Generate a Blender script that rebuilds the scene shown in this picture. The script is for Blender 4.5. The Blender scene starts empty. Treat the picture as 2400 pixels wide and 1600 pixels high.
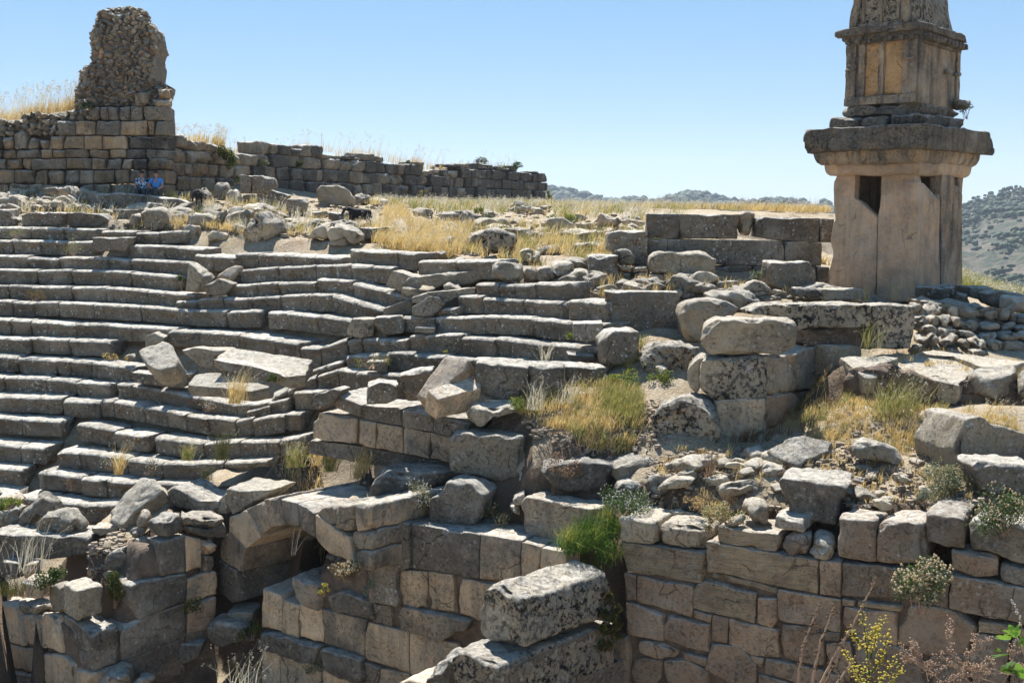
import bpy, math, random
import numpy as np
from mathutils import Vector, Matrix
from mathutils.geometry import delaunay_2d_cdt
from mathutils.bvhtree import BVHTree
PI = math.pi
sc = bpy.context.scene
col = sc.collection
random.seed(7)

# ------------------------------------------------------------ camera, world, sun
F = 2800.0                       # focal length in photo pixels (photo 2400 wide)
PITCH = math.atan(300 / F)
cam_d = bpy.data.cameras.new("camera")
cam = bpy.data.objects.new("camera", cam_d); col.objects.link(cam)
cam.location = (0, 0, 0)
cam.rotation_euler = (PI / 2 - PITCH, 0, 0)
cam_d.sensor_width = 36; cam_d.lens = F / 2400 * 36
cam_d.clip_start = .1; cam_d.clip_end = 20000
sc.camera = cam
SUN_EL, SUN_AZ = math.radians(58), math.radians(-14)      # azimuth from +Y, negative = left
w = bpy.data.worlds.new("World"); sc.world = w; w.use_nodes = True
nt = w.node_tree
bg = nt.nodes["Background"]
sky = nt.nodes.new("ShaderNodeTexSky"); sky.sky_type = 'NISHITA'; sky.sun_disc = False
sky.sun_elevation = SUN_EL; sky.sun_rotation = SUN_AZ
sky.altitude = 1500; sky.air_density = .8; sky.dust_density = 0; sky.ozone_density = 4
gm = nt.nodes.new('ShaderNodeGamma'); gm.inputs[1].default_value = .42
hs = nt.nodes.new('ShaderNodeHueSaturation'); hs.inputs['Saturation'].default_value = 1.85; hs.inputs['Value'].default_value = 1.22
nt.links.new(sky.outputs[0], gm.inputs[0]); nt.links.new(gm.outputs[0], hs.inputs['Color']); nt.links.new(hs.outputs[0], bg.inputs[0])
bg.inputs[1].default_value = .15
sl = bpy.data.lights.new("sun", 'SUN'); sl.energy = 4.9; sl.angle = math.radians(.5); sl.color = (1, .975, .93)
sun = bpy.data.objects.new("sun", sl); col.objects.link(sun)
sdir = Vector((math.sin(SUN_AZ) * math.cos(SUN_EL), math.cos(SUN_AZ) * math.cos(SUN_EL), math.sin(SUN_EL)))
sun.rotation_euler = sdir.to_track_quat('Z', 'Y').to_euler()
sc.view_settings.view_transform = 'Standard'; sc.view_settings.look = 'None'
sc.view_settings.exposure = 1.1; sc.view_settings.gamma = 1

# ------------------------------------------------------------ photo -> world
CR = {'A': (0, 0, 2.936), 'B': (800, 200, 2.936), 'C': (1600, 0, 2.936), 'D': (0, 500, 2.936), 'E': (700, 550, 2.936),
      'F': (1600, 400, 2.936), 'G': (0, 1066, 2.936), 'H': (700, 1066, 2.936), 'I': (1300, 1066, 2.936), 'J': (1600, 1066, 2.936),
      'K': (1200, 700, 2.936), 'L': (1600, 700, 2.936), 'M': (440, 400, 4.3556), 'N': (0, 940, 4.2), 'P': (1080, 480, 4.3556),
      'W': (0, 0, .98), 'X': (0, 0, 1)}
def px(c, p):
    o = CR[c]; return (o[0] + p[0] / o[2], o[1] + p[1] / o[2])
cp, sp = math.cos(PITCH), math.sin(PITCH)
def ray(x, y):
    u, v = (x - 1200) / F, -(y - 800) / F
    d = np.array((u, cp + v * sp, -sp + v * cp)); return d / d[1]
def at(x, y, D):
    return ray(x, y) * D

# ------------------------------------------------------------ noise
_rs = np.random.RandomState(3); _perm = _rs.rand(64, 64, 64).astype(np.float64) * 2 - 1
def vnoise(p):
    i = np.floor(p).astype(int); f = p - i; f = f * f * (3 - 2 * f); i = i & 63; j = (i + 1) & 63
    def g(a, b, c): return _perm[a, b, c]
    x0, y0, z0 = i.T; x1, y1, z1 = j.T; fx, fy, fz = f.T
    a = g(x0, y0, z0) * (1 - fx) + g(x1, y0, z0) * fx; b = g(x0, y1, z0) * (1 - fx) + g(x1, y1, z0) * fx
    c = g(x0, y0, z1) * (1 - fx) + g(x1, y0, z1) * fx; d = g(x0, y1, z1) * (1 - fx) + g(x1, y1, z1) * fx
    return (a * (1 - fy) + b * fy) * (1 - fz) + (c * (1 - fy) + d * fy) * fz
def fbm(p, o=3):
    s = 0; a = 1
    for k in range(o):
        s = s + a * vnoise(p * 2 ** k + 17.3 * k); a *= .5
    return s
def vec3n(p, o=2):
    return np.stack([fbm(p + 5.1, o), fbm(p + 31.7, o), fbm(p + 57.9, o)], 1)

# ------------------------------------------------------------ objects
def clean(pts): return np.asarray(pts, float)
def mk(name, verts, faces, mat, parent=None, smooth=True, origin=None):
    verts = clean(verts)
    if origin is None:
        origin = np.array((verts[:, 0].mean(), verts[:, 1].mean(), verts[:, 2].min()))
    if parent is not None: origin = np.zeros(3) + np.array(parent.location)
    me = bpy.data.meshes.new(name)
    vv = verts - origin
    faces = list(faces)
    me.from_pydata(vv.tolist(), [], faces)
    if smooth: me.polygons.foreach_set('use_smooth', [True] * len(me.polygons))
    if mat is not None: me.materials.append(MAT[mat] if isinstance(mat, str) else mat)
    o = bpy.data.objects.new(name, me); col.objects.link(o)
    if parent is not None: o.parent = parent
    else: o.location = origin
    return o
def tag(o, label=None, cat=None, group=None, kind=None):
    if label: o['label'] = label
    if cat: o['category'] = cat
    if group: o['group'] = group
    if kind: o['kind'] = kind
    return o
def empty(name, loc, label=None, cat=None, group=None):
    o = bpy.data.objects.new(name, None); col.objects.link(o); o.location = tuple(loc); o.empty_display_size = .3
    return tag(o, label, cat, group)
class MB:
    def __init__(s): s.v = []; s.f = []; s.n = 0
    def add(s, V, Fc):
        s.v.append(np.asarray(V, float)); s.f += [tuple(i + s.n for i in f) for f in Fc]; s.n += len(V)
    def build(s, name, mat, parent=None, smooth=True):
        if not s.n: return None
        return mk(name, np.concatenate(s.v), s.f, mat, parent, smooth)

# ------------------------------------------------------------ the stone: a loop extruded, edges worn
def loop_round(P, rc, res):
    n = len(P); out = []
    for i in range(n):
        a, b, c = P[i - 1], P[i], P[(i + 1) % n]
        la, lc = np.linalg.norm(a - b), np.linalg.norm(c - b)
        r = min(rc, .33 * la, .33 * lc)
        if r < .004: out.append(b); continue
        p0 = b + (a - b) / la * r; p2 = b + (c - b) / lc * r
        for t in (0, .5, 1): out.append((1 - t) ** 2 * p0 + 2 * t * (1 - t) * b + t * t * p2)
    P = out; out = []
    for i in range(len(P)):
        a, b = P[i], P[(i + 1) % len(P)]; L = np.linalg.norm(b - a); k = max(1, int(round(L / res)))
        if L < 1e-5: continue
        for j in range(k): out.append(a + (b - a) * j / k)
    return np.array(out)
_cr = np.random.RandomState(99)
def prism(P, E, res=.09, rnd=.04, bev=.03, rough=.03, chip=.05, back=True, cuts=0, cf=(.9, .97)):
    P = np.array(P, float); E = np.array(E, float); T = np.linalg.norm(E); e = E / T
    L = loop_round(P, rnd, res); m = len(L); C = L.mean(0)
    R = np.linalg.norm(L - C, axis=1); nr = int(min(14, max(1, math.ceil(R.max() / res / 1.3))))
    insf = np.clip(1 - bev / R, .5, 1)[:, None]
    ins = C + (L - C) * insf
    V = [C[None]]; kind = [np.zeros(1)]
    for k in range(1, nr + 1):
        V.append(C + (ins - C) * (k / nr)); kind.append(np.full(m, .5 if k == nr else 0))
    nl = max(1, int(math.ceil((T - 2 * bev) / res)))
    b = min(bev, T * .3)
    for k in range(nl + 1):
        V.append(L + e * (b + (T - 2 * b) * k / nl)); kind.append(np.full(m, 1. if k in (0, nl) else .15))
    V.append(ins + E); kind.append(np.full(m, .5)); V.append((C + E)[None]); kind.append(np.zeros(1))
    V = np.concatenate(V); K = np.concatenate(kind); Fc = []
    for i in range(m): Fc.append((0, 1 + i, 1 + (i + 1) % m))
    rings = nr + nl + 2
    for r in range(rings - 1):
        o0 = 1 + r * m; o1 = o0 + m
        for i in range(m):
            j = (i + 1) % m; Fc.append((o0 + i, o1 + i, o1 + j, o0 + j))
    o0 = 1 + (rings - 1) * m; last = len(V) - 1
    if back:
        for i in range(m): Fc.append((o0 + (i + 1) % m, o0 + i, last))
    G = C + E / 2
    for _ in range(cuts):
        q = _cr.normal(size=3); q /= np.linalg.norm(q); pr = (V - G) @ q; d = pr.max() * _cr.uniform(*cf)
        V = V - np.maximum(0, pr - d)[:, None] * q * .96
    if rough:
        V0 = V.copy()
        V = V + vec3n(V0 * 1.9, 3) * rough * .75 + vec3n(V0 * 6.5, 3) * rough * .5
        ch = np.clip(fbm(V0 * 3.1 + 9.2, 2) - .1, 0, 1) * K * chip * 2.2
        d = G - V; d /= np.linalg.norm(d, axis=1)[:, None] + 1e-6
        V = V + d * ch[:, None]
    nrm = np.cross(L[1] - L[0], C - L[0])
    if np.dot(nrm, e) < 0: pass
    else: Fc = [f[::-1] for f in Fc]
    return V, Fc
def prism2(P, E, **k):
    return prism(P, E, **k)
def plane_pts(pts, D, a, tilt=0, ref=None):
    """photo pixels -> points on a plane through the ref pixel at distance D; a = heading of the face's right side"""
    a = math.radians(a); t = math.radians(tilt)
    r = np.array((math.cos(a), math.sin(a), 0)); back = np.array((-math.sin(a), math.cos(a), 0))
    upv = np.array((0, 0, 1)) * math.cos(t) + back * math.sin(t)
    n = np.cross(upv, r); n = -n if n @ back < 0 or (tilt > 80 and n[2] > 0) else n
    if ref is None:
        ref = max(pts, key=lambda p: p[1])
    o = at(ref[0], ref[1], D); out = []
    for p in pts:
        d = ray(*p); out.append(d * ((o @ n) / (d @ n)))
    return out, n
LAYK = dict(res=.09, rnd=.04, bev=.03, rough=.03, chip=.05)
STY = {  # style: rounding, bevel, roughness, chipping
    'ash': dict(rnd=.02, bev=.010, rough=.016, chip=.05, cuts=1, cf=(.94, .99)),
    'seat': dict(rnd=.02, bev=.011, rough=.018, chip=.06, cuts=2, cf=(.95, .995)),
    'sq': dict(rnd=.06, bev=.035, rough=.035, chip=.10, cuts=4, cf=(.90, .98)),
    'block': dict(rnd=.04, bev=.025, rough=.035, chip=.09, cuts=4, cf=(.90, .98)),
    'worn': dict(rnd=.09, bev=.06, rough=.055, chip=.11, cuts=8, cf=(.84, .96)),
    'rock': dict(rnd=.09, bev=.06, rough=.09, chip=.12, cuts=14, cf=(.78, .94)),
    'crag': dict(rnd=.06, bev=.05, rough=.12, chip=.14, cuts=14, cf=(.78, .95))}
def S(c, pts, D=None, a=0, tilt=0, t=.6, mat='grey', sty='block', label=None, name='stone_block', cat='stone block', group=None,
      parent=None, res=None, into=None, dz=0, ref=None):
    P = [px(c, p) for p in pts]
    if D is None:
        b = max(P, key=lambda p: p[1]); D = gdepth(b[0], b[1])
    Q, n = plane_pts(P, D, a, tilt, ref)
    E = n * t + np.array((0, 0, dz))
    k = dict(STY[sty]); k['res'] = res or max(.05, .0034 * D)
    V, Fc = prism(Q, E, **k)
    if into is not None: into.add(V, Fc); return None
    o = mk(name, V, Fc, mat, parent)
    if parent is None: tag(o, label, cat, group)
    elif label: o['label'] = label
    return o
# ------------------------------------------------------------ materials
MAT = {}
class NT:
    def __init__(s, name):
        s.m = bpy.data.materials.new(name); s.m.use_nodes = True; s.t = s.m.node_tree; s.N = s.t.nodes; s.L = s.t.links
        s.b = s.N['Principled BSDF']; s.out = s.N['Material Output']; MAT[name] = s.m
        s.geo = s.N.new('ShaderNodeNewGeometry'); s.b.inputs['Roughness'].default_value = .9
        s.b.inputs['Specular IOR Level'].default_value = .25
    def n(s, typ, **k):
        x = s.N.new(typ)
        for a, v in k.items(): setattr(x, a, v)
        return x
    def lk(s, a, b): s.L.new(a, b)
    def pos(s, scale=(1, 1, 1), off=(0, 0, 0)):
        m = s.n('ShaderNodeMapping'); m.inputs['Scale'].default_value = scale; m.inputs['Location'].default_value = off
        s.lk(s.geo.outputs['Position'], m.inputs['Vector']); return m.outputs[0]
    def noise(s, scale, detail=4, rough=.55, vec=None, dist=0):
        x = s.n('ShaderNodeTexNoise'); x.inputs['Scale'].default_value = scale; x.inputs['Detail'].default_value = detail
        x.inputs['Roughness'].default_value = rough; x.inputs['Distortion'].default_value = dist
        s.lk(vec if vec is not None else s.geo.outputs['Position'], x.inputs['Vector']); return x.outputs['Fac']
    def voro(s, scale, vec=None, feature='F1', out='Distance', rnd=1):
        x = s.n('ShaderNodeTexVoronoi', feature=feature); x.inputs['Scale'].default_value = scale; x.inputs['Randomness'].default_value = rnd
        s.lk(vec if vec is not None else s.geo.outputs['Position'], x.inputs['Vector']); return x.outputs[out]
    def ramp(s, v, a, b, lo=0, hi=1):
        x = s.n('ShaderNodeMapRange'); x.inputs[1].default_value = a; x.inputs[2].default_value = b
        x.inputs[3].default_value = lo; x.inputs[4].default_value = hi; s.lk(v, x.inputs[0]); return x.outputs[0]
    def math(s, op, a, b=0):
        x = s.n('ShaderNodeMath', operation=op)
        for i, q in enumerate((a, b)):
            if isinstance(q, (int, float)): x.inputs[i].default_value = q
            else: s.lk(q, x.inputs[i])
        return x.outputs[0]
    def mix(s, f, a, b, blend='MIX'):
        x = s.n('ShaderNodeMix', data_type='RGBA', blend_type=blend)
        for i, q in ((0, f), (6, a), (7, b)):
            if isinstance(q, (int, float)): x.inputs[i].default_value = q
            elif isinstance(q, tuple): x.inputs[i].default_value = (*q, 1)
            else: s.lk(q, x.inputs[i])
        return x.outputs[2]
    def rnd(s):
        return s.n('ShaderNodeObjectInfo').outputs['Random']
    def bump(s, h, st=.6, dist=.03, prev=None):
        x = s.n('ShaderNodeBump'); x.inputs['Strength'].default_value = st; x.inputs['Distance'].default_value = dist
        s.lk(h, x.inputs['Height'])
        if prev is not None: s.lk(prev, x.inputs['Normal'])
        return x.outputs[0]
    def fin(s, c, nrm=None):
        s.lk(c, s.b.inputs['Base Color'])
        if nrm is not None: s.lk(nrm, s.b.inputs['Normal'])
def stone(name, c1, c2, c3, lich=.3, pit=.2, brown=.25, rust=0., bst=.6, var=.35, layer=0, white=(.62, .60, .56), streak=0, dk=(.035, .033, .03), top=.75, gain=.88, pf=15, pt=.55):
    """c1 grey patina, c2 second tone, c3 warm tone"""
    wm = lambda q: (q[0] * 1.0 * gain, q[1] * .90 * gain, q[2] * .755 * gain)
    c1, c2, c3 = wm(c1), wm(c2), wm(c3)
    s = NT(name)
    n1 = s.noise(.9, 5, .6); n2 = s.noise(3.2, 5, .62); n3 = s.noise(14, 5, .65); n4 = s.noise(50, 3, .6)
    c = s.mix(s.ramp(n1, .38, .62), c1, c2)
    c = s.mix(s.math('MULTIPLY', s.ramp(n2, .5, .66), brown * 2), c, c3)
    if streak:
        st = s.noise(1.0, 5, .6, s.pos((5, 5, .55)))
        c = s.mix(s.math('MULTIPLY', s.ramp(st, .48, .6), streak), c, dk)
    # fine mottling
    c = s.mix(s.ramp(s.noise(2.1, 6, .7, s.pos(off=(5, 0, 2))), .38, .5, .45, 0), c, s.mix(.62, c, dk))
    c = s.mix(s.ramp(n3, .35, .7, 0, .5), c, s.mix(.5, c, (.5, .48, .43)))
    c = s.mix(s.ramp(n4, .3, .5, .35, 0), c, s.mix(.6, c, dk))
    # dark pits / black lichen
    p = s.math('MULTIPLY', s.ramp(s.noise(pf, 8, .78), pt, pt + .06), s.ramp(n1, .35, .6))
    c = s.mix(s.math('MULTIPLY', p, pit * 2), c, dk)
    # broad weather stains, then cracks
    c = s.mix(s.ramp(s.noise(.55, 4, .6, s.pos((1, 1, 1.6), (11, 4, 6))), .5, .62, 0, .42), c, s.mix(.8, c, dk))
    c = s.mix(s.ramp(s.noise(.8, 4, .6, s.pos(off=(21, 14, 6))), .52, .66, 0, .35), c, (.55, .49, .40))
    cw = s.n('ShaderNodeVectorMath', operation='ADD'); cz = s.n('ShaderNodeTexNoise'); cz.inputs['Scale'].default_value = 2.2; cz.inputs['Detail'].default_value = 4; s.lk(s.geo.outputs['Position'], cz.inputs['Vector'])
    cs_ = s.n('ShaderNodeVectorMath', operation='SCALE'); cs_.inputs['Scale'].default_value = .38; s.lk(cz.outputs['Color'], cs_.inputs[0]); s.lk(cs_.outputs[0], cw.inputs[0]); s.lk(s.geo.outputs['Position'], cw.inputs[1])
    ck = s.math('MULTIPLY', s.ramp(s.voro(1.15, cw.outputs[0], 'DISTANCE_TO_EDGE'), .002, .014, 1, 0), s.ramp(s.noise(1.1, 3, .5, s.pos(off=(6, 1, 9))), .54, .6))
    c = s.mix(s.math('MULTIPLY', ck, .6), c, dk)
    # white lichen rosettes in patches
    patch = s.ramp(s.noise(.75, 3, .5, s.pos(off=(7, 3, 1))), .5, .64)
    wp = s.n('ShaderNodeVectorMath', operation='ADD'); nz = s.n('ShaderNodeTexNoise'); nz.inputs['Scale'].default_value = 9; s.lk(s.geo.outputs['Position'], nz.inputs['Vector'])
    ws = s.n('ShaderNodeVectorMath', operation='SCALE'); ws.inputs['Scale'].default_value = .09; s.lk(nz.outputs['Color'], ws.inputs[0]); s.lk(ws.outputs[0], wp.inputs[0]); s.lk(s.geo.outputs['Position'], wp.inputs[1])
    v = s.voro(11, wp.outputs[0]); vc = s.voro(11, wp.outputs[0], out='Color')
    sepn = s.n('ShaderNodeSeparateColor'); s.lk(vc, sepn.inputs[0])
    r = s.math('LESS_THAN', v, s.math('MULTIPLY', sepn.outputs[0], .36))
    spots = s.math('MULTIPLY', r, s.math('GREATER_THAN', sepn.outputs[1], .45))
    spots = s.math('MULTIPLY', spots, s.ramp(n1, .4, .55, .25, 1))
    v2 = s.voro(26, s.pos(off=(4, 2, 3))); sp2 = s.math('MULTIPLY', s.math('MULTIPLY', s.math('LESS_THAN', v2, .22), s.ramp(n2, .5, .6)), patch)
    blot = s.math('MULTIPLY', s.ramp(s.noise(5, 6, .7), .57, .63), patch)
    lm = s.math('MINIMUM', s.math('MULTIPLY', s.math('ADD', spots, s.math('ADD', blot, sp2)), lich * 1.6), .85)
    c = s.mix(lm, c, white)
    if rust:
        ru = s.math('MULTIPLY', s.ramp(s.noise(5.5, 5, .7, s.pos(off=(9, 9, 4))), .6, .66), s.ramp(s.noise(.8, 2, .5, s.pos(off=(3, 1, 8))), .45, .6))
        c = s.mix(s.math('MULTIPLY', ru, rust), c, (.34, .13, .03))
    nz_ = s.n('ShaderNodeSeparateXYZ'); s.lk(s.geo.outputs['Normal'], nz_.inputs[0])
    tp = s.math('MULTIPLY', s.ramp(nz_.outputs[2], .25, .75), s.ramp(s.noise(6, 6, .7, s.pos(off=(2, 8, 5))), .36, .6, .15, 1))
    c = s.mix(s.math('MULTIPLY', tp, top), c, (.68, .63, .545))  # pale lichen tone on up-facing surfaces, also painting sunlit brightness into the tops
    R = s.rnd()
    c = s.mix(1, c, s.mix(R, (1 - var * .55,) * 3, (1 + var * .45, 1 + var * .42, 1 + var * .36)), 'MULTIPLY')
    b = s.bump(s.math('ADD', s.noise(4, 9, .72), s.math('ADD', s.math('MULTIPLY', p, -.5), s.math('MULTIPLY', ck, -.5))), min(1, bst * 1.4), .14)
    b = s.bump(s.noise(11, 8, .75), bst * .9, .05, b); b = s.bump(n4, bst * .8, .02, b)
    if layer:
        b = s.bump(s.noise(1.6, 5, .65, s.pos((1, 1, 7)), .6), layer, .12, b)
    s.fin(c, b); return s
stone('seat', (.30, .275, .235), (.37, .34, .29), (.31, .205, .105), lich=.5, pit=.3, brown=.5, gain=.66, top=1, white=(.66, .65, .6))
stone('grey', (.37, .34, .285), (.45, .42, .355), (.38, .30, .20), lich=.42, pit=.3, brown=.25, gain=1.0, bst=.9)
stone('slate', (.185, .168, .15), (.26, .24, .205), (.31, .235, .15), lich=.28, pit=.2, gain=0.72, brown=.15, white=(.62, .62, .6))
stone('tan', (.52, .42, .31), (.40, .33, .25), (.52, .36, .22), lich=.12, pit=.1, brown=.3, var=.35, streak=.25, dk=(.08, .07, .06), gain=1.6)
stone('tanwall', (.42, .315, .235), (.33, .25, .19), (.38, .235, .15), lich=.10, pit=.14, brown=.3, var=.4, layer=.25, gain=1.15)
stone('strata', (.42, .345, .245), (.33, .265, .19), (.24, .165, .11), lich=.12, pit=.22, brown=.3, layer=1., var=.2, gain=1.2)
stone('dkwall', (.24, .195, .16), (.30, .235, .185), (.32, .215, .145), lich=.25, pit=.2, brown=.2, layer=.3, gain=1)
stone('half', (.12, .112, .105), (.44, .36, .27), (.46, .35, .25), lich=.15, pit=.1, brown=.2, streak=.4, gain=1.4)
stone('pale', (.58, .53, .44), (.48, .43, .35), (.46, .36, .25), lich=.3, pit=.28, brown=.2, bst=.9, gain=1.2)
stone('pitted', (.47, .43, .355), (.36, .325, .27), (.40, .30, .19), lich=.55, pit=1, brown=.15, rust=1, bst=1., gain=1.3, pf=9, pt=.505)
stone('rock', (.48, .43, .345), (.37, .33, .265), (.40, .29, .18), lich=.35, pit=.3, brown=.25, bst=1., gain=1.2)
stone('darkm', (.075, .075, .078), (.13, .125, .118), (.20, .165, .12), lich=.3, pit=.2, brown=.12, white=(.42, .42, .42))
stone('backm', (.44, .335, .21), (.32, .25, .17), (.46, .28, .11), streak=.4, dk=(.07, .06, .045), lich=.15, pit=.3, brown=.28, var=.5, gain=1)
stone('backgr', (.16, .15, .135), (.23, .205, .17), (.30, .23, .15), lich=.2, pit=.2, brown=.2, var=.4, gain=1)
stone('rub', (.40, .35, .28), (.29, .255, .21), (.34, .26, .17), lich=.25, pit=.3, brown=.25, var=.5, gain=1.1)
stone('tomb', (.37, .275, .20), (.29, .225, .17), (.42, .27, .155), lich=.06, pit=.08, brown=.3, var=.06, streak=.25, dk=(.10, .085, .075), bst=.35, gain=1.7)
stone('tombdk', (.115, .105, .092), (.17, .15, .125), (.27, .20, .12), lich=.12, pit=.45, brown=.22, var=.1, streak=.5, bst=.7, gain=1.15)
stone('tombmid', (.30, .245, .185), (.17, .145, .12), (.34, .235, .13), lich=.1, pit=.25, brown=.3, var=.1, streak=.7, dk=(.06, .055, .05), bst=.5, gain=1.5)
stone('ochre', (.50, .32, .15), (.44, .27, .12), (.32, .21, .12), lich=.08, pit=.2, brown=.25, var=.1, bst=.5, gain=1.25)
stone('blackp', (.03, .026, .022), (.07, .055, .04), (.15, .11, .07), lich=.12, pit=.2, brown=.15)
# ground
s = NT('ground')
n1 = s.noise(.35, 5, .6); n2 = s.noise(2.5, 6, .65); n3 = s.noise(16, 5, .7)
c = s.mix(s.ramp(n1, .4, .6), (.42, .33, .22), (.36, .29, .17))
c = s.mix(s.ramp(n2, .45, .7, 0, .7), c, (.50, .42, .32))
c = s.mix(s.ramp(n3, .45, .7, 0, .55), c, (.22, .165, .11))
c = s.mix(s.ramp(s.voro(9), .1, .3, .6, 0), c, (.52, .46, .38))
c = s.mix(s.ramp(s.noise(1.1, 7, .75, s.pos(off=(3, 3, 3))), .5, .62, 0, .65), c, (.30, .185, .10))
c = s.mix(s.ramp(s.noise(34, 3, .6), .55, .66, 0, .7), c, (.12, .085, .055)); c = s.mix(s.ramp(s.noise(24, 3, .6, s.pos(off=(8, 3, 3))), .57, .66, 0, .8), c, (.60, .54, .45))
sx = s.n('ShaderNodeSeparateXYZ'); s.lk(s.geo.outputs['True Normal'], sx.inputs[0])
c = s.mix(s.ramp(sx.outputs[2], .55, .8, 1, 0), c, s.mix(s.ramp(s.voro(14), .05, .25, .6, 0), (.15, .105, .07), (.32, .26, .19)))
s.fin(c, s.bump(s.math('ADD', n2, n3), .9, .08))
s = NT('earth')
n2 = s.noise(4, 6, .65); n3 = s.noise(20, 5, .7)
c = s.mix(s.ramp(n2, .4, .65), (.13, .095, .07), (.24, .18, .13)); c = s.mix(s.ramp(s.voro(22), .05, .25, .5, 0), c, (.35, .3, .25))
s.fin(c, s.bump(n3, .9, .08))
s = NT('gravel'); c = s.mix(s.ramp(s.voro(30, out='Distance'), .2, .5), (.40, .33, .25), (.24, .19, .14)); s.fin(c)
def leaf(name, c1, c2, c3=None, sc_=3, trans=.35, fine=25):
    g_ = lambda q: tuple(x * .74 for x in q) if q else None
    c1, c2, c3 = g_(c1), g_(c2), g_(c3)
    s = NT(name)
    c = s.mix(s.ramp(s.noise(sc_, 3), .35, .65), c1, c2)
    if c3: c = s.mix(s.ramp(s.noise(fine, 2), .5, .6), c, c3)
    tr = s.n('ShaderNodeBsdfTranslucent'); s.lk(c, tr.inputs[0]); mx = s.n('ShaderNodeMixShader'); mx.inputs[0].default_value = trans
    s.b.inputs['Roughness'].default_value = .7
    s.lk(s.b.outputs[0], mx.inputs[1]); s.lk(tr.outputs[0], mx.inputs[2]); s.lk(mx.outputs[0], s.out.inputs[0]); s.fin(c)
leaf('straw', (.86, .62, .24), (.70, .50, .18), (.88, .70, .36), 1.5, .4, 12)
leaf('strawgreen', (.42, .38, .13), (.52, .43, .18), (.22, .27, .06), 1.0, .4, 9)
leaf('paleseed', (.74, .66, .48), (.58, .52, .34), (.88, .82, .68), 1.5, .4, 14)
leaf('green', (.07, .15, .02), (.12, .22, .03), (.04, .08, .015), 2, .4)
leaf('bright', (.12, .25, .03), (.20, .33, .05), (.06, .15, .02), 3, .45)
leaf('yelgreen', (.35, .36, .06), (.25, .30, .05), (.50, .42, .12), 3, .45)
leaf('bush', (.035, .06, .015), (.07, .10, .02), (.11, .14, .03), 2, .3)
leaf('sage', (.22, .25, .17), (.30, .31, .22), (.15, .19, .12), 3, .3)
leaf('drybrown', (.20, .12, .06), (.30, .19, .10), (.14, .08, .04), 4, .3)
leaf('stalk', (.60, .42, .29), (.46, .31, .22), None, 4, .15)
leaf('flower', (.92, .72, .10), (.80, .64, .12), (.55, .50, .12), 8, .35)
leaf('creamfl', (.75, .60, .36), (.68, .50, .26), (.80, .70, .48), 20, .3)
leaf('whitefl', (.8, .78, .72), (.7, .68, .6), None, 6, .3)
leaf('moss', (.10, .13, .03), (.15, .15, .04), (.28, .2, .05), 4, .2)
leaf('woods', (.045, .075, .03), (.06, .09, .035), (.03, .05, .02), .02, 0, .06)
s = NT('hill'); n = s.noise(.012, 6, .65); n2 = s.noise(.07, 5, .7); n3 = s.noise(.25, 3, .6)
c = s.mix(s.ramp(n, .42, .6), (.085, .075, .05), (.125, .10, .07)); c = s.mix(s.ramp(n2, .44, .54), c, (.03, .042, .022)); c = s.mix(s.ramp(n3, .5, .7, 0, .5), c, (.16, .13, .10))
s.fin(c, s.bump(n2, .8, 6))
def plain(name, c, rough=.8, var=.1):
    s = NT(name); k = s.mix(s.noise(6, 4), tuple(q * (1 - var) for q in c), tuple(min(1, q * (1 + var)) for q in c)); s.b.inputs['Roughness'].default_value = rough; s.fin(k)
plain('skin', (.42, .22, .15), .6); plain('hair', (.03, .022, .018)); plain('blueshirt', (.09, .28, .62)); plain('trousers', (.06, .06, .065)); plain('bagblack', (.02, .02, .02))
plain('goatfur', (.016, .014, .014), .75, .4); plain('horn', (.12, .10, .08)); plain('lens', (.02, .02, .02), .2)
s = NT('printshirt'); c = s.mix(s.math('GREATER_THAN', s.noise(9, 2), .52), (.06, .22, .42), (.55, .62, .68)); c = s.mix(s.math('GREATER_THAN', s.noise(13, 2, .5, s.pos(off=(4, 4, 4))), .56), c, (.02, .03, .06)); s.fin(c)
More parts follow.
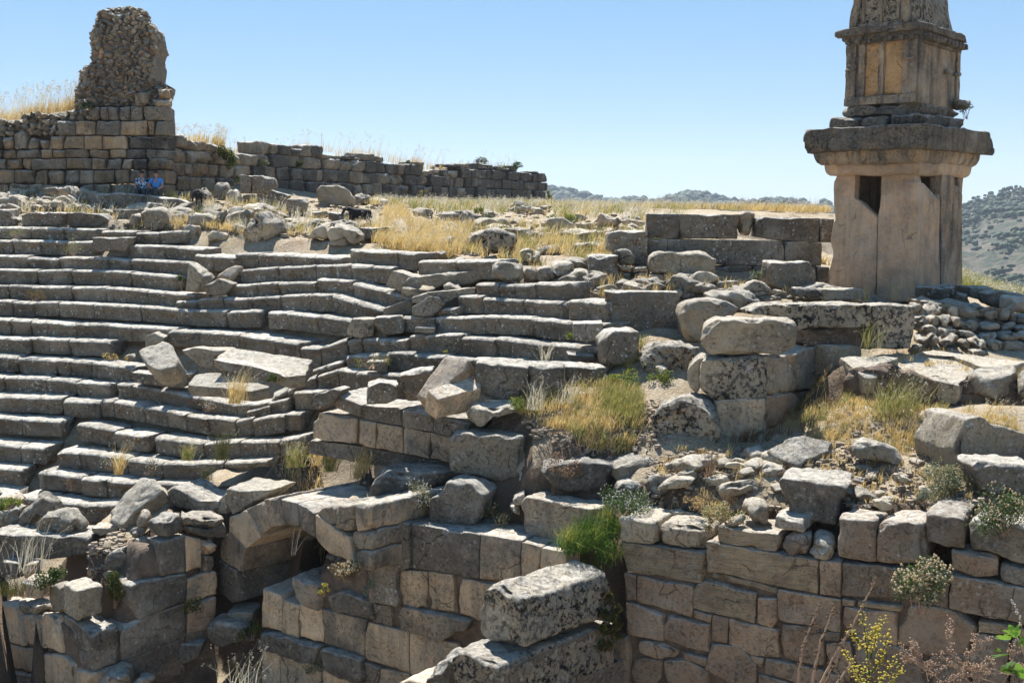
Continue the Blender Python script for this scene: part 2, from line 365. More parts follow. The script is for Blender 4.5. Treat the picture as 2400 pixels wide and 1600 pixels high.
# ------------------------------------------------------------ ground sheet from depth points seen in the photo
def Dseat(k, x):
    s = max(0, x) / 1400.; s = min(s, 1.1) ** 1.6
    return (40 - .68 * k) * (1 - .29 * s)
GP = [(-150,455,46.3),(100,455,46.5),(250,455,46.5),(400,458,46.5),(640,470,50),(900,478,60),(1280,481,78),(1500,490,72),(1900,496,62),(2000,500,58),
      (-150,524,41),(0,524,41),(150,522,41),(300,524,40.7),(450,530,40),(600,548,38.2),(750,560,37),(820,565,36.6),
      (0,490,43.5),(250,490,43.5),(500,498,43),(700,505,42),(850,512,41),(1000,505,43),(1000,530,40),(1150,510,44),(1300,505,50),(1500,505,50),
      (1100,540,39),(1300,530,44),(1450,530,44),(1100,570,36),(1250,575,35.5),(1400,580,34),(1500,575,34),(1530,600,32.5),(930,575,36.2),(1060,590,34.5),
      (1090,600,33.5),(1200,620,31.5),(1300,640,30.5),(1380,660,29.8),(1500,655,30.2),(1640,665,30),(1720,665,30.2),(1800,675,30),(1940,680,30),
      (1600,690,28.8),(1800,700,28.5),(2000,705,29.5),(2200,712,29),(2400,735,28),(1450,690,28.8),(2250,650,45),(2400,700,40),(2450,690,50),
      (2150,722,27.5),(2400,757,26.5),(2600,770,26),(2150,825,24.8),(2300,840,24.3),(2450,850,24),(2600,860,24),
      (2010,845,24.2),
      (1500,810,25.3),(1600,830,25),(1420,870,25),(1350,915,24.4),(1230,930,24.2),(1120,975,24),(1240,975,23.4),(1400,960,23.4),(1560,930,23.6),
      (1620,960,23.2),(1500,1010,22.6),(1350,1010,22.6),(1240,1010,23.2),(1640,1040,22),(1760,1030,22.3),(1900,1000,22.2),(1800,1012,22.4),(1860,975,23.5),(1920,935,24.8),(1950,915,25.4),(1985,920,23.1),(2100,960,22),(2250,975,21.6),(2400,970,21.6),(2600,980,21.5),
      (1900,1080,20.8),(2100,1060,20.9),(2300,1060,20.4),(1750,1110,20.7),(1600,1120,21),(1480,1120,21.4),(1300,1090,22),(1230,1120,22.3),(1440,1160,20.9),
      (1700,1170,20),(1900,1150,19.5),(2100,1160,18.8),(2300,1160,18.1),(2450,1160,17.8),
      (880,1100,24.2),(1000,1080,24),(1080,1090,23.8),(860,1150,24),(700,1065,27.6),(620,1085,28.2),(480,1135,28),(760,1080,27),
      (860,1080,25.2),(420,1150,26.8),(400,1190,26.4),(330,1210,26.5),(200,1240,26.6),(0,1240,26.8),(-150,1240,27),
      (300,1290,25.3),(210,1280,25.4),(0,1215,27.3),(-150,1215,27.4),(100,1330,25),(180,1350,24.7),(0,1350,25)]
WP = []     # world points
def cliff(ref, D, a, top, cb=.5, ct=.95, zb=-10.3):
    a = math.radians(a); n = np.array((-math.sin(a), math.cos(a), 0)); o = at(ref[0], ref[1], D)
    tt = []
    for (x0, y0), (x1, y1) in zip(top[:-1], top[1:]):
        k = max(1, int(abs(x1 - x0) / 14)); tt += [(x0 + (x1 - x0) * i / k, y0 + (y1 - y0) * i / k) for i in range(k)]
    for x, y in tt + [top[-1]]:
        d = ray(x, y); p = d * ((o @ n) / (d @ n)); q = p + n * ct; WP.append(q); q = p + n * cb; WP.append(np.array((q[0], q[1], zb))); q = p + n * max(.1, cb - .7); WP.append(np.array((q[0], q[1], zb))); q = p - n * .5; WP.append(np.array((q[0], q[1], zb)))
cliff((1440,1265), 20.3, -30, [(1455,1218),(1530,1225),(1600,1225),(1660,1228),(1750,1228),(1860,1240),(1960,1218),(2050,1218),(2160,1212),(2300,1218),(2450,1232),(2700,1260),(2900,1290)])
cliff((860,1301), 22.9, -30, [(880,1215),(970,1232),(1050,1245),(1120,1255),(1230,1272),(1330,1285),(1425,1300)])
cliff((860,1301), 22.9, -30, [(625,1372),(660,1375),(700,1385),(780,1400),(850,1420)], ct=1.0)
cliff((2000,900), 22.9, -6, [(1975,856),(2080,865),(2200,888),(2300,890),(2420,898),(2600,910)], zb=float(at(2150,955,22.3)[2]), cb=.35, ct=.6)
cliff((214.6,1570), 23.3, 42, [(232,1372),(270,1350),(310,1335),(350,1262),(400,1245),(450,1235),(500,1230)])
cliff((204,1570), 23.35, -45, [(-400,1400),(-90,1400),(-20,1410),(60,1430),(130,1440),(190,1460)])
cliff((553,1410), 25.2, -45, [(520,1240),(580,1220),(660,1215),(740,1235),(800,1260)], cb=3.45, ct=3.7)
# pit in front of the near walls
for p in ((450,1545,24.9),(560,1545,24.9),(500,1500,26.2),(600,1490,26.2)): WP.append(at(*p))
for x, y, z in ((-12,16,-10.8),(-6,16,-10.8),(0,14,-9.3),(6,10,-9.2),(12,8,-9.2),(20,5,-9.2),(-20,16,-9.3),(-12,5,-9.2),(0,3,-9.2),(-2,20.5,-10.6),(-6,21.5,-10.7),(-9,21.5,-10.8),(-12,22,-10.8),(1,17.5,-9.3),(5,14.5,-9.3),(0,18.8,-9.3),(-3.5,23,-9.3),(-5,23.2,-9.3),(8,13,-9.3),(-30,-30,-9),(30,-30,-9),(-60,20,-8),(60,10,-8)): WP.append(np.array((x, y, z)))
# the outer world
for x, y, z in ((-30,44,.8),(-30,60,2.5),(-14,56,2.5),(0,90,1.2),(-30,100,2),(15,75,.2),(35,62,-14),(19,50,-7),(23,50,-8),(28,56,-11),(25,75,-14),(18,60,-5),(60,60,-12),(40,45,-9),(60,35,-8),(-60,60,0),(-80,120,-10),(0,130,-4),(60,120,-20),
      (-200,250,-60),(0,300,-60),(200,200,-60),(300,0,-60),(-300,0,-60),(-4500,4500,-60),(4500,4500,-60),(4500,-4500,-60),(-4500,-4500,-60),(0,4500,-60),(0,-300,-60),(4500,0,-60),(-4500,0,-60)): WP.append(np.array((x, y, float(z))))
SEATG = []
for k in range(0, 15):
    for x in range(-150, 1500, 110):
        D = Dseat(k, x) + .45
        if k < (x - 650) / 230: continue
        if x > 700 and k > 7 or x > 1360 and k > 5 or (x > 480 and k > 12) or (x > 700 and k > 10): continue
        z = -(.5 + .45 * k) - .5
        SEATG.append(np.array(((x - 1200) / F * D * 1.0, D, z)))
gp = [at(*p) for p in GP]
allp = gp + WP + SEATG
v2 = [Vector((p[0], p[1])) for p in allp]
r = delaunay_2d_cdt(v2, [], [], 0, 1e-4)
wv = [Vector((r[0][i][0], r[0][i][1], float(allp[r[3][i][0]][2]))) for i in range(len(r[0]))]
GT = BVHTree.FromPolygons(wv, [tuple(f) for f in r[2]])
def gz(x, y):
    h = GT.ray_cast(Vector((x, y, 500)), Vector((0, 0, -1)))
    return h[0].z if h[0] is not None else -60.
# depth by photo pixel
ip = [(p[0], p[1], p[2]) for p in GP] + [(q[0] / q[1] * F + 1200, 0, q[1]) for q in []]
ip += [(-150,1139,30.5),(0,1139,30.5),(250,1170,29.9),(0,930,33),(400,950,31.5),(700,1000,28.5),(700,850,30),(400,700,36),(900,700,31.5),(900,850,28.5),(1380,750,27.6),(1100,700,29.7),
       (-150,700,36.5),(-150,930,33),(-150,1700,23),(300,1700,23),(800,1700,20),(1200,1700,16),(1440,1640,15),(2600,1700,14)]
iv = [Vector((p[0], p[1])) for p in ip]
r2 = delaunay_2d_cdt(iv, [], [], 0, 1e-4)
IT = BVHTree.FromPolygons([Vector((r2[0][i][0], r2[0][i][1], ip[r2[3][i][0]][2])) for i in range(len(r2[0]))], [tuple(f) for f in r2[2]])
def gdepth(x, y):
    h = IT.ray_cast(Vector((x, y, 500)), Vector((0, 0, -1)))
    return h[0].z if h[0] is not None else 40.
def axis(lo, hi, st, far, g=1.35):
    a = list(np.arange(lo, hi + st / 2, st)); s_ = st; x = hi
    while x < far: s_ *= g; x += s_; a.append(x)
    s_ = st; x = lo; b = []
    while x > -far: s_ *= g; x -= s_; b.append(x)
    return b[::-1] + a
xs = axis(-21, 19, .2, 4400); ys = axis(12, 50, .2, 4400)
V = np.array([(x, y, gz(max(-4400, min(4400, x)), max(-4400, min(4400, y)))) for y in ys for x in xs])
near = np.exp(-(np.maximum(0, np.hypot(V[:, 0], V[:, 1] - 30) - 30) / 30) ** 2)
V[:, 2] += (fbm(V * (.9, .9, .2), 4) * .10 + fbm(V * (4, 4, 1), 2) * .035) * near - .04
nx = len(xs)
Fg = [(j * nx + i, j * nx + i + 1, (j + 1) * nx + i + 1, (j + 1) * nx + i) for j in range(len(ys) - 1) for i in range(nx - 1)]
tag(mk('ground', V, Fg, 'ground', origin=np.zeros(3)), 'dry straw coloured hillside ground', 'ground', kind='structure')
def gpt(x, y):
    """ground point seen at a photo pixel"""
    return at(x, y, gdepth(x, y))
# ------------------------------------------------------------ theatre seating
def Dsurf(x, y):
    c = 1 - .29 * min(max(0, x) / 1400., 1.1) ** 1.6
    k = ((y - 500) * c * 40 - .5 * F) / (.45 * F + .68 * c * (y - 500))
    return (40 - .68 * k) * c
def seat_block(P1, P2, h=.47, t=.85, mat='seat', parent=None, label=None, name='seat_block', lip=1, seed=0):
    d = P2 - P1; hd = np.array((d[0], d[1], 0)); hd /= np.linalg.norm(hd)
    back = np.array((-hd[1], hd[0], 0)); up = np.array((0, 0, 1.))
    if lip: cs = [(0, -.065), (0, -.15), (.045, -.18), (.065, -h), (t, -h), (t, .0), (.13, 0), (.045, -.022)]
    else: cs = [(0, 0), (0, -h), (t, -h), (t, 0)]
    P = [P1 + back * a + up * b for a, b in cs]
    k = dict(STY['seat']); k['rnd'] = .02
    V, Fc = prism(P, d, res=.095, **k)
    o = mk(name, V, Fc, mat, parent)
    if label: o['label'] = label
    return o
def row(c, pts, label, h=.47, t=.85, mat='seat', D=None, jit=.012, lip=1):
    P = [px(c, p) for p in pts]
    Q = [at(p[0], p[1], D(p[0]) if callable(D) else (D or Dsurf(*p))) for p in P]
    m = np.mean(Q, 0)
    root = empty('stone_seat_row', (m[0], m[1], m[2] - h), label, 'seat row', 'seat rows of the ruined theatre')
    # split over-long spans at natural block lengths
    for a, b in zip(Q[:-1], Q[1:]):
        L = np.linalg.norm(b - a); n = max(1, int(round(L / 2.3)))
        for i in range(n):
            p, q = a + (b - a) * i / n, a + (b - a) * (i + 1) / n
            e = (q - p) / np.linalg.norm(q - p) * .006
            o = np.array((random.uniform(-jit, jit), random.uniform(-2 * jit, 2 * jit), random.uniform(-jit, jit)))
            if random.random() < .18: o = o + np.array((0, random.uniform(-.10, .06), random.uniform(-.05, .03)))
            tw = np.array((0, random.uniform(-.03, .03), random.uniform(-.02, .02)))
            seat_block(p + e + o, q - e + o + tw, h, t, mat, root, lip=lip)
    return root
L_ = 'seat row, '
row('D', [(-160,86),(215,90)], L_ + 'leftmost stretch of the topmost tier, reaching the left edge of the photo', h=.4)
row('D', [(216,98),(440,101),(655,106)], L_ + 'topmost tier, broken end block just left of the small rubble', h=.42)
row('D', [(697,120),(935,123),(1090,126),(1240,120)], L_ + 'low broken stretch of the topmost tier under the pointed boulders', h=.4)
row('D', [(-160,181),(85,184),(270,187),(460,193),(628,197)], L_ + 'second tier from the top, at the left edge')
row('D', [(862,214),(1130,222),(1400,240)], L_ + 'second tier from the top, round worn left end')
row('D', [(1335,275),(1455,288),(1612,302)], L_ + 'second tier, short stretch with a notch before the pale slabs', t=1.7)
row('D', [(1612,272),(1770,276),(1960,280),(2160,292),(2345,302)], L_ + 'pale wide-topped stretch of the second tier behind the tall weeds', t=2.3, h=.45)
row('D', [(-160,286),(190,291),(405,297),(740,303),(890,313),(1310,330)], L_ + 'third tier from the top, left of the tipped pointed block')
row('D', [(-160,390),(255,391),(490,388),(765,395),(895,401),(1205,428)], L_ + 'fourth tier from the top, ending at a small dark shrub')
row('D', [(-160,490),(52,495),(230,500),(490,504),(720,503),(1010,531),(1335,553)], L_ + 'fifth tier from the top on the left side')
row('D', [(-160,601),(80,606),(228,608),(398,610),(640,619),(960,636),(1335,667)], L_ + 'sixth tier from the top on the left side')
row('D', [(-160,720),(65,729),(205,739),(515,756),(735,765),(895,776),(1205,790)], L_ + 'seventh tier from the top on the left side')
row('D', [(-160,846),(210,858),(470,871),(760,884)], L_ + 'eighth tier, ending beside the rubble patch with dry weeds')
row('D', [(-160,972),(115,990),(380,1000),(480,1010),(625,1025),(925,1062)], L_ + 'ninth tier, running to below the big tipped block')
row('D', [(-160,1112),(20,1122),(310,1135),(520,1147),(755,1163)], L_ + 'tenth tier on the left side, four large blocks')
row('D', [(-160,1250),(430,1266),(680,1287),(780,1292),(985,1325),(1150,1347),(1275,1381),(1430,1402),(1615,1424)], L_ + 'long eleventh tier running down to the bottom of the sag')
row('D', [(800,1165),(910,1176),(1105,1206),(1360,1262),(1625,1310)], L_ + 'tenth tier, sagging stretch left of the V shaped dip')
row('D', [(1628,1312),(1830,1302),(1975,1272)], L_ + 'short stretch rising right out of the V shaped dip', h=.42)
row('D', [(1622,1424),(1740,1404),(1950,1378),(2060,1370)], L_ + 'rising stretch right of the sag, beside the light podium wall')
row('D', [(-160,1392),(145,1410),(410,1422)], L_ + 'twelfth tier, at the left edge above the stepped ends')
row('N', [(740,222),(1120,285),(1460,325)], L_ + 'twelfth tier, wide sunlit top crossed by a long shadow')
row('N', [(-200,408),(195,440),(440,455)], L_ + 'thirteenth tier at the left edge', t=.95)
row('N', [(1495,352),(1990,410),(2350,388),(2740,380),(3000,345)], L_ + 'twelfth tier, right stretch behind the green grass tufts')
row('N', [(-200,640),(210,665)], L_ + 'fourteenth tier, short stub at the left edge', t=.95)
row('N', [(560,485),(780,505),(970,525),(1250,560),(1590,610),(2200,600),(2620,590)], L_ + 'thirteenth tier with clean radial joints, behind dry weeds')
row('N', [(365,695),(800,745),(1040,770),(1200,790),(1500,775),(1900,800)], L_ + 'fourteenth tier from the top, behind the leaning column piece')
row('N', [(-200,860),(130,905)], L_ + 'fifteenth tier, broken stub at the left edge behind boulders')
row('N', [(160,932),(450,965),(830,1015),(1160,1010)], L_ + 'lowest visible tier, brown faced, behind the grey boulders', t=.95)
# centre and right
row('D', [(1590,402),(1640,388),(1910,369),(2165,355),(2413,352),(2554,360)], L_ + 'third tier, arching stretch right of the tipped pointed block')
row('E', [(362,210),(500,214),(640,224)], L_ + 'third tier, its dark right end above the fallen slabs')
row('D', [(1545,492),(1765,480),(1915,471),(2170,460)], L_ + 'fourth tier, low stretch right of the jumbled blocks', h=.42)
row('E', [(118,300),(365,312)], L_ + 'fourth tier, single speckled block in the centre', h=.5)
row('E', [(366,328),(600,385),(762,440)], L_ + 'sloping pair of long blocks slid down to the right, upper one', h=.55)
row('D', [(1210,598),(1350,592),(1530,580),(1722,578)], L_ + 'fifth tier, lichen spotted blocks left of centre', h=.42)
row('D', [(1727,580),(1920,560),(2125,550),(2285,556)], L_ + 'fifth tier, lichen spotted blocks at the centre', h=.5)
row('E', [(228,418),(400,465),(578,522)], L_ + 'sloping pair of long blocks slid down to the right, lower one', h=.5)
row('D', [(1337,668),(1555,670),(1785,664)], L_ + 'sixth tier, left of centre under the slabs', h=.5)
row('D', [(1835,672),(1970,682),(2180,702),(2425,735),(2655,762)], L_ + 'sixth tier, centre stretch sloping to the orange lichened block', h=.5)
row('E', [(714,562),(935,568)], L_ + 'single rough block of the sixth tier right of centre', h=.42)
row('D', [(1148,799),(1370,810),(1640,832),(1885,868),(2055,892)], L_ + 'seventh tier, wide sunlit tops splashed with white lichen', t=1.1)
row('E', [(10,768),(140,778)], L_ + 'seventh tier, cracked corner block with a sunlit top', t=1.1, h=.55)
row('E', [(152,778),(330,722)], L_ + 'seventh tier, block turned and rising to the right', t=.9, h=.55)
row('E', [(335,722),(435,712),(625,722),(742,712)], L_ + 'low worn stretch between the cracked corner block and the right tiers', h=.4)
row('E', [(55,945),(185,898),(290,862)], L_ + 'low narrow stretch rising to the right above the V shaped dip', h=.32)
row('E', [(325,822),(480,815),(620,822)], L_ + 'short low stretch left of the right hand tiers', h=.4)
row('E', [(-190,1120),(-80,1066),(120,968),(270,918),(390,942)], L_ + 'rough stretch rising steeply to a broken corner', h=.5)
row('E', [(-360,1210),(-200,1172)], L_ + 'small stub at the dark hollow of the dip', h=.35)
row('E', [(392,945),(560,950),(765,965)], L_ + 'dark stretch behind the leaning slabs', h=.42)
row('E', [(-40,1075),(150,1078)], L_ + 'short stub left of the light podium wall', h=.5)
row('E', [(345,98),(675,116)], L_ + 'second tier, one large block at the edge of the golden grass', h=.5)
row('E', [(678,118),(805,128)], L_ + 'second tier, darker block left of the very long pale block', h=.5)
row('E', [(803,178),(1080,175),(1365,168)], L_ + 'very long pale block below the golden grass', h=.52)
row('E', [(1217,332),(1376,340)], L_ + 'short block left of the long dark one on the right', h=.48)
row('E', [(1377,336),(1620,332),(1838,330)], L_ + 'long dark stretch on the right under the round boulders', h=.48)
row('E', [(1085,428),(1255,434),(1545,442),(1830,455),(2105,466)], L_ + 'right hand tier meeting the tall dark slab, upper one')
row('E', [(930,505),(1085,500)], L_ + 'low worn stub left of the right hand tiers', h=.3)
row('E', [(937,562),(1270,556),(1600,570),(1890,598),(2100,606)], L_ + 'right hand tier meeting the tall dark slab, middle one')
row('E', [(757,690),(1115,688),(1345,700),(1700,742),(2105,768)], L_ + 'right hand tier meeting the small upright block, lower one', h=.52)
row('E', [(592,805),(790,818),(1000,834),(1200,850),(1500,868),(1860,880)], L_ + 'lowest right hand tier, half hidden by fallen slabs', h=.5)
# displaced seat blocks and slabs, each a thing of its own
def SB(c, pts, label, D=None, a=0, tilt=0, t=.6, mat='seat', sty='seat', name='fallen_block', cat='stone block', **k):
    if D is None:
        b = max([px(c, p) for p in pts], key=lambda p: p[1]); D = Dsurf(*b)
    return S(c, pts, D, a, tilt, t, mat, sty, label, name, cat, **k)
SB('D', [(625,166),(905,166),(862,262),(630,262)], 'squared grey block set one course proud on the second tier, left of the rubble', t=.7)
SB('D', [(1295,335),(1375,400),(1390,450),(1350,545),(1265,540),(1290,440)], 'pale block tipped on end with a pointed top, beside a small dark shrub', t=.5, sty='block', a=-20, mat='grey')
SB('D', [(1380,440),(1440,395),(1500,430),(1480,470),(1420,500),(1370,545),(1345,500)], 'pale jagged block leaning on the pointed one', t=.5, sty='rock', mat='grey')
SB('D', [(1410,490),(1500,450),(1610,485),(1545,570),(1410,550)], 'wedge shaped block leaning right of the pointed one', t=.5, mat='grey')
SB('D', [(1505,415),(1620,355),(1670,365),(1590,450),(1480,440)], 'flat buff slab tilted below the third tier', t=.25, mat='tan', tilt=35)
SB('D', [(988,850),(1060,820),(1135,850),(1120,900),(1000,915)], 'small grey block wedged behind the big tipped block', t=.5, mat='grey')
SB('D', [(1120,862),(1180,900),(1238,1000),(1212,1060),(1110,1100),(1010,1040),(948,950),(1000,915)], 'big diamond shaped block tipped towards the orchestra, its top face sunlit', D=29.9, tilt=52, a=-14, t=.55, mat='grey', sty='block')
SB('D', [(850,975),(900,965),(940,990),(900,1030),(850,1020)], 'small buff stone left of the big diamond shaped block', t=.3, mat='rub', sty='rock')
SB('D', [(905,1095),(1100,1108),(1105,1190),(920,1165)], 'dark block beneath the big diamond shaped block', t=.7)
SB('D', [(1105,1110),(1325,1100),(1290,1180),(1260,1205),(1110,1190)], 'cracked block right beneath the diamond shaped block', t=.7)
SB('D', [(1240,945),(1330,925),(1590,940),(1480,980),(1470,1060),(1385,1068),(1330,1010)], 'broken slab end with a sunlit top left of the long fallen slab', t=.6, mat='grey')
SB('D', [(1465,1000),(1600,925),(2150,1010),(2105,1110),(2000,1130),(1720,1045)], 'long fallen slab lying flat, its upper edge in shadow', D=28.2, tilt=76, a=-6, t=.28, mat='grey')
SB('D', [(1465,1008),(1722,1046),(2003,1132),(1850,1160),(1720,1125),(1560,1080)], 'narrow foot slab under the long fallen slab', D=28.35, a=-10, t=.5)
SB('D', [(1290,1180),(1340,1105),(1500,1095),(1850,1190),(1855,1205),(1740,1232),(1600,1210)], 'long pale slab lying below the first one, weeds growing over it', D=27.6, tilt=76, a=-6, t=.25, mat='grey')
SB('E', [(640,245),(825,290),(755,380),(690,385),(597,345)], 'grey block jammed under the third tier above the bright slab', a=-20, t=.6, mat='grey')
SB('E', [(705,370),(850,285),(975,290),(1000,330),(975,365),(830,400)], 'bright flat slab splashed with white lichen', tilt=66, a=12, t=.35, mat='pale')
SB('E', [(715,340),(760,300),(1040,265),(1320,240),(1345,290),(1130,355),(1000,340),(960,360)], 'long rough lichened block below the bright slab, sloping up right', t=.5, mat='grey', sty='block')
SB('E', [(1325,200),(1400,188),(1490,200),(1545,240),(1545,320),(1380,325),(1320,280)], 'rounded lichen grey boulder above the right hand tiers', t=.7, mat='grey', sty='rock')
SB('E', [(770,435),(880,400),(1215,365),(1215,410),(1090,430),(1000,470),(780,470)], 'low lichened edge block rising right', t=.5, mat='grey')
SB('E', [(1000,360),(1030,335),(1090,345),(1140,385),(1020,395)], 'small pointed lichened stone on the low edge block', t=.4, mat='rub', sty='rock')
SB('E', [(582,510),(760,445),(790,480),(770,555),(582,565)], 'lichened trapezoid block below the slid pair', t=.6, mat='grey')
SB('E', [(778,500),(900,428),(960,430),(1010,475),(925,560),(778,560)], 'gabled lichened block right of centre', t=.6, mat='grey')
SB('E', [(322,690),(365,580),(520,580),(515,695),(440,712)], 'block with an orange lichen patch, tilted in the sixth tier', t=.6, mat='pitted')
SB('E', [(525,568),(705,562),(740,620),(720,680),(590,690),(530,640)], 'dark rounded block right of the orange lichened one', t=.6, sty='block')
SB('E', [(800,640),(935,640),(938,675),(800,675)], 'low step stone at the left end of the right hand tiers', t=.5, mat='grey')
SB('E', [(465,878),(605,872),(605,940),(450,935)], 'low step stone beside the yellow weed', t=.5)
SB('E', [(1890,610),(2098,610),(2100,745),(1895,725)], 'block with a sunlit broken top beside the tall dark slab', t=.7)
SB('E', [(1850,822),(2040,830),(2050,870),(1860,870)], 'low step stone by the small upright block', t=.6)
SB('E', [(75,1155),(110,1100),(240,1060),(290,1070),(235,1170),(120,1215)], 'wedge block tipped at the left end of the podium cornice', D=25.4, t=.6, a=-15, mat='seat')
SB('E', [(480,1045),(560,1015),(690,1035),(688,1130),(605,1172),(472,1165)], 'dark cube shaped block standing on the podium cornice', D=24.3, t=.7, a=8, sty='ash')
SB('E', [(688,975),(850,930),(920,925),(880,1010),(830,1150),(740,1150)], 'upright block with a pale broken top behind the leaning slab', D=24.6, t=.6, sty='block')
SB('E', [(1012,828),(1168,862),(1150,925),(900,1152),(806,1110),(900,975)], 'long buff slab standing tilted on its end against the tiers', D=23.7, tilt=38, a=-25, t=.42, mat='tan', sty='seat')
SB('E', [(880,1072),(1040,1020),(1210,963),(1262,1040),(1250,1062),(962,1132)], 'long smooth buff slab lying aslant in front of the tilted one', D=23.3, tilt=62, a=18, t=.5, mat='tan', sty='seat')
SB('E', [(1215,880),(1575,915),(1560,1060),(1530,1130),(1400,1140),(1240,1100),(1213,1040)], 'large dark square block with a chipped corner in front of the right hand tiers', D=23.9, a=-8, t=.9, mat='slate', sty='block')
SB('E', [(1577,905),(1700,900),(1832,912),(1835,1050),(1700,1080),(1600,1150),(1560,1060)], 'dark square block right beside the chipped one, half behind dry weeds', D=24.0, t=.8, mat='slate', sty='block')
SB('E', [(1838,900),(1960,905),(2110,912),(2140,985),(2060,1040),(1840,1050)], 'dark block with a hollowed pale top left of the small upright block', D=24.5, t=.8, sty='block')
SB('E', [(2160,660),(2349,655),(2360,780),(2349,880),(2250,910),(2120,905),(2105,730)], 'small upright block with rounded shoulders', D=24.9, a=12, t=.7, sty='block')
SB('E', [(2103,385),(2610,395),(2640,640),(2560,690),(2105,690)], 'tall wide dark slab closing the right hand tiers, white lichen splash', D=26.6, a=-4, t=.45, mat='seat', sty='ash')
# podium wall under the right hand tiers
wl = empty('podium_wall', at(900, 1060, 24.5) , 'light smooth podium wall with a dark moulded cornice below the right hand tiers', 'wall')
PD = lambda c, p, D, **k: S(c, p, D, parent=wl, **k)
PD('E', [(238,1092),(430,1172),(430,1268),(240,1190)], 25.1, a=-33, t=1.2, mat='seat', sty='ash', name='cornice_block')
PD('E', [(432,1172),(708,1198),(712,1315),(432,1270)], 24.7, a=-30, t=1.1, mat='slate', sty='ash', name='cornice_block')
PD('E', [(712,1198),(930,1242),(930,1360),(714,1318)], 24.1, a=-30, t=1.1, mat='slate', sty='ash', name='cornice_block')
PD('E', [(932,1242),(1170,1300),(1170,1420),(932,1362)], 23.6, a=-30, t=1.1, mat='slate', sty='ash', name='cornice_block')
PD('E', [(140,1225),(410,1262),(405,1445),(195,1420),(95,1400),(100,1290)], 25.3, a=-28, t=.7, mat='tan', sty='ash', name='wall_block')
PD('E', [(412,1262),(533,1295),(530,1468),(408,1448)], 25, a=-28, t=.7, mat='tan', sty='ash', name='wall_block')
PD('E', [(537,1297),(718,1325),(716,1505),(534,1470)], 24.7, a=-28, t=.7, mat='tan', sty='ash', name='wall_block')
PD('E', [(722,1325),(905,1362),(900,1540),(720,1506)], 24.3, a=-28, t=.7, mat='half', sty='ash', name='wall_block')
PD('E', [(908,1362),(1100,1400),(1100,1575),(904,1542)], 23.9, a=-28, t=.7, mat='half', sty='ash', name='wall_block')
PD('E', [(70,1412),(400,1455),(720,1512),(1020,1570),(1020,1640),(400,1570),(70,1500)], 24.4, a=-28, t=.9, mat='slate', sty='ash', name='wall_base')
# ------------------------------------------------------------ masonry walls; every big squared block is a part
def masonry(label, ref, D, a, c0, blocks, cat='wall', name='ashlar_wall', mat='tanwall', sty='ash', t=.6, jit=.02, core=None, part='wall_block'):
    p = px(c0, ref); root = empty(name, at(p[0], p[1], D), label, cat)
    for b in blocks:
        c, pts = b[0], b[1]; o = dict(b[2]) if len(b) > 2 else {}
        d = o.pop('d', 0)
        Q, n = plane_pts([px(c, q) for q in pts], D, a, o.pop('tilt', 0), p)
        off = n * (random.uniform(-jit, jit) + d)
        Q = [q + off for q in Q]
        k = dict(STY[o.get('sty', sty)]); k['res'] = max(.05, .0034 * D)
        V, Fc = prism(Q, n * o.get('t', t), **k)
        mk(o.get('name', part), V, Fc, o.get('mat', mat), root)
    if core:
        Q, n = plane_pts([px(core[0], q) for q in core[1]], D, a, 0, p)
        k = dict(STY['rock']); k['res'] = .25; k['rough'] = .05
        V, Fc = prism([q + n * core[2] for q in Q], n * core[3], **k); mk('earth_core', V, Fc, 'earth', root)
    return root
st = dict(mat='strata'); dk = dict(mat='dkwall')
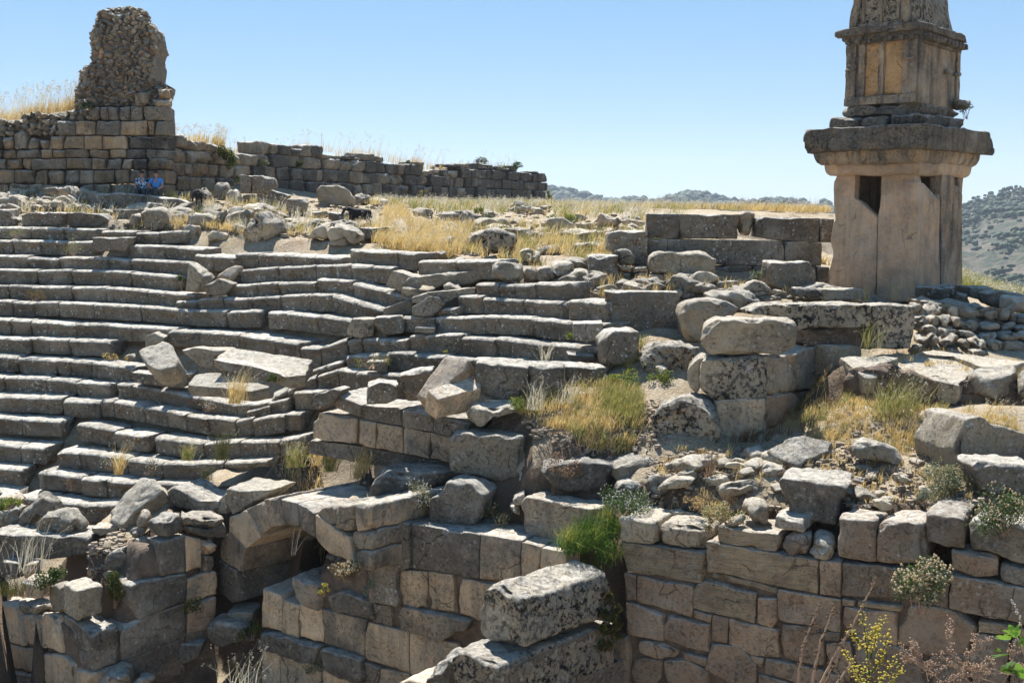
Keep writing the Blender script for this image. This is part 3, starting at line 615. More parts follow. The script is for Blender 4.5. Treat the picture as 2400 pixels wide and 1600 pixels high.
masonry('long near masonry wall of brown squared and polygonal blocks, across the lower right', (411, 584), 20.3, -30, 'I', [
 ('I', [(438,430),(690,460),(695,605),(440,590)], dict(t=1.0, mat='pale', sty='block')),
 ('I', [(700,470),(830,480),(1035,520),(1035,668),(700,608)], dict(t=1.3, mat='pale', sty='worn')),
 ('I', [(1110,482),(1560,560),(1555,672),(1112,600)], dict(t=.9, mat='strata', sty='block')),
 ('I', [(1505,415),(1700,455),(1715,530),(1505,505)], dict(t=.8, mat='rub', sty='block')),
 ('I', [(1575,572),(1740,560),(1720,712),(1570,690)], dict(mat='dkwall', sty='rock')),
 ('I', [(1745,590),(1840,570),(1910,620),(1905,712),(1745,712)], dict(mat='rub', sty='rock')),
 ('I', [(1955,425),(2215,460),(2207,742),(1945,705)], dict(t=.9, mat='dkwall', sty='block')),
 ('J', [(1340,500),(1410,457),(1670,470),(1668,762),(1332,745)], dict(t=.9, mat='dkwall', sty='block')),
 ('J', [(1675,400),(1850,418),(1932,440),(1935,652),(1672,602)], dict(t=1.4, mat='dkwall', sty='block')),
 ('J', [(1965,480),(2015,450),(2450,505),(2450,765),(1975,648)], dict(t=1.0, mat='slate', sty='block')),
 ('I', [(458,595),(1040,675),(1020,890),(510,800),(455,650)], dict(mat='strata')),
 ('I', [(1045,592),(1820,725),(1810,955),(1040,800)], st),
 ('I', [(1825,722),(1965,737),(1968,975),(1828,955)], {}),
 ('J', [(1088,745),(1340,765),(1672,820),(1832,850),(1826,1050),(1510,1000),(1090,965)], dk),
 ('J', [(1835,655),(1940,662),(2162,700),(2165,830),(2010,835),(1850,770)], dict(sty='block')),
 ('J', [(2180,745),(2450,785),(2450,920),(2180,862)], dict(mat='slate', sty='block')),
 ('J', [(1838,820),(2450,925),(2450,1195),(1840,1050)], dk),
 ('I', [(480,812),(555,828),(555,1010),(495,1000)], {}),
 ('I', [(568,832),(955,897),(945,1115),(560,1015)], {}),
 ('I', [(958,897),(1050,862),(1385,960),(1372,1155),(952,1050)], st),
 ('I', [(1075,808),(1110,808),(1130,845),(1100,860),(1070,840)], dict(mat='rub')),
 ('I', [(1135,822),(1530,915),(1525,962),(1300,902),(1140,857)], dict(mat='strata', sty='block')),
 ('I', [(1400,985),(1530,992),(1525,1150),(1490,1195),(1388,1150)], {}),
 ('I', [(1535,922),(1970,995),(1965,1220),(1530,1130)], {}),
 ('I', [(1975,985),(2065,1000),(2060,1035),(1975,1030)], {}),
 ('J', [(1200,1000),(1515,1045),(1510,1080),(1200,1037)], st),
 ('J', [(1110,1037),(1480,1087),(1478,1315),(1130,1212),(1100,1150)], {}),
 ('J', [(1530,1030),(1840,1055),(2030,1200),(1965,1365),(1700,1385),(1485,1300),(1492,1150)], dict(sty='block')),
 ('J', [(2035,1140),(2450,1210),(2450,1262),(2035,1217)], dict(mat='strata')),
 ('J', [(2030,1230),(2260,1265),(2240,1400),(2240,1600),(1990,1600),(1968,1370)], dk),
 ('J', [(2265,1262),(2450,1275),(2450,1620),(2245,1600)], dk),
 ('I', [(490,1012),(755,1097),(747,1285),(500,1230)], {}),
 ('I', [(758,1097),(1070,1162),(1060,1350),(850,1310),(750,1270)], {}),
 ('I', [(955,1065),(1078,1097),(1070,1155),(955,1125)], {}),
 ('I', [(1080,1097),(1195,1122),(1180,1295),(1075,1277)], {}),
 ('I', [(1200,1122),(1550,1212),(1550,1400),(1360,1380),(1190,1290)], {}),
 ('I', [(1557,1160),(1815,1190),(1850,1275),(1855,1440),(1790,1450),(1572,1390),(1545,1250)], {}),
 ('I', [(1825,1200),(1960,1230),(1955,1285),(1850,1272)], dict(mat='dkwall')),
 ('J', [(985,1300),(1145,1288),(1180,1450),(1140,1568),(1060,1520),(985,1450)], {}),
 ('J', [(1190,1225),(1470,1320),(1620,1380),(1690,1600),(1380,1600),(1190,1420)], dk),
 ('J', [(1700,1390),(1960,1372),(1985,1600),(1700,1600)], dk),
 ('I', [(560,1280),(620,1275),(850,1352),(820,1400),(700,1410),(560,1350)], dict(sty='block')),
 ('I', [(860,1350),(1045,1397),(1030,1450),(870,1400)], {}),
 ('I', [(1070,1297),(1260,1310),(1330,1370),(1390,1450),(1385,1568),(1250,1600),(1030,1470)], {}),
 ('I', [(1345,1382),(1440,1405),(1420,1465),(1360,1420)], {}),
 ('I', [(530,1412),(600,1397),(740,1420),(735,1530),(700,1600),(560,1580),(520,1480)], {}),
 ('I', [(747,1425),(870,1397),(1060,1490),(1050,1620),(780,1620)], {}),
 ('I', [(1450,1400),(1850,1482),(1840,1620),(1440,1500)], {}),
 ('I', [(1400,1512),(1700,1590),(1690,1660),(1400,1660)], {}),
 ('I', [(1875,1500),(1990,1520),(1990,1640),(1860,1620)], {}),
 ('I', [(380,1290),(500,1240),(520,1400),(510,1600),(380,1600)], {}),
 ('J', [(1000,2900 - 1340),(1130,1590),(1380,1620),(1380,1700),(1000,1700)], {}),
], core=('I', [(430,640),(1100,700),(1940,760),(2349,790),(3200,1000),(3200,1900),(300,1900),(360,1200)], .09, 1.3))
masonry('smooth tan wall with dark patina beam, moulding and clover shaped gaps, centre bottom', (470, 690), 22.9, -30, 'H', [
 ('H', [(505,420),(778,468),(782,768),(700,790),(692,900),(722,985),(700,1045),(505,1000),(505,700)], dict(mat='slate', t=1.5, d=-.12, name='pilaster_slab')),
 ('H', [(782,470),(1250,545),(1240,845),(785,770)], dict(mat='slate', t=1.2, d=-.03)),
 ('H', [(1252,545),(1525,590),(1520,905),(1242,850)], dict(mat='half', t=1.2)),
 ('H', [(1530,602),(1663,630),(1645,860),(1525,900)], dict(mat='tan')),
 ('H', [(1668,635),(1840,668),(1830,900),(1660,860)], dict(mat='tan')),
 ('H', [(700,785),(880,802),(885,1062),(722,1032),(692,900)], dict(mat='tan')),
 ('H', [(893,797),(1063,827),(1078,1100),(893,1062)], dict(mat='tan')),
 ('H', [(1112,842),(1340,880),(1330,1150),(1090,1102)], dict(mat='tan')),
 ('H', [(735,1037),(1200,1132),(1170,1200),(1100,1205),(1000,1272),(722,1197),(705,1090)], dict(mat='half', d=-.08, name='moulded_block')),
 ('H', [(505,1020),(638,1042),(642,1182),(510,1147)], dict(mat='half')),
 ('H', [(480,1150),(760,1217),(762,1500),(457,1400),(452,1240)], dict(mat='tan')),
 ('H', [(768,1222),(1100,1300),(1100,1560),(768,1502)], dict(mat='tan')),
 ('H', [(-35,830),(90,868),(170,892),(168,1058),(60,1035),(-10,970)], dict(mat='half', t=1.3, d=-.1, name='moulded_block', sty='block')),
 ('H', [(-255,920),(-130,960),(-115,990),(-108,1222),(-255,1185)], dict(mat='tan', t=1.0)),
 ('H', [(-105,992),(5,1030),(5,1262),(-105,1230)], dict(mat='tan')),
 ('H', [(220,962),(300,930),(540,1022),(530,1142),(222,1062)], dict(mat='slate', t=1.4, d=-.1, sty='block')),
 ('H', [(172,1057),(470,1132),(450,1380),(182,1290)], dict(mat='half')),
 ('H', [(10,1015),(168,1057),(178,1288),(10,1250)], dict(mat='tan')),
 ('H', [(-250,1205),(-60,1240),(175,1300),(175,1420),(-100,1370),(-250,1310)], dict(mat='slate', d=-.16, sty='block', name='moulded_base')),
 ('H', [(180,1310),(450,1390),(478,1530),(420,1568),(172,1450)], dict(mat='slate', d=-.2, sty='block', name='moulded_base')),
 ('H', [(-250,1320),(-130,1370),(-130,1640),(-255,1640)], dict(mat='tan')),
 ('H', [(-125,1375),(160,1450),(160,1650),(-125,1640)], dict(mat='tan')),
 ('H', [(165,1470),(420,1570),(450,1700),(165,1700)], dict(mat='tan')),
 ('H', [(450,1420),(560,1470),(545,1640),(455,1600)], dict(mat='dkwall')),
 ('H', [(560,1472),(765,1505),(760,1700),(545,1690)], dict(mat='tan')),
 ('H', [(770,1505),(1100,1565),(1100,1700),(770,1700)], dict(mat='tan')),
 ('H', [(440,592),(503,602),(503,1000),(465,960),(455,830)], dict(mat='slate', t=1.0)),
 ('H', [(316,590),(400,512),(500,545),(500,640),(425,655),(440,700),(340,690)], dict(mat='pale', t=1.2, sty='worn')),
], core=('H', [(-230,1000),(520,560),(1250,640),(1900,800),(1900,1900),(-230,1900)], .1, 1.2))
# perpendicular stub wall with the huge block
def BW(c, pts, D, **k): return S(c, pts, D, a=-44, **k)
S('H', [(1248,1010),(1296,905),(1345,890),(1530,1000),(1545,1060),(1560,1325),(1400,1300),(1262,1245),(1240,1130)], 18.3, -44, t=2.15, mat='pitted', sty='sq', label='huge rough limestone block with a sunlit white top, bottom centre', res=.05)
r_ = empty('stub_wall', at(1240, 1560, 18), 'stub of wall in two courses carrying the huge rough block', 'wall')
S('H', [(1062,1385),(1110,1350),(1352,1450),(1365,1500),(1365,1800),(1060,1760)], 17.9, -44, t=3.0, mat='pitted', sty='block', parent=r_, name='wall_block', res=.05)
S('H', [(870,1400),(930,1372),(1075,1392),(1060,1700),(870,1650)], 18.6, -44, t=1.6, mat='slate', sty='rock', label='rough dark block left of the stub wall, bottom edge')
S('H', [(690,1555),(760,1540),(870,1568),(870,1750),(690,1750)], 19.3, -40, t=1.2, mat='tan', sty='block', label='tan block with a sunlit top cut by the bottom edge of the photo')
Q, n = plane_pts([px('H', q) for q in [(1358,1466),(1992,1216),(1995,1500),(1850,1568),(1365,1800)]], 17.95, 46, 0, px('H', (1365, 1500)))
def BR(pts, mat, d=0, t=.6, nm='wall_block'):
    Q, n = plane_pts([px('H', q) for q in pts], 17.95, 46, 0, px('H', (1365, 1500))); k = dict(STY['ash']); k['res'] = .07
    V, Fc = prism([q + n * d for q in Q], n * t, **k); mk(nm, V, Fc, mat, r_)
BR([(1372,1480),(1992,1216),(1997,1480),(1850,1555),(1372,1790)], 'dkwall', -.03)
BR([(1998,1214),(2160,1150),(2160,1420),(1999,1480)], 'dkwall', -.02)
BR([(1860,1560),(2110,1450),(2250,1400),(2250,1700),(1860,1800)], 'dkwall', -.02)
BR([(1372,1800),(1850,1562),(1850,1900),(1372,1950)], 'dkwall', -.02)
# the walls left of the arch
refB = (630, 1480)
masonry('dark patinated corner wall of large squared blocks left of the arch', refB, 23.3, 42, 'G', [
 ('G', [(630,1222),(812,1165),(815,1420),(640,1490)], dict(mat='slate', t=1.55, sty='block')),
 ('G', [(820,1200),(945,1132),(1278,1010),(1278,1250),(1100,1320),(845,1420)], dict(mat='slate', t=.9)),
 ('G', [(890,905),(985,865),(1278,812),(1278,1005),(945,1125),(900,1020)], dict(mat='slate', t=.9, sty='block')),
 ('G', [(1095,602),(1270,558),(1280,800),(1108,835),(1095,760)], dict(mat='slate', t=.6)),
 ('G', [(1282,560),(1390,577),(1385,772),(1284,805)], dict(mat='tan', t=.6)),
 ('G', [(1288,855),(1420,808),(1492,800),(1497,960),(1292,1030)], dict(mat='tan')),
 ('G', [(1288,1034),(1485,968),(1492,1180),(1290,1220)], dict(mat='tanwall')),
 ('G', [(1282,1225),(1492,1185),(1492,1400),(1282,1420)], dict(mat='dkwall')),
 ('G', [(845,1424),(1275,1255),(1275,1500),(850,1600)], dict(mat='dkwall')),
 ('G', [(640,1496),(840,1430),(845,1640),(640,1700)], dict(mat='tanwall')),
 ('G', [(1095,470),(1268,402),(1266,545),(1110,565)], dict(mat='slate', t=.65, sty='worn')),
 ('G', [(1300,500),(1445,512),(1570,470),(1565,560),(1450,572),(1310,535)], dict(mat='slate', t=.8, sty='block')),
 ('G', [(1400,600),(1470,570),(1515,600),(1510,695),(1410,700)], dict(mat='tan', t=.8, sty='rock')),
 ('G', [(1395,700),(1500,705),(1495,790),(1400,800)], dict(mat='rub', t=.8, sty='rock')),
 ('G', [(1270,430),(1380,440),(1480,420),(1560,430),(1560,480),(1440,500),(1280,490)], dict(mat='rub', t=.8, sty='crag')),
], core=('G', [(1000,640),(1500,620),(1560,1700),(640,1800),(640,1540),(850,1250)], .12, 1.2))
masonry('tan wall of big worn blocks with wide joints in the lower left corner', (600, 1480), 23.35, -45, 'G', [
 ('G', [(-90,1010),(95,1030),(172,1310),(-90,1255)], dict(mat='tan', sty='block')),
 ('G', [(135,1080),(380,1110),(412,1300),(420,1360),(190,1310),(150,1200)], dict(mat='tan', sty='worn')),
 ('G', [(50,1297),(290,1352),(300,1512),(80,1462)], dict(mat='tan', sty='block')),
 ('G', [(-90,1265),(42,1300),(62,1470),(-90,1440)], dict(mat='tan', sty='block')),
 ('G', [(305,1362),(430,1372),(500,1445),(500,1640),(310,1560)], dict(mat='tan', sty='block')),
 ('G', [(-90,1450),(60,1480),(70,1640),(-90,1640)], dict(mat='tanwall', sty='block')),
 ('G', [(75,1480),(300,1530),(300,1680),(80,1680)], dict(mat='tanwall', sty='block')),
 ('G', [(100,1010),(190,1020),(180,1075),(120,1065)], dict(mat='rub', sty='rock')),
 ('G', [(198,1020),(270,1030),(285,1092),(200,1082)], dict(mat='rub', sty='rock')),
 ('G', [(505,1460),(625,1500),(625,1700),(505,1660)], dict(mat='tan', sty='block')),
 ('G', [(300,905),(428,925),(428,1115),(300,1080)], dict(mat='grey', sty='block', t=.5, d=.15)),
], core=('G', [(-90,1000),(420,1120),(600,1240),(620,1900),(-90,1900)], .1, 1.4))
S('G', [(532,938),(702,888),(702,1080),(542,1148)], 23.5, 42, t=.8, mat='grey', sty='block', label='squared block with a sunlit top on the corner block of the left wall')
# the arch
ar = empty('stone_arch', at(640, 1400, 25), 'round arch of large tan voussoirs over a dark passage', 'arch')
refA = px('G', (1625, 1010))
def AR(pts, mat='tan', d=0, t=3.4, sty='ash', name='voussoir'):
    Q, n = plane_pts([px('G', q) for q in pts], 25.2, -45, 0, refA); k = dict(STY[sty]); k['res'] = .08
    V, Fc = prism([q + n * d for q in Q], n * t, **k); mk(name, V, Fc, mat, ar)
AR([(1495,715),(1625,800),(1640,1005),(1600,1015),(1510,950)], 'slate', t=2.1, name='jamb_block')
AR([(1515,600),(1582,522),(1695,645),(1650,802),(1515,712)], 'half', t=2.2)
AR([(1580,425),(1688,378),(1740,440),(1790,565),(1695,640),(1580,518)], 'tan')
AR([(1692,372),(1792,322),(1862,500),(1792,545),(1745,440)], 'half')
AR([(1802,312),(1922,282),(1962,478),(1865,498)], 'half')
AR([(1927,300),(2042,332),(2052,490),(1965,478)], 'half')
AR([(2047,334),(2110,356),(2162,400),(2166,575),(2054,492)], 'half')
AR([(2167,408),(2300,500),(2330,560),(2270,680),(2170,578)], 'tan')
AR([(2300,505),(2400,560),(2440,740),(2275,682)], 'tan', t=1.6)
for p_, m_ in (([(2166,392),(2215,362),(2300,345),(2320,420),(2300,498),(2170,406)], 'rub'), ([(2304,345),(2430,340),(2440,440),(2425,520),(2305,500),(2322,420)], 'rub'), ([(2434,340),(2560,335),(2560,520),(2440,520)], 'half'),
    ([(2405,528),(2560,525),(2560,650),(2450,650)], 'rub'), ([(2450,655),(2560,655),(2560,800),(2450,760)], 'half')): AR(p_, m_, sty='sq', name='spandrel_stone', d=random.uniform(-.05, .03))
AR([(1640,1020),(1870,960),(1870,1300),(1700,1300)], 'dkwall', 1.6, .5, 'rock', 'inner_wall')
AR([(1450,700),(2700,700),(2700,1800),(1450,1800)], 'blackp', 3.5, .4, 'ash', 'inner_wall')  # near-black colour painted in for the shade deep in the passage
AR([(1600,420),(2500,420),(2500,700),(1600,700)], 'blackp', 3.3, .4, 'ash', 'inner_wall')  # same near-black stand-in for shade, behind the crown of the arch
# ---- masonry block courses in world space (tower wall, back walls)
def courses(into, O, r, n, segs, t=.6, sty='block', res=.16, jit=.03, k=None):
    for (s0, s1, z0, z1) in segs:
        g = .012; P = [O + r * (s0 + g) + np.array((0, 0, z1 - g)), O + r * (s1 - g) + np.array((0, 0, z1 - g)), O + r * (s1 - g) + np.array((0, 0, z0 + g)), O + r * (s0 + g) + np.array((0, 0, z0 + g))]
        off = n * random.uniform(-jit, jit)
        kk = dict(STY[sty]); kk['res'] = res
        if k: kk.update(k)
        V, Fc = prism([p + off for p in P], n * t, **kk); into.add(V, Fc)
# ------------------------------------------------------------ loose blocks and boulders, each a thing
def R(c, pts, label, D=None, a=0, tilt=0, t=.6, mat='grey', sty='block', name='stone_block', cat='stone block', **k):
    return S(c, pts, D, a, tilt, t, mat, sty, label, name, cat, **k)
def B_(c, pts, label, D=None, a=0, tilt=0, t=.7, mat='rock', sty='rock', **k):
    return S(c, pts, D, a, tilt, t, mat, sty, label, 'boulder', 'boulder', **k)
# lower left
R('G', [(-90,545),(160,548),(616,562),(612,680),(330,716),(120,690),(10,600),(-90,590)], 'long thick slab with a sunlit top at the left edge, boulders on it', 25.9, t=1.0, mat='slate')
B_('G', [(212,480),(280,400),(420,378),(520,450),(572,515),(540,552),(240,535)], 'oval grey boulder lying on the long slab at the left', 26.2, t=.6, mat='grey')
B_('G', [(105,480),(170,380),(220,300),(290,288),(380,350),(365,400),(260,410),(170,512)], 'ribbed boulder leaning behind the oval one at the left', 26.7, t=.5, mat='grey')
B_('G', [(-60,400),(150,368),(112,482),(0,505),(-60,490)], 'low grey boulder at the left edge beside the ribbed one', 26.8, mat='grey')
B_('G', [(-50,300),(60,288),(125,310),(130,352),(-50,350)], 'low stone behind green weeds at the left edge', 27.3, mat='rub')
R('G', [(630,500),(812,500),(800,545),(700,555),(640,530)], 'small pale flat slab right of the oval boulder', 26.2, t=.5, mat='pale', sty='seat')
R('G', [(745,405),(800,330),(962,152),(1065,165),(1118,240),(962,375),(905,410),(842,505),(765,475)], 'leaning grooved column piece with pale green lichen, pointing up right', 26.0, a=-30, tilt=40, t=.5, mat='grey', sty='block')
R('G', [(1135,240),(1180,215),(1380,320),(1475,330),(1480,400),(1390,432),(1250,388),(1140,292)], 'grey block lying between the leaning column piece and the arch', 26.0, a=-30, t=1.0, mat='slate', sty='worn')
R('G', [(1552,225),(1700,242),(1866,252),(1762,330),(1600,412),(1552,330)], 'block with a sunlit top sitting on the left haunch of the arch', 25.3, a=-20, t=1.2, mat='grey')
R('G', [(1480,330),(1550,260),(1560,400),(1500,400)], 'small block wedged left of the one on the arch haunch', 25.9, a=-20, t=.8, mat='grey')
B_('G', [(703,730),(760,660),(862,640),(905,700),(885,800),(740,832)], 'blue grey boulder in the scree left of the dark corner wall', 24.6, mat='slate', t=.6)
for i, p in enumerate([[(905,470),(960,400),(1015,430),(1010,500),(930,515)], [(870,520),(960,495),(1000,560),(900,575)], [(910,580),(1010,560),(1030,690),(960,700),(915,640)], [(905,720),(980,700),(1020,760),(960,810),(905,790)], [(860,820),(960,810),(985,870),(880,900)]]):
    B_('G', p, 'small rough core stone stacked at the broken edge of the dark corner wall', 24.9 - i * .12, mat='rub', t=.5, group='core stones of the corner wall')
R('G', [(5,722),(130,742),(132,850),(0,842)], 'grey block under the long slab, half hidden by dry weeds', 25.5, t=.5, mat='slate')
R('G', [(160,762),(235,752),(242,862),(162,852)], 'small tan block left of the dark shrub', 25.3, t=.5, mat='tan')
R('G', [(150,872),(292,882),(292,990),(180,985)], 'pale cut block with a ledge above the lower left wall', 24.5, t=.6, mat='tan')
B_('G', [(1408,1180),(1500,1150),(1650,1155),(1740,1200),(1695,1300),(1480,1332),(1410,1270)], 'smooth dark boulder in the pit below the arch', 24.6, mat='slate', sty='worn')
B_('G', [(1565,1090),(1750,1080),(1762,1150),(1650,1162),(1568,1125)], 'pale pointed block on top of the smooth pit boulder', 24.9, mat='grey', sty='block')
B_('G', [(1160,1305),(1390,1292),(1370,1400),(1220,1452)], 'dark squared block in the pit shadow', 24.6, mat='slate', sty='block')
B_('G', [(640,1560),(760,1490),(865,1500),(880,1640),(640,1650)], 'rounded stone at the bottom edge below the left corner wall', 23.2, mat='grey')
B_('G', [(890,1568),(960,1545),(1010,1600),(900,1640)], 'small pale stone at the bottom edge in the pit', 23.4, mat='pale')
# centre
R('H', [(478,140),(560,118),(770,110),(1080,148),(985,190),(960,270),(890,300),(760,330),(640,330),(620,362),(500,412),(478,432)], 'wide hollowed block behind white flowering weeds, centre', 24.0, a=-22, t=1.6, mat='slate', sty='worn')
R('X', [(1044,1040),(1062,1014),(1223,1026),(1223,1122),(1180,1128),(1105,1116),(1052,1100)], 'upright squared block with a hole and white lichen, centre', 22.9, a=-12, t=.75, mat='grey', sty='block')
R('H', [(895,470),(895,305),(955,272),(1000,182),(1180,188),(1275,272),(1245,440),(1165,517)], 'dark five sided block standing on the smooth tan wall', 22.2, a=-20, t=.7, mat='slate', sty='block')
B_('H', [(1225,185),(1500,180),(1520,290),(1300,300),(1240,260)], 'brown earth stained stone beneath the upright squared block', 22.9, mat='tanwall')
B_('H', [(1500,165),(1560,160),(1612,185),(1610,232),(1500,262)], 'small pale stone right of the upright squared block', 22.6, mat='pale')
B_('H', [(1608,235),(1660,190),(1782,242),(1700,272),(1620,270)], 'small pinkish stone under the white spotted dark boulder', 22.3, mat='pale')
R('H', [(1478,300),(1560,272),(1552,345),(1480,352)], 'small grey block left of the two toned block', 21.9, t=.5)
R('H', [(1450,372),(1522,357),(1527,430),(1462,420)], 'lower small stone left of the two toned block', 21.9, t=.5, mat='rub')
R('H', [(1528,335),(1562,288),(1940,362),(2045,375),(2050,480),(1985,600),(1832,662),(1542,600)], 'two toned block, dark above and tan below, on the wall end', 21.3, a=-28, t=.8, mat='half', sty='block')
B_('H', [(1655,125),(1682,82),(1970,42),(2192,82),(2162,200),(2082,267),(1930,272),(1820,250),(1740,205)], 'dark boulder dotted with round white lichen spots', 21.9, mat='slate', t=.8, sty='worn')
B_('I', [(405,112),(490,62),(690,10),(820,20),(805,100),(700,150),(480,197),(410,172)], 'flat topped grey boulder right of the white spotted one', 21.7, mat='grey', t=.8, sty='worn', a=10)
B_('I', [(630,182),(700,142),(880,150),(937,210),(905,290),(740,312),(640,242)], 'blue grey boulder below the flat topped one', 21.1, mat='slate', t=.6)
B_('I', [(420,220),(520,195),(640,220),(650,300),(430,310)], 'low blue grey stone behind the white flowered shrub', 21.3, mat='slate', t=.5)
B_('I', [(880,115),(940,32),(1112,40),(1162,120),(1042,172),(960,182)], 'pale tilted stone right of the blue grey boulder', 21.4, mat='grey', tilt=35)
B_('X', [(1205,1000),(1235,990),(1330,1005),(1440,1040),(1510,1075),(1470,1098),(1380,1090),(1300,1105),(1215,1130)], 'broad crumbling outcrop of pale bedrock below the golden grass', 22.4, tilt=55, t=.8, mat='rock', sty='crag')
B_('K', [(955,850),(1000,742),(1130,697),(1290,692),(1372,742),(1442,930),(1392,1000),(1260,1055),(1205,1112),(1100,1100),(1000,1062),(968,960)], 'large rounded pitted limestone block at the foot of the pier', 22.3, a=-14, t=.95, mat='pitted', sty='worn', res=.05)
# the pier and the rough row behind
pr = empty('stone_pier', at(1780, 1030, 22.5), 'pier of rough pitted limestone blocks, right of centre', 'pier')
refP = px('K', (1750, 930))
R('K', [(1305,300),(1330,185),(1400,142),(1935,152),(1967,215),(1950,332),(1830,387),(1600,387),(1370,377)], 'rough block with a broken pale scar capping the pier', 22.4, a=-8, t=.9, mat='rock', sty='sq')
def PR(c, pts, D, a, **k): S(c, pts, D, a, parent=pr, name='pier_block', **k)
PR('K', [(1300,480),(1330,412),(1700,395),(1752,440),(1752,672),(1560,712),(1370,692),(1298,610)], 22.5, -8, t=.8, mat='pitted', sty='sq', res=.05)
PR('K', [(1213,480),(1290,402),(1335,398),(1305,460),(1296,620),(1280,662),(1213,600)], 22.9, -8, t=.8, mat='pitted', sty='sq')
PR('K', [(1390,702),(1752,685),(1752,930),(1520,1002),(1440,962),(1415,850)], 22.5, -8, t=.8, mat='tan', sty='block')
for p in ([(1754,400),(1885,392),(1950,480),(1970,570),(1950,640),(1756,662)], [(1950,385),(2030,332),(2150,322),(2187,400),(2182,560),(2080,622),(1982,622),(1972,520)],
          [(1758,668),(1960,632),(1997,700),(1997,832),(1760,902)], [(2002,642),(2180,602),(2192,780),(2002,842)], [(2192,345),(2349,322),(2349,420),(2270,470),(2250,600),(2195,600)]):
    Q, n = plane_pts([px('K', q) for q in p], 22.52, 56, 0, refP); k = dict(STY['sq']); k['res'] = .07
    V, Fc = prism(Q, n * .6, **k); mk('pier_block', V, Fc, 'rock' if len(p) > 5 else 'tanwall', pr)
R('L', [(460,92),(560,45),(760,38),(1310,42),(1307,192),(980,202),(790,222),(785,150),(600,120),(470,115)], 'very long pitted block lying on the rough row before the tomb', 24.4, a=4, t=.9, mat='pitted', sty='sq', res=.06)
R('L', [(1312,44),(1605,50),(1592,300),(1560,345),(1312,345)], 'squared pitted block at the right end of the long one', 24.6, a=4, t=.9, mat='pitted', sty='block', res=.06)
R('L', [(700,215),(985,207),(1308,198),(1308,352),(1000,325),(800,330)], 'dark course under the very long pitted block', 24.75, a=4, t=.7, mat='dkwall', sty='sq')
R('L', [(1012,322),(1245,332),(1232,405),(1098,402),(1085,520),(1018,560)], 'tan block between the pier and the paving slabs', 24.3, a=30, t=.7, mat='rock', sty='sq')
B_('K', [(895,480),(900,392),(960,322),(1180,318),(1330,355),(1240,402),(1200,540),(1100,520),(1030,545)], 'rough pitted stone low behind the yellow green weeds', 24.5, mat='pitted', sty='rock')
B_('K', [(1020,462),(1090,452),(1112,590),(1025,545)], 'small upright stone among grass left of the pier', 24.2, mat='rub')
R('K', [(1150,100),(1180,32),(1300,2),(1500,20),(1572,72),(1540,122),(1345,162),(1320,292),(1240,307),(1190,262)], 'tall rounded block between the dark slab and the pier', 25.7, t=.9, mat='rock', sty='worn')
B_('F', [(100,870),(240,840),(540,852),(565,910),(480,962),(390,982),(200,960)], 'rough grey topped block behind the tall rounded one', 26.5, mat='pitted', t=.9)
R('F', [(245,772),(370,760),(412,800),(412,832),(240,837)], 'small flat stone in the rubble left of the cube shaped block', t=.6, mat='grey')
R('F', [(960,815),(1240,815),(1292,850),(1287,890),(970,887)], 'long low white spotted block at the foot of the tomb', 28.2, t=.6, mat='grey')
R('F', [(730,832),(800,815),(960,825),(960,887),(760,872)], 'low dark stone left of the white spotted one at the tomb', 28.2, t=.5, mat='slate', sty='rock')
R('F', [(612,628),(870,622),(922,700),(922,800),(710,827),(620,792)], 'cube shaped block standing before the dark wall left of the tomb', 29.4, a=6, t=.9, mat='seat')
R('F', [(1655,790),(1720,785),(1905,795),(1912,830),(1870,912),(1655,912)], 'block lying against the right foot of the tomb', 28.4, t=.7, mat='seat', sty='worn')
R('F', [(1910,840),(1970,845),(1985,920),(1915,922)], 'small upright stone right of the tomb', 28, t=.4, mat='grey')
R('F', [(1945,795),(2140,805),(2100,900),(2000,870),(1960,840)], 'grey block with a pale top right of the tomb', 28.6, t=.7, mat='grey')
R('F', [(2110,850),(2160,825),(2349,850),(2349,900),(2260,965),(2130,920)], 'larger block further right of the tomb', 27.6, t=.8, mat='seat')
R('F', [(2225,965),(2240,870),(2420,870),(2420,970)], 'brownish round ended block at the right edge', 26.9, t=.6, mat='tomb', sty='worn')
# dark low wall behind
dw = empty('low_wall', at(1730, 655, 31.5), 'low dark wall of smooth big blocks left of the tomb, dry grass above', 'wall')
for p, m, s_ in (([(-245,296),(-20,297),(-20,466),(-245,466)],'seat','ash'), ([(-17,298),(388,301),(380,471),(-17,466)],'seat','ash'), ([(505,330),(560,318),(945,326),(938,491),(700,486),(505,455)],'seat','ash'),
    ([(952,328),(1040,330),(1036,493),(952,491)],'seat','ash'), ([(-100,469),(700,487),(700,655),(-100,650)],'seat','ash'), ([(704,488),(960,494),(956,660),(704,656)],'seat','ash'),
    ([(100,655),(480,658),(480,830),(100,830)],'seat','ash'), ([(484,658),(700,661),(920,664),(920,830),(484,830)],'seat','ash'), ([(925,664),(1010,666),(1005,830),(925,830)],'half','ash'), ([(-245,469),(-103,470),(-103,700),(-245,700)],'seat','ash')):
    S('F', p, 31.5, 0, t=.7, mat=m, sty=s_, parent=dw, name='wall_block', ref=(1700, 650))
B_('F', [(378,300),(430,288),(502,312),(502,400),(462,452),(392,432)], 'rough white topped stone set in the gap of the low dark wall', 31.6, mat='rock', t=.6)
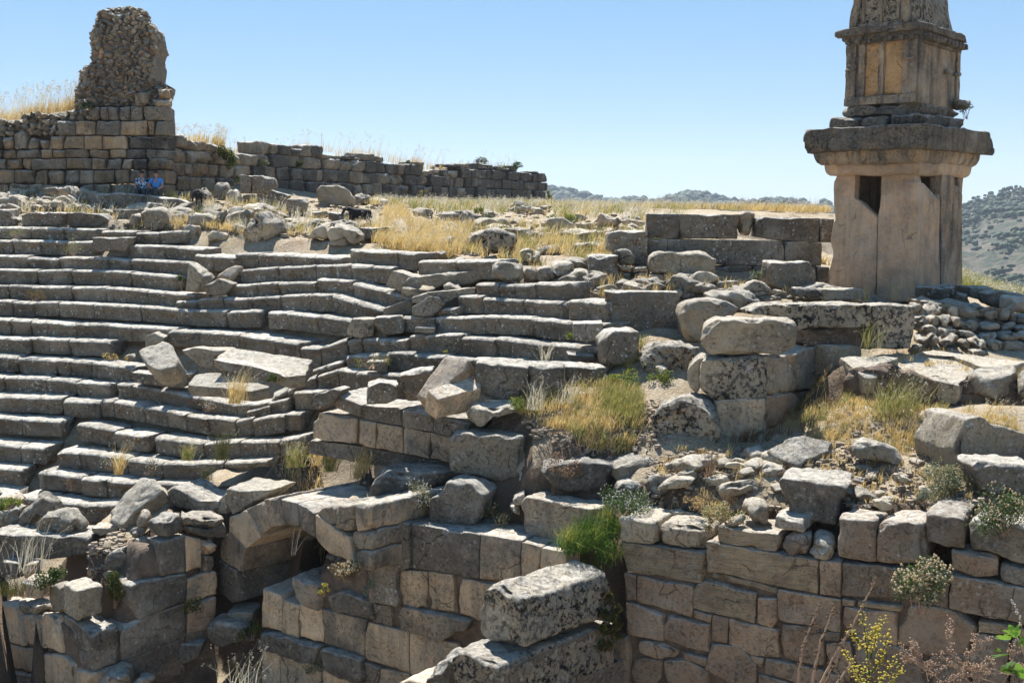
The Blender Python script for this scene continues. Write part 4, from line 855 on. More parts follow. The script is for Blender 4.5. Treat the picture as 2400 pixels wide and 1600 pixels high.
# centre right terrace
R('P', [(1500,290),(1560,272),(1890,262),(1905,640),(1770,640),(1765,560),(1700,480),(1500,466)], 'tall weathered block with white lichen, standing above the boulders', 31, t=.7, mat='seat')
R('P', [(1540,472),(1710,447),(1772,510),(1767,615),(1700,627),(1612,602),(1600,520)], 'rounded block in front of the tall lichened one', 30.6, t=.6, mat='grey', sty='worn')
R('P', [(1290,522),(1602,518),(1614,780),(1308,787)], 'large square block below the tall lichened one', 30.2, t=.9, mat='seat')
for p, m in (([(1610,612),(1755,650),(1750,685),(1615,672)], 'ochre'), ([(1760,650),(1915,635),(1922,690),(1765,690)], 'tan'), ([(1650,692),(1745,697),(1740,780),(1655,780)], 'grey'), ([(1780,702),(1925,697),(1927,800),(1790,790)], 'grey')):
    R('P', p, 'small squared stone packed beneath the tall lichened block', 30.4, t=.6, mat=m, group='packing stones')
R('X', [(1522,608),(1550,594),(1655,594),(1682,604),(1684,640),(1672,654),(1600,645),(1522,640)], 'long rough rounded block before the low dark wall', 30.1, t=1.0, mat='rock', sty='worn')
R('X', [(1522,642),(1680,656),(1680,672),(1522,672)], 'brown base course under the long rough rounded block', 30.15, t=.6, mat='tanwall')
for i, (p, l) in enumerate([
 ([(1040,572),(1180,545),(1282,560),(1302,640),(1275,700),(1160,690),(1150,610)], 'pale boulder beside the large square block'),
 ([(890,622),(1010,585),(1140,610),(1157,680),(1080,742),(980,737),(935,690)], 'smooth round boulder third from the large square block'),
 ([(762,655),(840,615),(930,640),(962,740),(900,782),(780,772)], 'ribbed boulder left of the smooth round one'),
 ([(638,662),(740,640),(772,700),(752,762),(680,752)], 'small boulder at the left end of the boulder line'),
 ([(1020,772),(1150,690),(1292,662),(1302,792),(1060,787)], 'grey boulder below the pale one in the boulder line'),
 ([(595,482),(680,450),(822,520),(832,590),(740,612),(640,592)], 'weathered boulder with a pale crown under the terrace'),
 ([(740,472),(860,440),(990,412),(1062,490),(1082,532),(950,512),(850,542)], 'flat sunlit rock right of the weathered boulder'),
 ([(40,360),(100,290),(330,240),(215,300),(212,400),(100,445)], 'low rock behind the rust patched boulder, left side'),
 ([(400,242),(690,235),(742,320),(600,382),(570,310)], 'low rock behind the rust patched boulder, right side'),
 ([(730,272),(960,282),(1000,372),(900,392),(760,340)], 'low weathered ledge left of the dark ridged ledge'),
 ([(960,312),(1150,272),(1380,272),(1432,340),(1390,392),(1120,407),(970,362)], 'dark ridged ledge across the terrace'),
 ([(1380,262),(1550,292),(1500,335),(1430,312)], 'small sloping stone left of the tall lichened block'),
 ([(858,402),(940,397),(1102,407),(1062,442),(870,432)], 'flat pale stone below the dark ridged ledge'),
 ([(1140,402),(1280,392),(1492,397),(1495,452),(1140,452)], 'flat pale ledge reaching the tall lichened block'),
 ([(150,207),(330,190),(812,202),(800,252),(400,237),(160,227)], 'long thin pale ledge under the split pointed rock'),
 ([(900,227),(1190,232),(1182,290),(930,272)], 'thin pale ledge in the middle of the terrace'),
 ([(1140,202),(1365,197),(1370,262),(1197,262)], 'short pale ledge below the long buff blocks'),
 ([(1352,150),(1400,102),(1640,132),(1640,202),(1580,232),(1400,222)], 'long buff weathered block by the low dark wall, left one'),
 ([(1650,142),(1897,162),(1890,192),(1800,242),(1660,222)], 'long buff weathered block by the low dark wall, right one'),
 ([(398,105),(560,5),(587,30),(585,167),(420,157)], 'pointed split rock standing out in the dry grass'),
 ([(587,92),(650,112),(652,187),(592,182)], 'narrow stone between the pointed rock and the round one'),
 ([(650,135),(700,67),(790,67),(822,140),(812,202),(660,192)], 'round ribbed rock right of the pointed one'),
 ([(825,167),(900,162),(917,222),(825,227)], 'small grey stone right of the round ribbed rock'),
 ([(0,82),(80,70),(125,112),(115,202),(0,212)], 'rounded stone at the edge of the golden grass'),
 ]):
    B_('P', p, l, mat=('rock', 'grey', 'rub', 'pale')[i % 4] if 'buff' not in l else 'tan', t=.8, sty='rock' if i % 3 else 'worn')
B_('P', [(203,305),(250,257),(380,250),(552,320),(562,380),(522,470),(482,507),(330,492),(230,442)], 'big pale boulder with rust orange patches beside the golden grass', 33.2, mat='pitted', t=.9, sty='worn')
# plateau behind the seats
for i, (c, p, l, m) in enumerate([
 ('M', [(100,195),(140,180),(212,270),(135,292)], 'small pointed grey stone behind the first goat', 'grey'),
 ('M', [(238,250),(290,122),(382,132),(402,200),(387,312),(250,292)], 'tall rounded block right of the first goat', 'grey'),
 ('M', [(400,195),(480,182),(532,260),(522,342),(400,312)], 'rounded block leaning on the tall one', 'grey'),
 ('M', [(525,42),(650,52),(647,237),(540,232)], 'tallest standing block of the rubble group, left half', 'seat'),
 ('M', [(655,52),(857,67),(872,180),(720,227),(652,237)], 'tallest standing block of the rubble group, right half', 'seat'),
 ('M', [(560,242),(690,237),(700,332),(560,332)], 'square stone under the tallest standing block', 'seat'),
 ('M', [(700,235),(790,182),(850,200),(1032,255),(992,302),(972,392),(862,432),(720,382)], 'sloping block with a sunlit face in the rubble group', 'seat'),
 ('M', [(1000,282),(1190,282),(1222,332),(1200,402),(1060,472),(985,402)], 'rounded block at the right end of the rubble group', 'grey'),
 ('M', [(718,380),(860,435),(960,430),(960,475),(850,475),(720,420)], 'dark low stone under the sloping block', 'slate'),
 ('M', [(1303,205),(1350,150),(1510,145),(1640,200),(1702,300),(1692,372),(1420,347),(1372,412),(1320,290)], 'big ribbed pale block tilted up, right of centre of the plateau', 'rock'),
 ('M', [(1680,255),(1740,220),(1840,252),(1862,342),(1700,372)], 'rounded stone above the second goat', 'rub'),
 ('M', [(1260,422),(1420,420),(1420,492),(1270,482)], 'square stone below the big ribbed block', 'seat'),
 ('M', [(1432,425),(1692,425),(1702,542),(1560,552),(1430,492)], 'large square stone beside the second goat', 'seat'),
 ('M', [(1910,395),(1970,337),(2040,350),(2062,430),(2040,482),(1930,452)], 'grey boulder right of the second goat', 'rub'),
 ('M', [(2110,382),(2180,347),(2212,430),(2120,442)], 'small boulder in the dry grass right of the second goat', 'rub'),
 ('M', [(2040,335),(2120,330),(2110,370),(2050,372)], 'tiny grey stone in the dry grass behind the plateau rubble', 'grey'),
 ('M', [(2150,330),(2230,325),(2240,360),(2160,365)], 'tiny dark stone in the dry grass behind the plateau rubble', 'slate'),
 ('M', [(1215,682),(1290,572),(1390,552),(1462,650),(1412,722),(1300,692)], 'rounded pale rock in front of the flat slab', 'pale'),
 ('M', [(1400,602),(1450,577),(1690,602),(1782,682),(1772,742),(1690,762),(1620,682),(1440,722)], 'long grey rock right of the rounded pale one', 'grey'),
 ('M', [(1430,742),(1580,677),(1650,692),(1692,762),(1440,767)], 'low dark rock in front of the long grey one', 'rub'),
 ('M', [(1700,592),(2052,577),(1990,602),(1900,702),(1790,702)], 'flat slab reaching the golden grass', 'seat'),
 ('M', [(345,482),(400,422),(600,405),(652,440),(560,522),(540,562),(400,562)], 'broad ribbed rock left of the cylindrical one', 'rock'),
 ('M', [(245,442),(342,382),(352,502),(290,572),(260,562)], 'grey block right under the pale tilted slab', 'grey'),
 ('M', [(0,432),(200,432),(262,540),(250,582),(110,592),(0,542)], 'big pale block in front of the pale tilted slab', 'grey'),
 ('A', [(950,1450),(1040,1415),(1100,1430),(1187,1530),(1150,1562),(1040,1590),(980,1540)], 'big overhanging pale boulder at the top of the left seats', 'rock'),
 ('A', [(870,1542),(910,1465),(962,1482),(965,1562),(900,1575)], 'small pale boulder left of the overhanging one', 'rub'),
 ('D', [(1220,182),(1260,80),(1300,70),(1370,95),(1387,160),(1372,202),(1230,192)], 'pale pointed boulder above the second tier', 'rock'),
 ('D', [(1225,192),(1290,160),(1362,205),(1340,222),(1240,217)], 'small boulder at the foot of the pale pointed one', 'rub'),
 ('D', [(1410,172),(1440,130),(1540,140),(1562,180),(1500,212),(1420,207)], 'oval pale boulder right of the pointed one', 'rock'),
 ('A', [(650,1335),(810,1326),(970,1342),(990,1440),(800,1442),(655,1402)], 'long block in front of the seated people, left one', 'seat'),
 ('A', [(992,1347),(1220,1370),(1302,1402),(1220,1442),(1000,1442)], 'long block in front of the seated people, right one', 'seat'),
 ('A', [(770,1445),(990,1440),(1000,1500),(790,1520)], 'block under the long blocks in front of the people', 'seat'),
 ('A', [(-20,1440),(60,1440),(72,1492),(110,1510),(110,1560),(-20,1560)], 'grey block at the left edge above the top tier', 'seat'),
 ('A', [(130,1472),(330,1460),(450,1466),(450,1552),(140,1562)], 'long flat block above the top tier, left one', 'seat'),
 ('A', [(455,1466),(690,1472),(737,1522),(700,1562),(455,1557)], 'long flat block above the top tier, right one', 'seat'),
 ('A', [(290,1290),(380,1285),(382,1332),(300,1322)], 'small grey block at the foot of the tall wall, left one', 'grey'),
 ('A', [(387,1290),(480,1280),(522,1332),(390,1332)], 'small grey block at the foot of the tall wall, right one', 'grey'),
 ('A', [(95,1330),(190,1300),(205,1345),(110,1360)], 'small pale stone near the left edge below the tall wall', 'rock'),
 ('A', [(375,1385),(400,1345),(500,1340),(560,1390),(480,1405)], 'wide pale stone in the left rubble', 'rock'),
 ('A', [(70,1395),(100,1350),(170,1355),(185,1400),(120,1405)], 'rounded pale stone at the left in the rubble', 'rock'),
 ('A', [(190,1395),(210,1350),(270,1360),(285,1400),(220,1408)], 'grey stone next to the rounded pale one in the left rubble', 'rub'),
 ('A', [(150,1460),(180,1410),(250,1410),(290,1460)], 'pale wedge stone above the long flat blocks', 'rock'),
 ('A', [(545,1450),(590,1415),(660,1440),(680,1468),(560,1465)], 'low pale stone above the right long flat block', 'rock'),
 ('A', [(680,1450),(720,1435),(765,1460),(760,1500),(700,1490)], 'round stone at the right end of the long flat blocks', 'rub'),
 ('A', [(350,1455),(370,1420),(430,1415),(445,1460)], 'small dark stone above the long flat blocks', 'rub'),
 ('A', [(1350,1350),(1380,1300),(1420,1340),(1425,1390),(1360,1385)], 'small stone on the path right of the people', 'rub'),
 ]):
    B_(c, p, l, mat=m, t=.8, sty='block' if m in ('seat', 'slate') else ('worn' if i % 2 else 'rock'))
R('M', [(0,402),(100,350),(340,350),(347,382),(240,432),(10,422)], 'pale slab tilted on the big block at the top of the seats', tilt=60, t=.4, mat='pale', sty='seat')
R('M', [(1045,542),(1075,495),(1390,485),(1562,550),(1420,577),(1150,587)], 'flat pale slab below the big ribbed block', tilt=65, t=.5, mat='pale', sty='seat')
B_('M', [(510,722),(520,640),(600,502),(700,425),(760,470),(832,560),(852,622),(770,702),(700,747),(540,737)], 'cylindrical ribbed rock lying end on, ochre underneath', mat='pitted', t=1.1, sty='rock', a=-25)
# right: slabs, ledge, boulders
R('L', [(1085,402),(1200,388),(1395,395),(1490,408),(1370,462),(1330,540),(1250,545),(1160,480)], 'pale paving slab nearest the pier, jutting over the earth bank', 22.9, tilt=70, t=.35, mat='grey', sty='seat')
R('L', [(1375,455),(1510,400),(1620,375),(1800,385),(2030,465),(1970,530),(1915,607),(1640,545),(1380,495)], 'broad pale paving slab, largest of those over the earth bank', 22.7, tilt=76, t=.4, mat='pale', sty='seat')
R('L', [(1975,500),(2050,470),(2290,455),(2312,500),(2280,545),(2190,590),(2020,560)], 'rounded paving slab right of the broadest one', 22.5, tilt=74, t=.35, mat='grey', sty='worn')
R('L', [(2310,500),(2360,480),(2480,500),(2480,600),(2330,590)], 'paving slab cut by the right edge', 22.4, tilt=70, t=.35, mat='grey', sty='worn')
R('L', [(1600,375),(1720,350),(2280,425),(2420,440),(2300,460),(2060,470),(1830,385)], 'thin back paving slabs with dry grass in the cracks', 23.4, tilt=80, t=.3, mat='pale', sty='seat')
bk = S('L', [(1090,500),(1400,480),(1640,540),(1930,590),(2280,580),(2600,600),(2600,860),(1900,850),(1400,800),(1010,760)], 22.72, a=-6, t=.7, mat='earth', sty='crag'); tag(bk, 'dark earth bank under the paving slabs', kind='structure'); bk.name = 'earth_bank'; bk.pop('category', None)
B_('L', [(1890,1050),(1970,830),(2060,815),(2130,850),(2360,930),(2480,960),(2480,1160),(2290,1130),(2000,1190),(1930,1230)], 'big angular boulder with a sunlit flank at the right edge', 19.6, mat='grey', t=1.2, sty='block', a=18)
R('L', [(1995,1160),(2060,1140),(2450,1150),(2450,1320),(2110,1360),(2040,1300),(2030,1210)], 'flat topped dark block below the big angular boulder', 18.4, t=.9, mat='slate', sty='worn')
R('L', [(570,1040),(700,965),(760,945),(1030,975),(1030,1040),(880,1120),(790,1160),(620,1090)], 'pale flat stone propped up over the rubble, right of centre', 20.6, tilt=55, t=.35, mat='grey', sty='block')
R('L', [(1183,1030),(1215,990),(1380,1000),(1490,1050),(1525,1120),(1510,1145),(1190,1105)], 'grey block with a rounded top lying in the dry ground', 20.3, t=.5, mat='grey', sty='worn')
R('L', [(650,1265),(700,1240),(1150,1290),(1100,1350),(1065,1400),(1055,1568),(750,1490),(700,1370)], 'large tapered slab with a wide sunlit top on the near wall', 18.9, a=-20, t=1.15, mat='slate', sty='block')
B_('L', [(1430,1235),(1480,1215),(1590,1260),(1580,1290),(1500,1290)], 'small cream stone on bare ground below the grey shrub', 19.2, mat='pale', t=.35)
B_('L', [(1360,1430),(1400,1415),(1500,1450),(1480,1490),(1400,1485)], 'small cream stone at the brink of the near wall', 18.3, mat='pale', t=.35)
B_('L', [(265,1300),(340,1275),(555,1285),(500,1360),(290,1380)], 'flat cream stone below the propped flat stone', 20.3, mat='pale', t=.6)
B_('L', [(340,1190),(400,1140),(500,1130),(520,1190),(370,1220)], 'cream stone under the propped flat stone, left one', 20.9, mat='pale', t=.6)
B_('L', [(515,1200),(580,1130),(700,1150),(760,1190),(740,1240),(560,1270)], 'cream stone under the propped flat stone, right one', 20.6, mat='pale', t=.6)
B_('I', [(1330,400),(1350,345),(1440,330),(1480,360),(1490,470),(1380,445)], 'cream angular stone left of the tapered slab', 19.3, mat='pale', t=.6)
B_('I', [(1182,487),(1300,398),(1312,450),(1230,497)], 'small white pointed stone on the near wall', 19.3, mat='pale', t=.3)
B_('I', [(700,360),(760,330),(900,350),(1010,385),(1010,430),(800,400)], 'flat cream stone behind the second block of the near wall', 20.4, mat='pale', t=.6, tilt=40)
R('K', [(365,620),(420,605),(640,595),(712,615),(640,640),(440,660),(380,650)], 'small flat white slab in the golden grass', 23.9, tilt=72, t=.25, mat='pale', sty='seat')
R('E', [(1140,1230),(1190,1190),(1520,1180),(1500,1215),(1330,1260),(1260,1330),(1170,1310)], 'flat dark edged slab under the chipped dark block', 23.3, t=.8, mat='grey', sty='worn')
R('E', [(1280,1140),(1430,1145),(1430,1180),(1285,1178)], 'small tan block supporting the chipped dark block', 23.8, t=.5, mat='tan')
B_('K', [(640,705),(760,680),(1000,700),(1100,720),(1000,760),(760,740),(660,730)], 'low flat rock in the golden grass before the pier', 23.4, tilt=60, t=.3, mat='rock')
# rubble scatters: copies of a few small stones, each its own thing
PROT = {}
def protos():
    for m in ('rub', 'rock', 'pale', 'grey'):
        L = []
        for i in range(4):
            rs = np.random.RandomState(50 + i); n = 6 + i % 3
            ang = np.sort(rs.rand(n) * .6 + np.arange(n)) / n * 2 * PI
            P = [np.array((math.cos(q) * (.42 + .2 * rs.rand()), -.3 * (1 + .3 * rs.rand()), .3 + math.sin(q) * (.26 + .1 * rs.rand()))) for q in ang[::-1]]
            V, Fc = prism([np.array((p[0], -.3, p[2])) for p in P], np.array((.08 * rs.rand(), .6 + .25 * rs.rand(), 0)), res=.09, rnd=.07, bev=.07, rough=.06, chip=.12)
            V = V.copy(); V[:, 2] -= V[:, 2].min() + .1
            me = bpy.data.meshes.new('rubble_stone'); me.from_pydata(V.tolist(), [], Fc); me.polygons.foreach_set('use_smooth', [True] * len(me.polygons)); me.materials.append(MAT[m]); L.append(me)
        PROT[m] = L
protos()
def inpoly(x, y, P):
    c = False
    for i in range(len(P)):
        x1, y1 = P[i]; x2, y2 = P[i - 1]
        if (y1 > y) != (y2 > y) and x < (x2 - x1) * (y - y1) / (y2 - y1) + x1: c = not c
    return c
def sample(P, n, rs):
    xs_ = [p[0] for p in P]; ys_ = [p[1] for p in P]; out = []
    while len(out) < n:
        x, y = rs.uniform(min(xs_), max(xs_)), rs.uniform(min(ys_), max(ys_))
        if inpoly(x, y, P): out.append((x, y))
    return out
def scatter(P, n, lo, hi, mats, label, group, seed):
    rs = np.random.RandomState(seed)
    for x, y in sample(P, n, rs):
        D = gdepth(x, y); p = at(x, y, D); s_ = lo + (hi - lo) * rs.rand() ** 2
        o = bpy.data.objects.new('rubble_stone', PROT[mats[rs.randint(len(mats))]][rs.randint(4)]); col.objects.link(o)
        o.location = (p[0], p[1], gz(p[0], p[1]) - .02); o.scale = (s_ * rs.uniform(.8, 1.4), s_ * rs.uniform(.8, 1.3), s_ * rs.uniform(.6, 1)); o.rotation_euler = (rs.uniform(-.25, .25), rs.uniform(-.25, .25), rs.uniform(0, 6.3))
        tag(o, label, 'stone', group)
scatter([(0,450),(210,450),(250,495),(0,498)], 62, .3, .95, ['rock', 'rub'], 'small pale stone in the rubble between the tall wall and the top tier', 'rubble at the upper left', 1)
scatter([(300,480),(520,500),(900,545),(860,556),(560,545),(320,500)], 52, .3, .85, ['rock', 'rub', 'grey'], 'small stone between the boulders above the seats', 'rubble above the seats', 2)
scatter([(860,485),(1100,500),(1500,515),(1500,560),(1250,560),(1090,600),(1230,625),(1080,620),(880,530)], 62, .3, .9, ['rock', 'rub'], 'small stone lying in the dry grass of the terrace', 'rubble of the terrace', 3)
scatter([(1330,655),(1600,665),(1870,690),(2120,712),(1900,720),(1560,690),(1330,690)], 46, .3, .8, ['rock', 'pale', 'rub'], 'small pale stone in the band of rubble before the tomb', 'rubble before the tomb', 4)
scatter([(1560,1075),(1760,1060),(1990,1090),(2130,1180),(1900,1185),(1700,1200),(1620,1165)], 60, .12, .5, ['pale', 'rock', 'rub'], 'small cream stone on the dry ground behind the near wall', 'stones behind the near wall', 5)
scatter([(1990,1060),(2150,1040),(2200,1190),(2100,1190)], 22, .1, .3, ['pale', 'rock'], 'pebble sized cream stone on the bare ground at the right', 'stones behind the near wall', 6)
scatter([(210,1270),(250,1260),(320,1290),(240,1360),(150,1370),(160,1330)], 30, .15, .5, ['pale', 'rub'], 'small stone of the scree spilling down at the lower left', 'scree at the lower left', 7)
scatter([(740,1140),(850,1165),(850,1205),(800,1215),(760,1180)], 14, .2, .5, ['rub', 'grey'], 'small stone packed above the right side of the arch', 'packing above the arch', 8)
scatter([(280,815),(340,800),(340,880),(240,870)], 8, .2, .5, ['rub'], 'small stone in the gap left of the big diamond shaped block', 'stones in the seat gap', 9)
# rough rubble wall at the right
rw = empty('rubble_wall', at(2270, 830, 24.6), 'rough wall of small round fieldstones at the right, below the tomb', 'wall')
rs = np.random.RandomState(21); n_ = 0
for k_, (y0, y1, D) in enumerate(((738, 716, 25.8), (762, 742, 25.4), (785, 765, 25.1), (808, 786, 24.8), (838, 812, 24.6))):
    x = 2138 + rs.rand() * 8
    while x < 2430:
        w_ = rs.uniform(16, 62); sl_ = (x - 2138) * .085
        h_ = (y0 - y1) * rs.uniform(.95, 1.45); cx = x + w_ / 2; cy = y0 + sl_
        pts = [(x + w_ * (.5 + .5 * math.cos(q) * rs.uniform(.85, 1.05)), cy - h_ / 2 - h_ / 2 * math.sin(q) * rs.uniform(.8, 1.15)) for q in np.linspace(0, 2 * PI, 7)[:-1] + rs.rand()]
        if n_ < 98: S('X', pts, D + rs.uniform(-.12, .12), 0, t=.5, mat=('rub', 'rock', 'pale')[n_ % 3], sty='crag' if n_ % 2 else 'sq', parent=rw, name='fieldstone', res=.07); n_ += 1
        x += w_ * .97
S('X', [(2142,712),(2200,706),(2420,735),(2430,760),(2142,722)], 26, 0, t=1.0, mat='rock', sty='crag', parent=rw, name='top_course')

# gravel and litter of small stones: nobody could count it
def gravel(P, n, lo, hi, label, seed, mat='gravel'):
    rs = np.random.RandomState(seed); mb = MB(); cube = np.array([(-1,-1,-1),(1,-1,-1),(1,1,-1),(-1,1,-1),(-1,-1,1),(1,-1,1),(1,1,1),(-1,1,1)], float)
    cf = [(0,3,2,1),(4,5,6,7),(0,1,5,4),(1,2,6,5),(2,3,7,6),(3,0,4,7)]
    for x, y in sample(P, n, rs):
        D = gdepth(x, y); p = at(x, y, D); p[2] = gz(p[0], p[1]); s_ = lo + (hi - lo) * rs.rand() ** 3
        a = rs.uniform(0, 6.3); c, sn = math.cos(a), math.sin(a); V = cube * (1 + rs.uniform(-.35, .35, cube.shape)) * np.array((1, .8, .5)) * s_ / 2
        V = np.stack([V[:, 0] * c - V[:, 1] * sn, V[:, 0] * sn + V[:, 1] * c, V[:, 2]], 1); mb.add(V + p, cf)
    tag(mb.build('gravel', mat, None, False), label, 'gravel', kind='stuff')
gravel([(1520,1060),(1780,1045),(1900,1000),(2250,1000),(2420,1040),(2420,1200),(2100,1215),(1700,1215),(1500,1185)], 3800, .02, .13, 'cream stone chips on the dry ground behind the near wall', 1)
gravel([(1330,655),(1600,665),(1900,690),(2140,715),(1560,700),(1330,695)], 1500, .03, .2, 'stone chips in the rubble before the tomb', 2, 'rub')
gravel([(0,455),(640,465),(900,500),(1500,520),(1500,590),(1100,600),(850,560),(560,548),(0,523)], 4200, .03, .22, 'stone chips among the rubble of the plateau', 3, 'rub')
gravel([(210,1268),(290,1262),(300,1300),(200,1310)], 350, .02, .15, 'stone chips of the scree at the lower left', 4)
gravel([(640,1080),(860,1075),(860,1170),(640,1130)], 700, .02, .1, 'stone chips on top of the arch', 5)
gravel([(1215,960),(1560,930),(1640,960),(1640,1030),(1500,1050),(1250,1030)], 1200, .02, .1, 'stone chips around the golden grass patch', 6)
# ------------------------------------------------------------ pillar tomb
TA = math.radians(-41); tu = np.array((math.cos(TA), math.sin(TA), 0)); tv = np.array((-math.sin(TA), math.cos(TA), 0)); UP = np.array((0, 0, 1.))
TC0 = at(2148, 600, 29.0)
def sizes(C, xl, xr, r=1.42, y=600):
    """u and v widths (v = r u) and sideways shift of a box whose left and right corners project to xl and xr"""
    kl, kr = ray(xl, y)[0], ray(xr, y)[0]
    A = np.array([[-.5 * (tu[0] + r * tv[0] - kl * (tu[1] + r * tv[1])), 1], [.5 * (tu[0] + r * tv[0] - kr * (tu[1] + r * tv[1])), 1]])
    b = np.array([kl * C[1] - C[0], kr * C[1] - C[0]]); q = np.linalg.solve(A, b)
    OFF[0] = q[1]; return np.array((q[0], q[0] * r))
OFF = np.zeros(3)
k1, k2 = ray(1946, 600)[0], ray(2255, 600)[0]
su = (k1 * TC0[1] - TC0[0]) / (-(tu[0] - k1 * tu[1])); sv = (k2 * TC0[1] - TC0[0]) / (tv[0] - k2 * tv[1])
TC = TC0 - tu * su / 2 + tv * sv / 2; TC[2] = 0
def tz(y, D=29.0): return at(2148, y, D)[2]
tomb = empty('pillar_tomb', (TC[0], TC[1], tz(735)), 'tall stone pillar tomb carrying a pointed lid sarcophagus, cut by the top edge', 'tomb')
def tbox(u0, u1, v0, v1, z0, z1, mat, name, sty='ash', parent=None, res=.12, into=None, **k):
    P = [TC + OFF + tu * a + tv * v0 + UP * b for a, b in ((u0, z1), (u1, z1), (u1, z0), (u0, z0))]
    kk = dict(STY[sty]); kk['res'] = res; kk.update(k); V, Fc = prism(P, tv * (v1 - v0), **kk)
    if into is not None: into.add(V, Fc); return
    o = mk(name, V, Fc, mat, None); o.parent = parent or tomb; o.location = np.array(o.location) - np.array(TOMB0)
    return o
TOMB0 = tuple(tomb.location)
_mk = mk
def mkt(name, V, Fc, mat, par=None):
    o = _mk(name, V, Fc, mat, None); o.location = Vector(o.location) - Vector(TOMB0); o.parent = tomb
    if par is not None: o.location = Vector(o.location) - par.location; o.parent = par
    return o
def slab(c, pts, D, a, t, mat, name='shaft_slab', ref=(2148, 600), sty='ash', d=0):
    Q, n = plane_pts([px(c, q) for q in pts], D, a, 0, ref); k = dict(STY[sty]); k['res'] = .1
    V, Fc = prism([q + n * d for q in Q], n * t, **k); return mkt(name, V, Fc, mat)
a1, a2 = -41, 49
slab('F', [(1078,-20),(1190,-20),(1180,192),(1240,225),(1290,275),(1343,318),(1325,905),(1000,905),(1003,700),(1025,625),(1035,560),(1020,480),(1040,330),(1040,75)], 29, a1, .28, 'tomb')
slab('F', [(1372,-20),(1592,-20),(1604,80),(1606,905),(1330,905),(1348,318),(1360,180)], 29, a1, .3, 'tomb')
slab('F', [(1614,75),(1660,85),(1700,120),(1752,190),(1740,260),(1712,330),(1712,905),(1614,905)], 29, a2, .3, 'tomb', d=.0)
slab('F', [(1713,330),(1742,250),(1758,190),(1779,160),(1779,905),(1713,905)], 29, a2, .25, 'tomb', d=.035)
slab('F', [(1780,-20),(1868,-20),(1872,96),(1905,105),(1925,140),(1922,780),(1910,905),(1778,905)], 29, a2, .3, 'tombmid')
slab('F', [(1650,125),(1700,130),(1760,190),(1795,150),(1795,905),(1650,905)], 29, a2, .2, 'tombmid', d=.09)
hb = su * .5; hv = sv * .5; zb = tz(735); zs = tz(403)
tbox(-hb + .05, -.05, hv - .3, hv, zb, zs + .3, 'tombmid', 'shaft_slab'); tbox(.06, hb - .05, hv - .3, hv, zb, zs + .3, 'tombmid', 'shaft_slab')
tbox(-hb, -hb + .3, -hv + .3, hv - .5, zb, zs + .3, 'tombmid', 'shaft_slab')
# tiers: (left px, right px, y top, y bottom)
def tier(xl, xr, yt, yb, mat, name, sty='block', drop=0, par=None, R_=1.42):
    s = sizes(TC, xl, xr, R_, (yt + yb) / 2); a, b = s / 2; D = (TC + tu * a - tv * b)[1]
    z1, z0 = at(2148, yt, D)[2], at(2148, yb, D)[2]
    if not drop: return tbox(-a, a, -b, b, z0, z1, mat, name, sty), (a, b, z0, z1)
    # cavetto moulding: profile narrows downwards
    V = []; n = 6; rings = []
    P0 = [TC + tu * p * a + tv * q * b + UP * z1 for p, q in ((-1, -1), (1, -1), (1, 1), (-1, 1))]
    V, Fc = [], []; k = 28
    for i in range(n + 1):
        f = i / n; ins = drop * (1 - math.sqrt(max(0, 1 - f * f))) if drop > 0 else 0
        z = z1 + (z0 - z1) * f; q = []
        for j in range(4):
            p1 = np.array(((-1, -1), (1, -1), (1, 1), (-1, 1))[j]); p2 = np.array(((-1, -1), (1, -1), (1, 1), (-1, 1))[(j + 1) % 4])
            for m in range(k):
                p = p1 + (p2 - p1) * m / k; q.append(TC + OFF + tu * p[0] * (a - ins) + tv * p[1] * (b - ins) + UP * z)
        rings.append(np.array(q))
    m = 4 * k; V = np.concatenate(rings + [np.array([TC + OFF + UP * z1]), np.array([TC + OFF + UP * z0])])
    for i in range(n):
        for j in range(m): Fc.append((i * m + j, i * m + (j + 1) % m, (i + 1) * m + (j + 1) % m, (i + 1) * m + j))
    for j in range(m): Fc.append(((j + 1) % m, j, (n + 1) * m)); Fc.append((n * m + j, n * m + (j + 1) % m, (n + 1) * m + 1))
    V = V + vec3n(V * 1.6, 3) * .035; Fc = [f[::-1] for f in Fc]
    return mkt(name, V, Fc, mat), (a, b, z0, z1)
tier(1933, 2277, 380, 408, 'tomb', 'lower_moulding', drop=.10)
tier(1906, 2297, 346, 381, 'tombmid', 'upper_moulding', drop=.16)
tier(1879, 2332, 289, 347, 'tombdk', 'capstone', 'block')
# broken plinth course: several stones
s = sizes(TC, 1942, 2276, 1.42, 276) / 2; Dn = (TC + tu * s[0] - tv * s[1])[1]; z1, z0 = at(2148, 262, Dn)[2], at(2148, 291, Dn)[2]
for (p, q) in ((-1, -.36), (-.28, .24), (.34, 1.0)): tbox(s[0] * p, s[0] * q, -s[1], -s[1] * .4, z0, z1 - .02, 'tombdk', 'plinth_stone', 'worn')
tbox(-s[0] * .9, s[0], -s[1] * .38, s[1], z0, z1, 'tombdk', 'plinth_stone', 'worn')
tier(1972, 2247, 238, 264, 'tombdk', 'upper_plinth', 'worn')
_, (ca, cb, cz0, cz1) = tier(1984, 2246, 78, 240, 'tombmid', 'chest', 'ash')
chest = [o for o in tomb.children if o.name.startswith('chest')][0] if len([o for o in bpy.data.objects if o.name.startswith('chest')]) else None
H = cz1 - cz0
def face(u0, u1, f0, f1, mat, name, out, th=.05, par=None):   # piece on the gable side, fractions of chest height
    Pn = [TC + OFF + tu * a + tv * (-cb - out) + UP * (cz0 + H * b) for a, b in ((u0, f1), (u1, f1), (u1, f0), (u0, f0))]
    k = dict(STY['ash']); k['res'] = .08; k['rough'] = .008; V, Fc = prism(Pn, tv * th, **k); return mkt(name, V, Fc, mat)
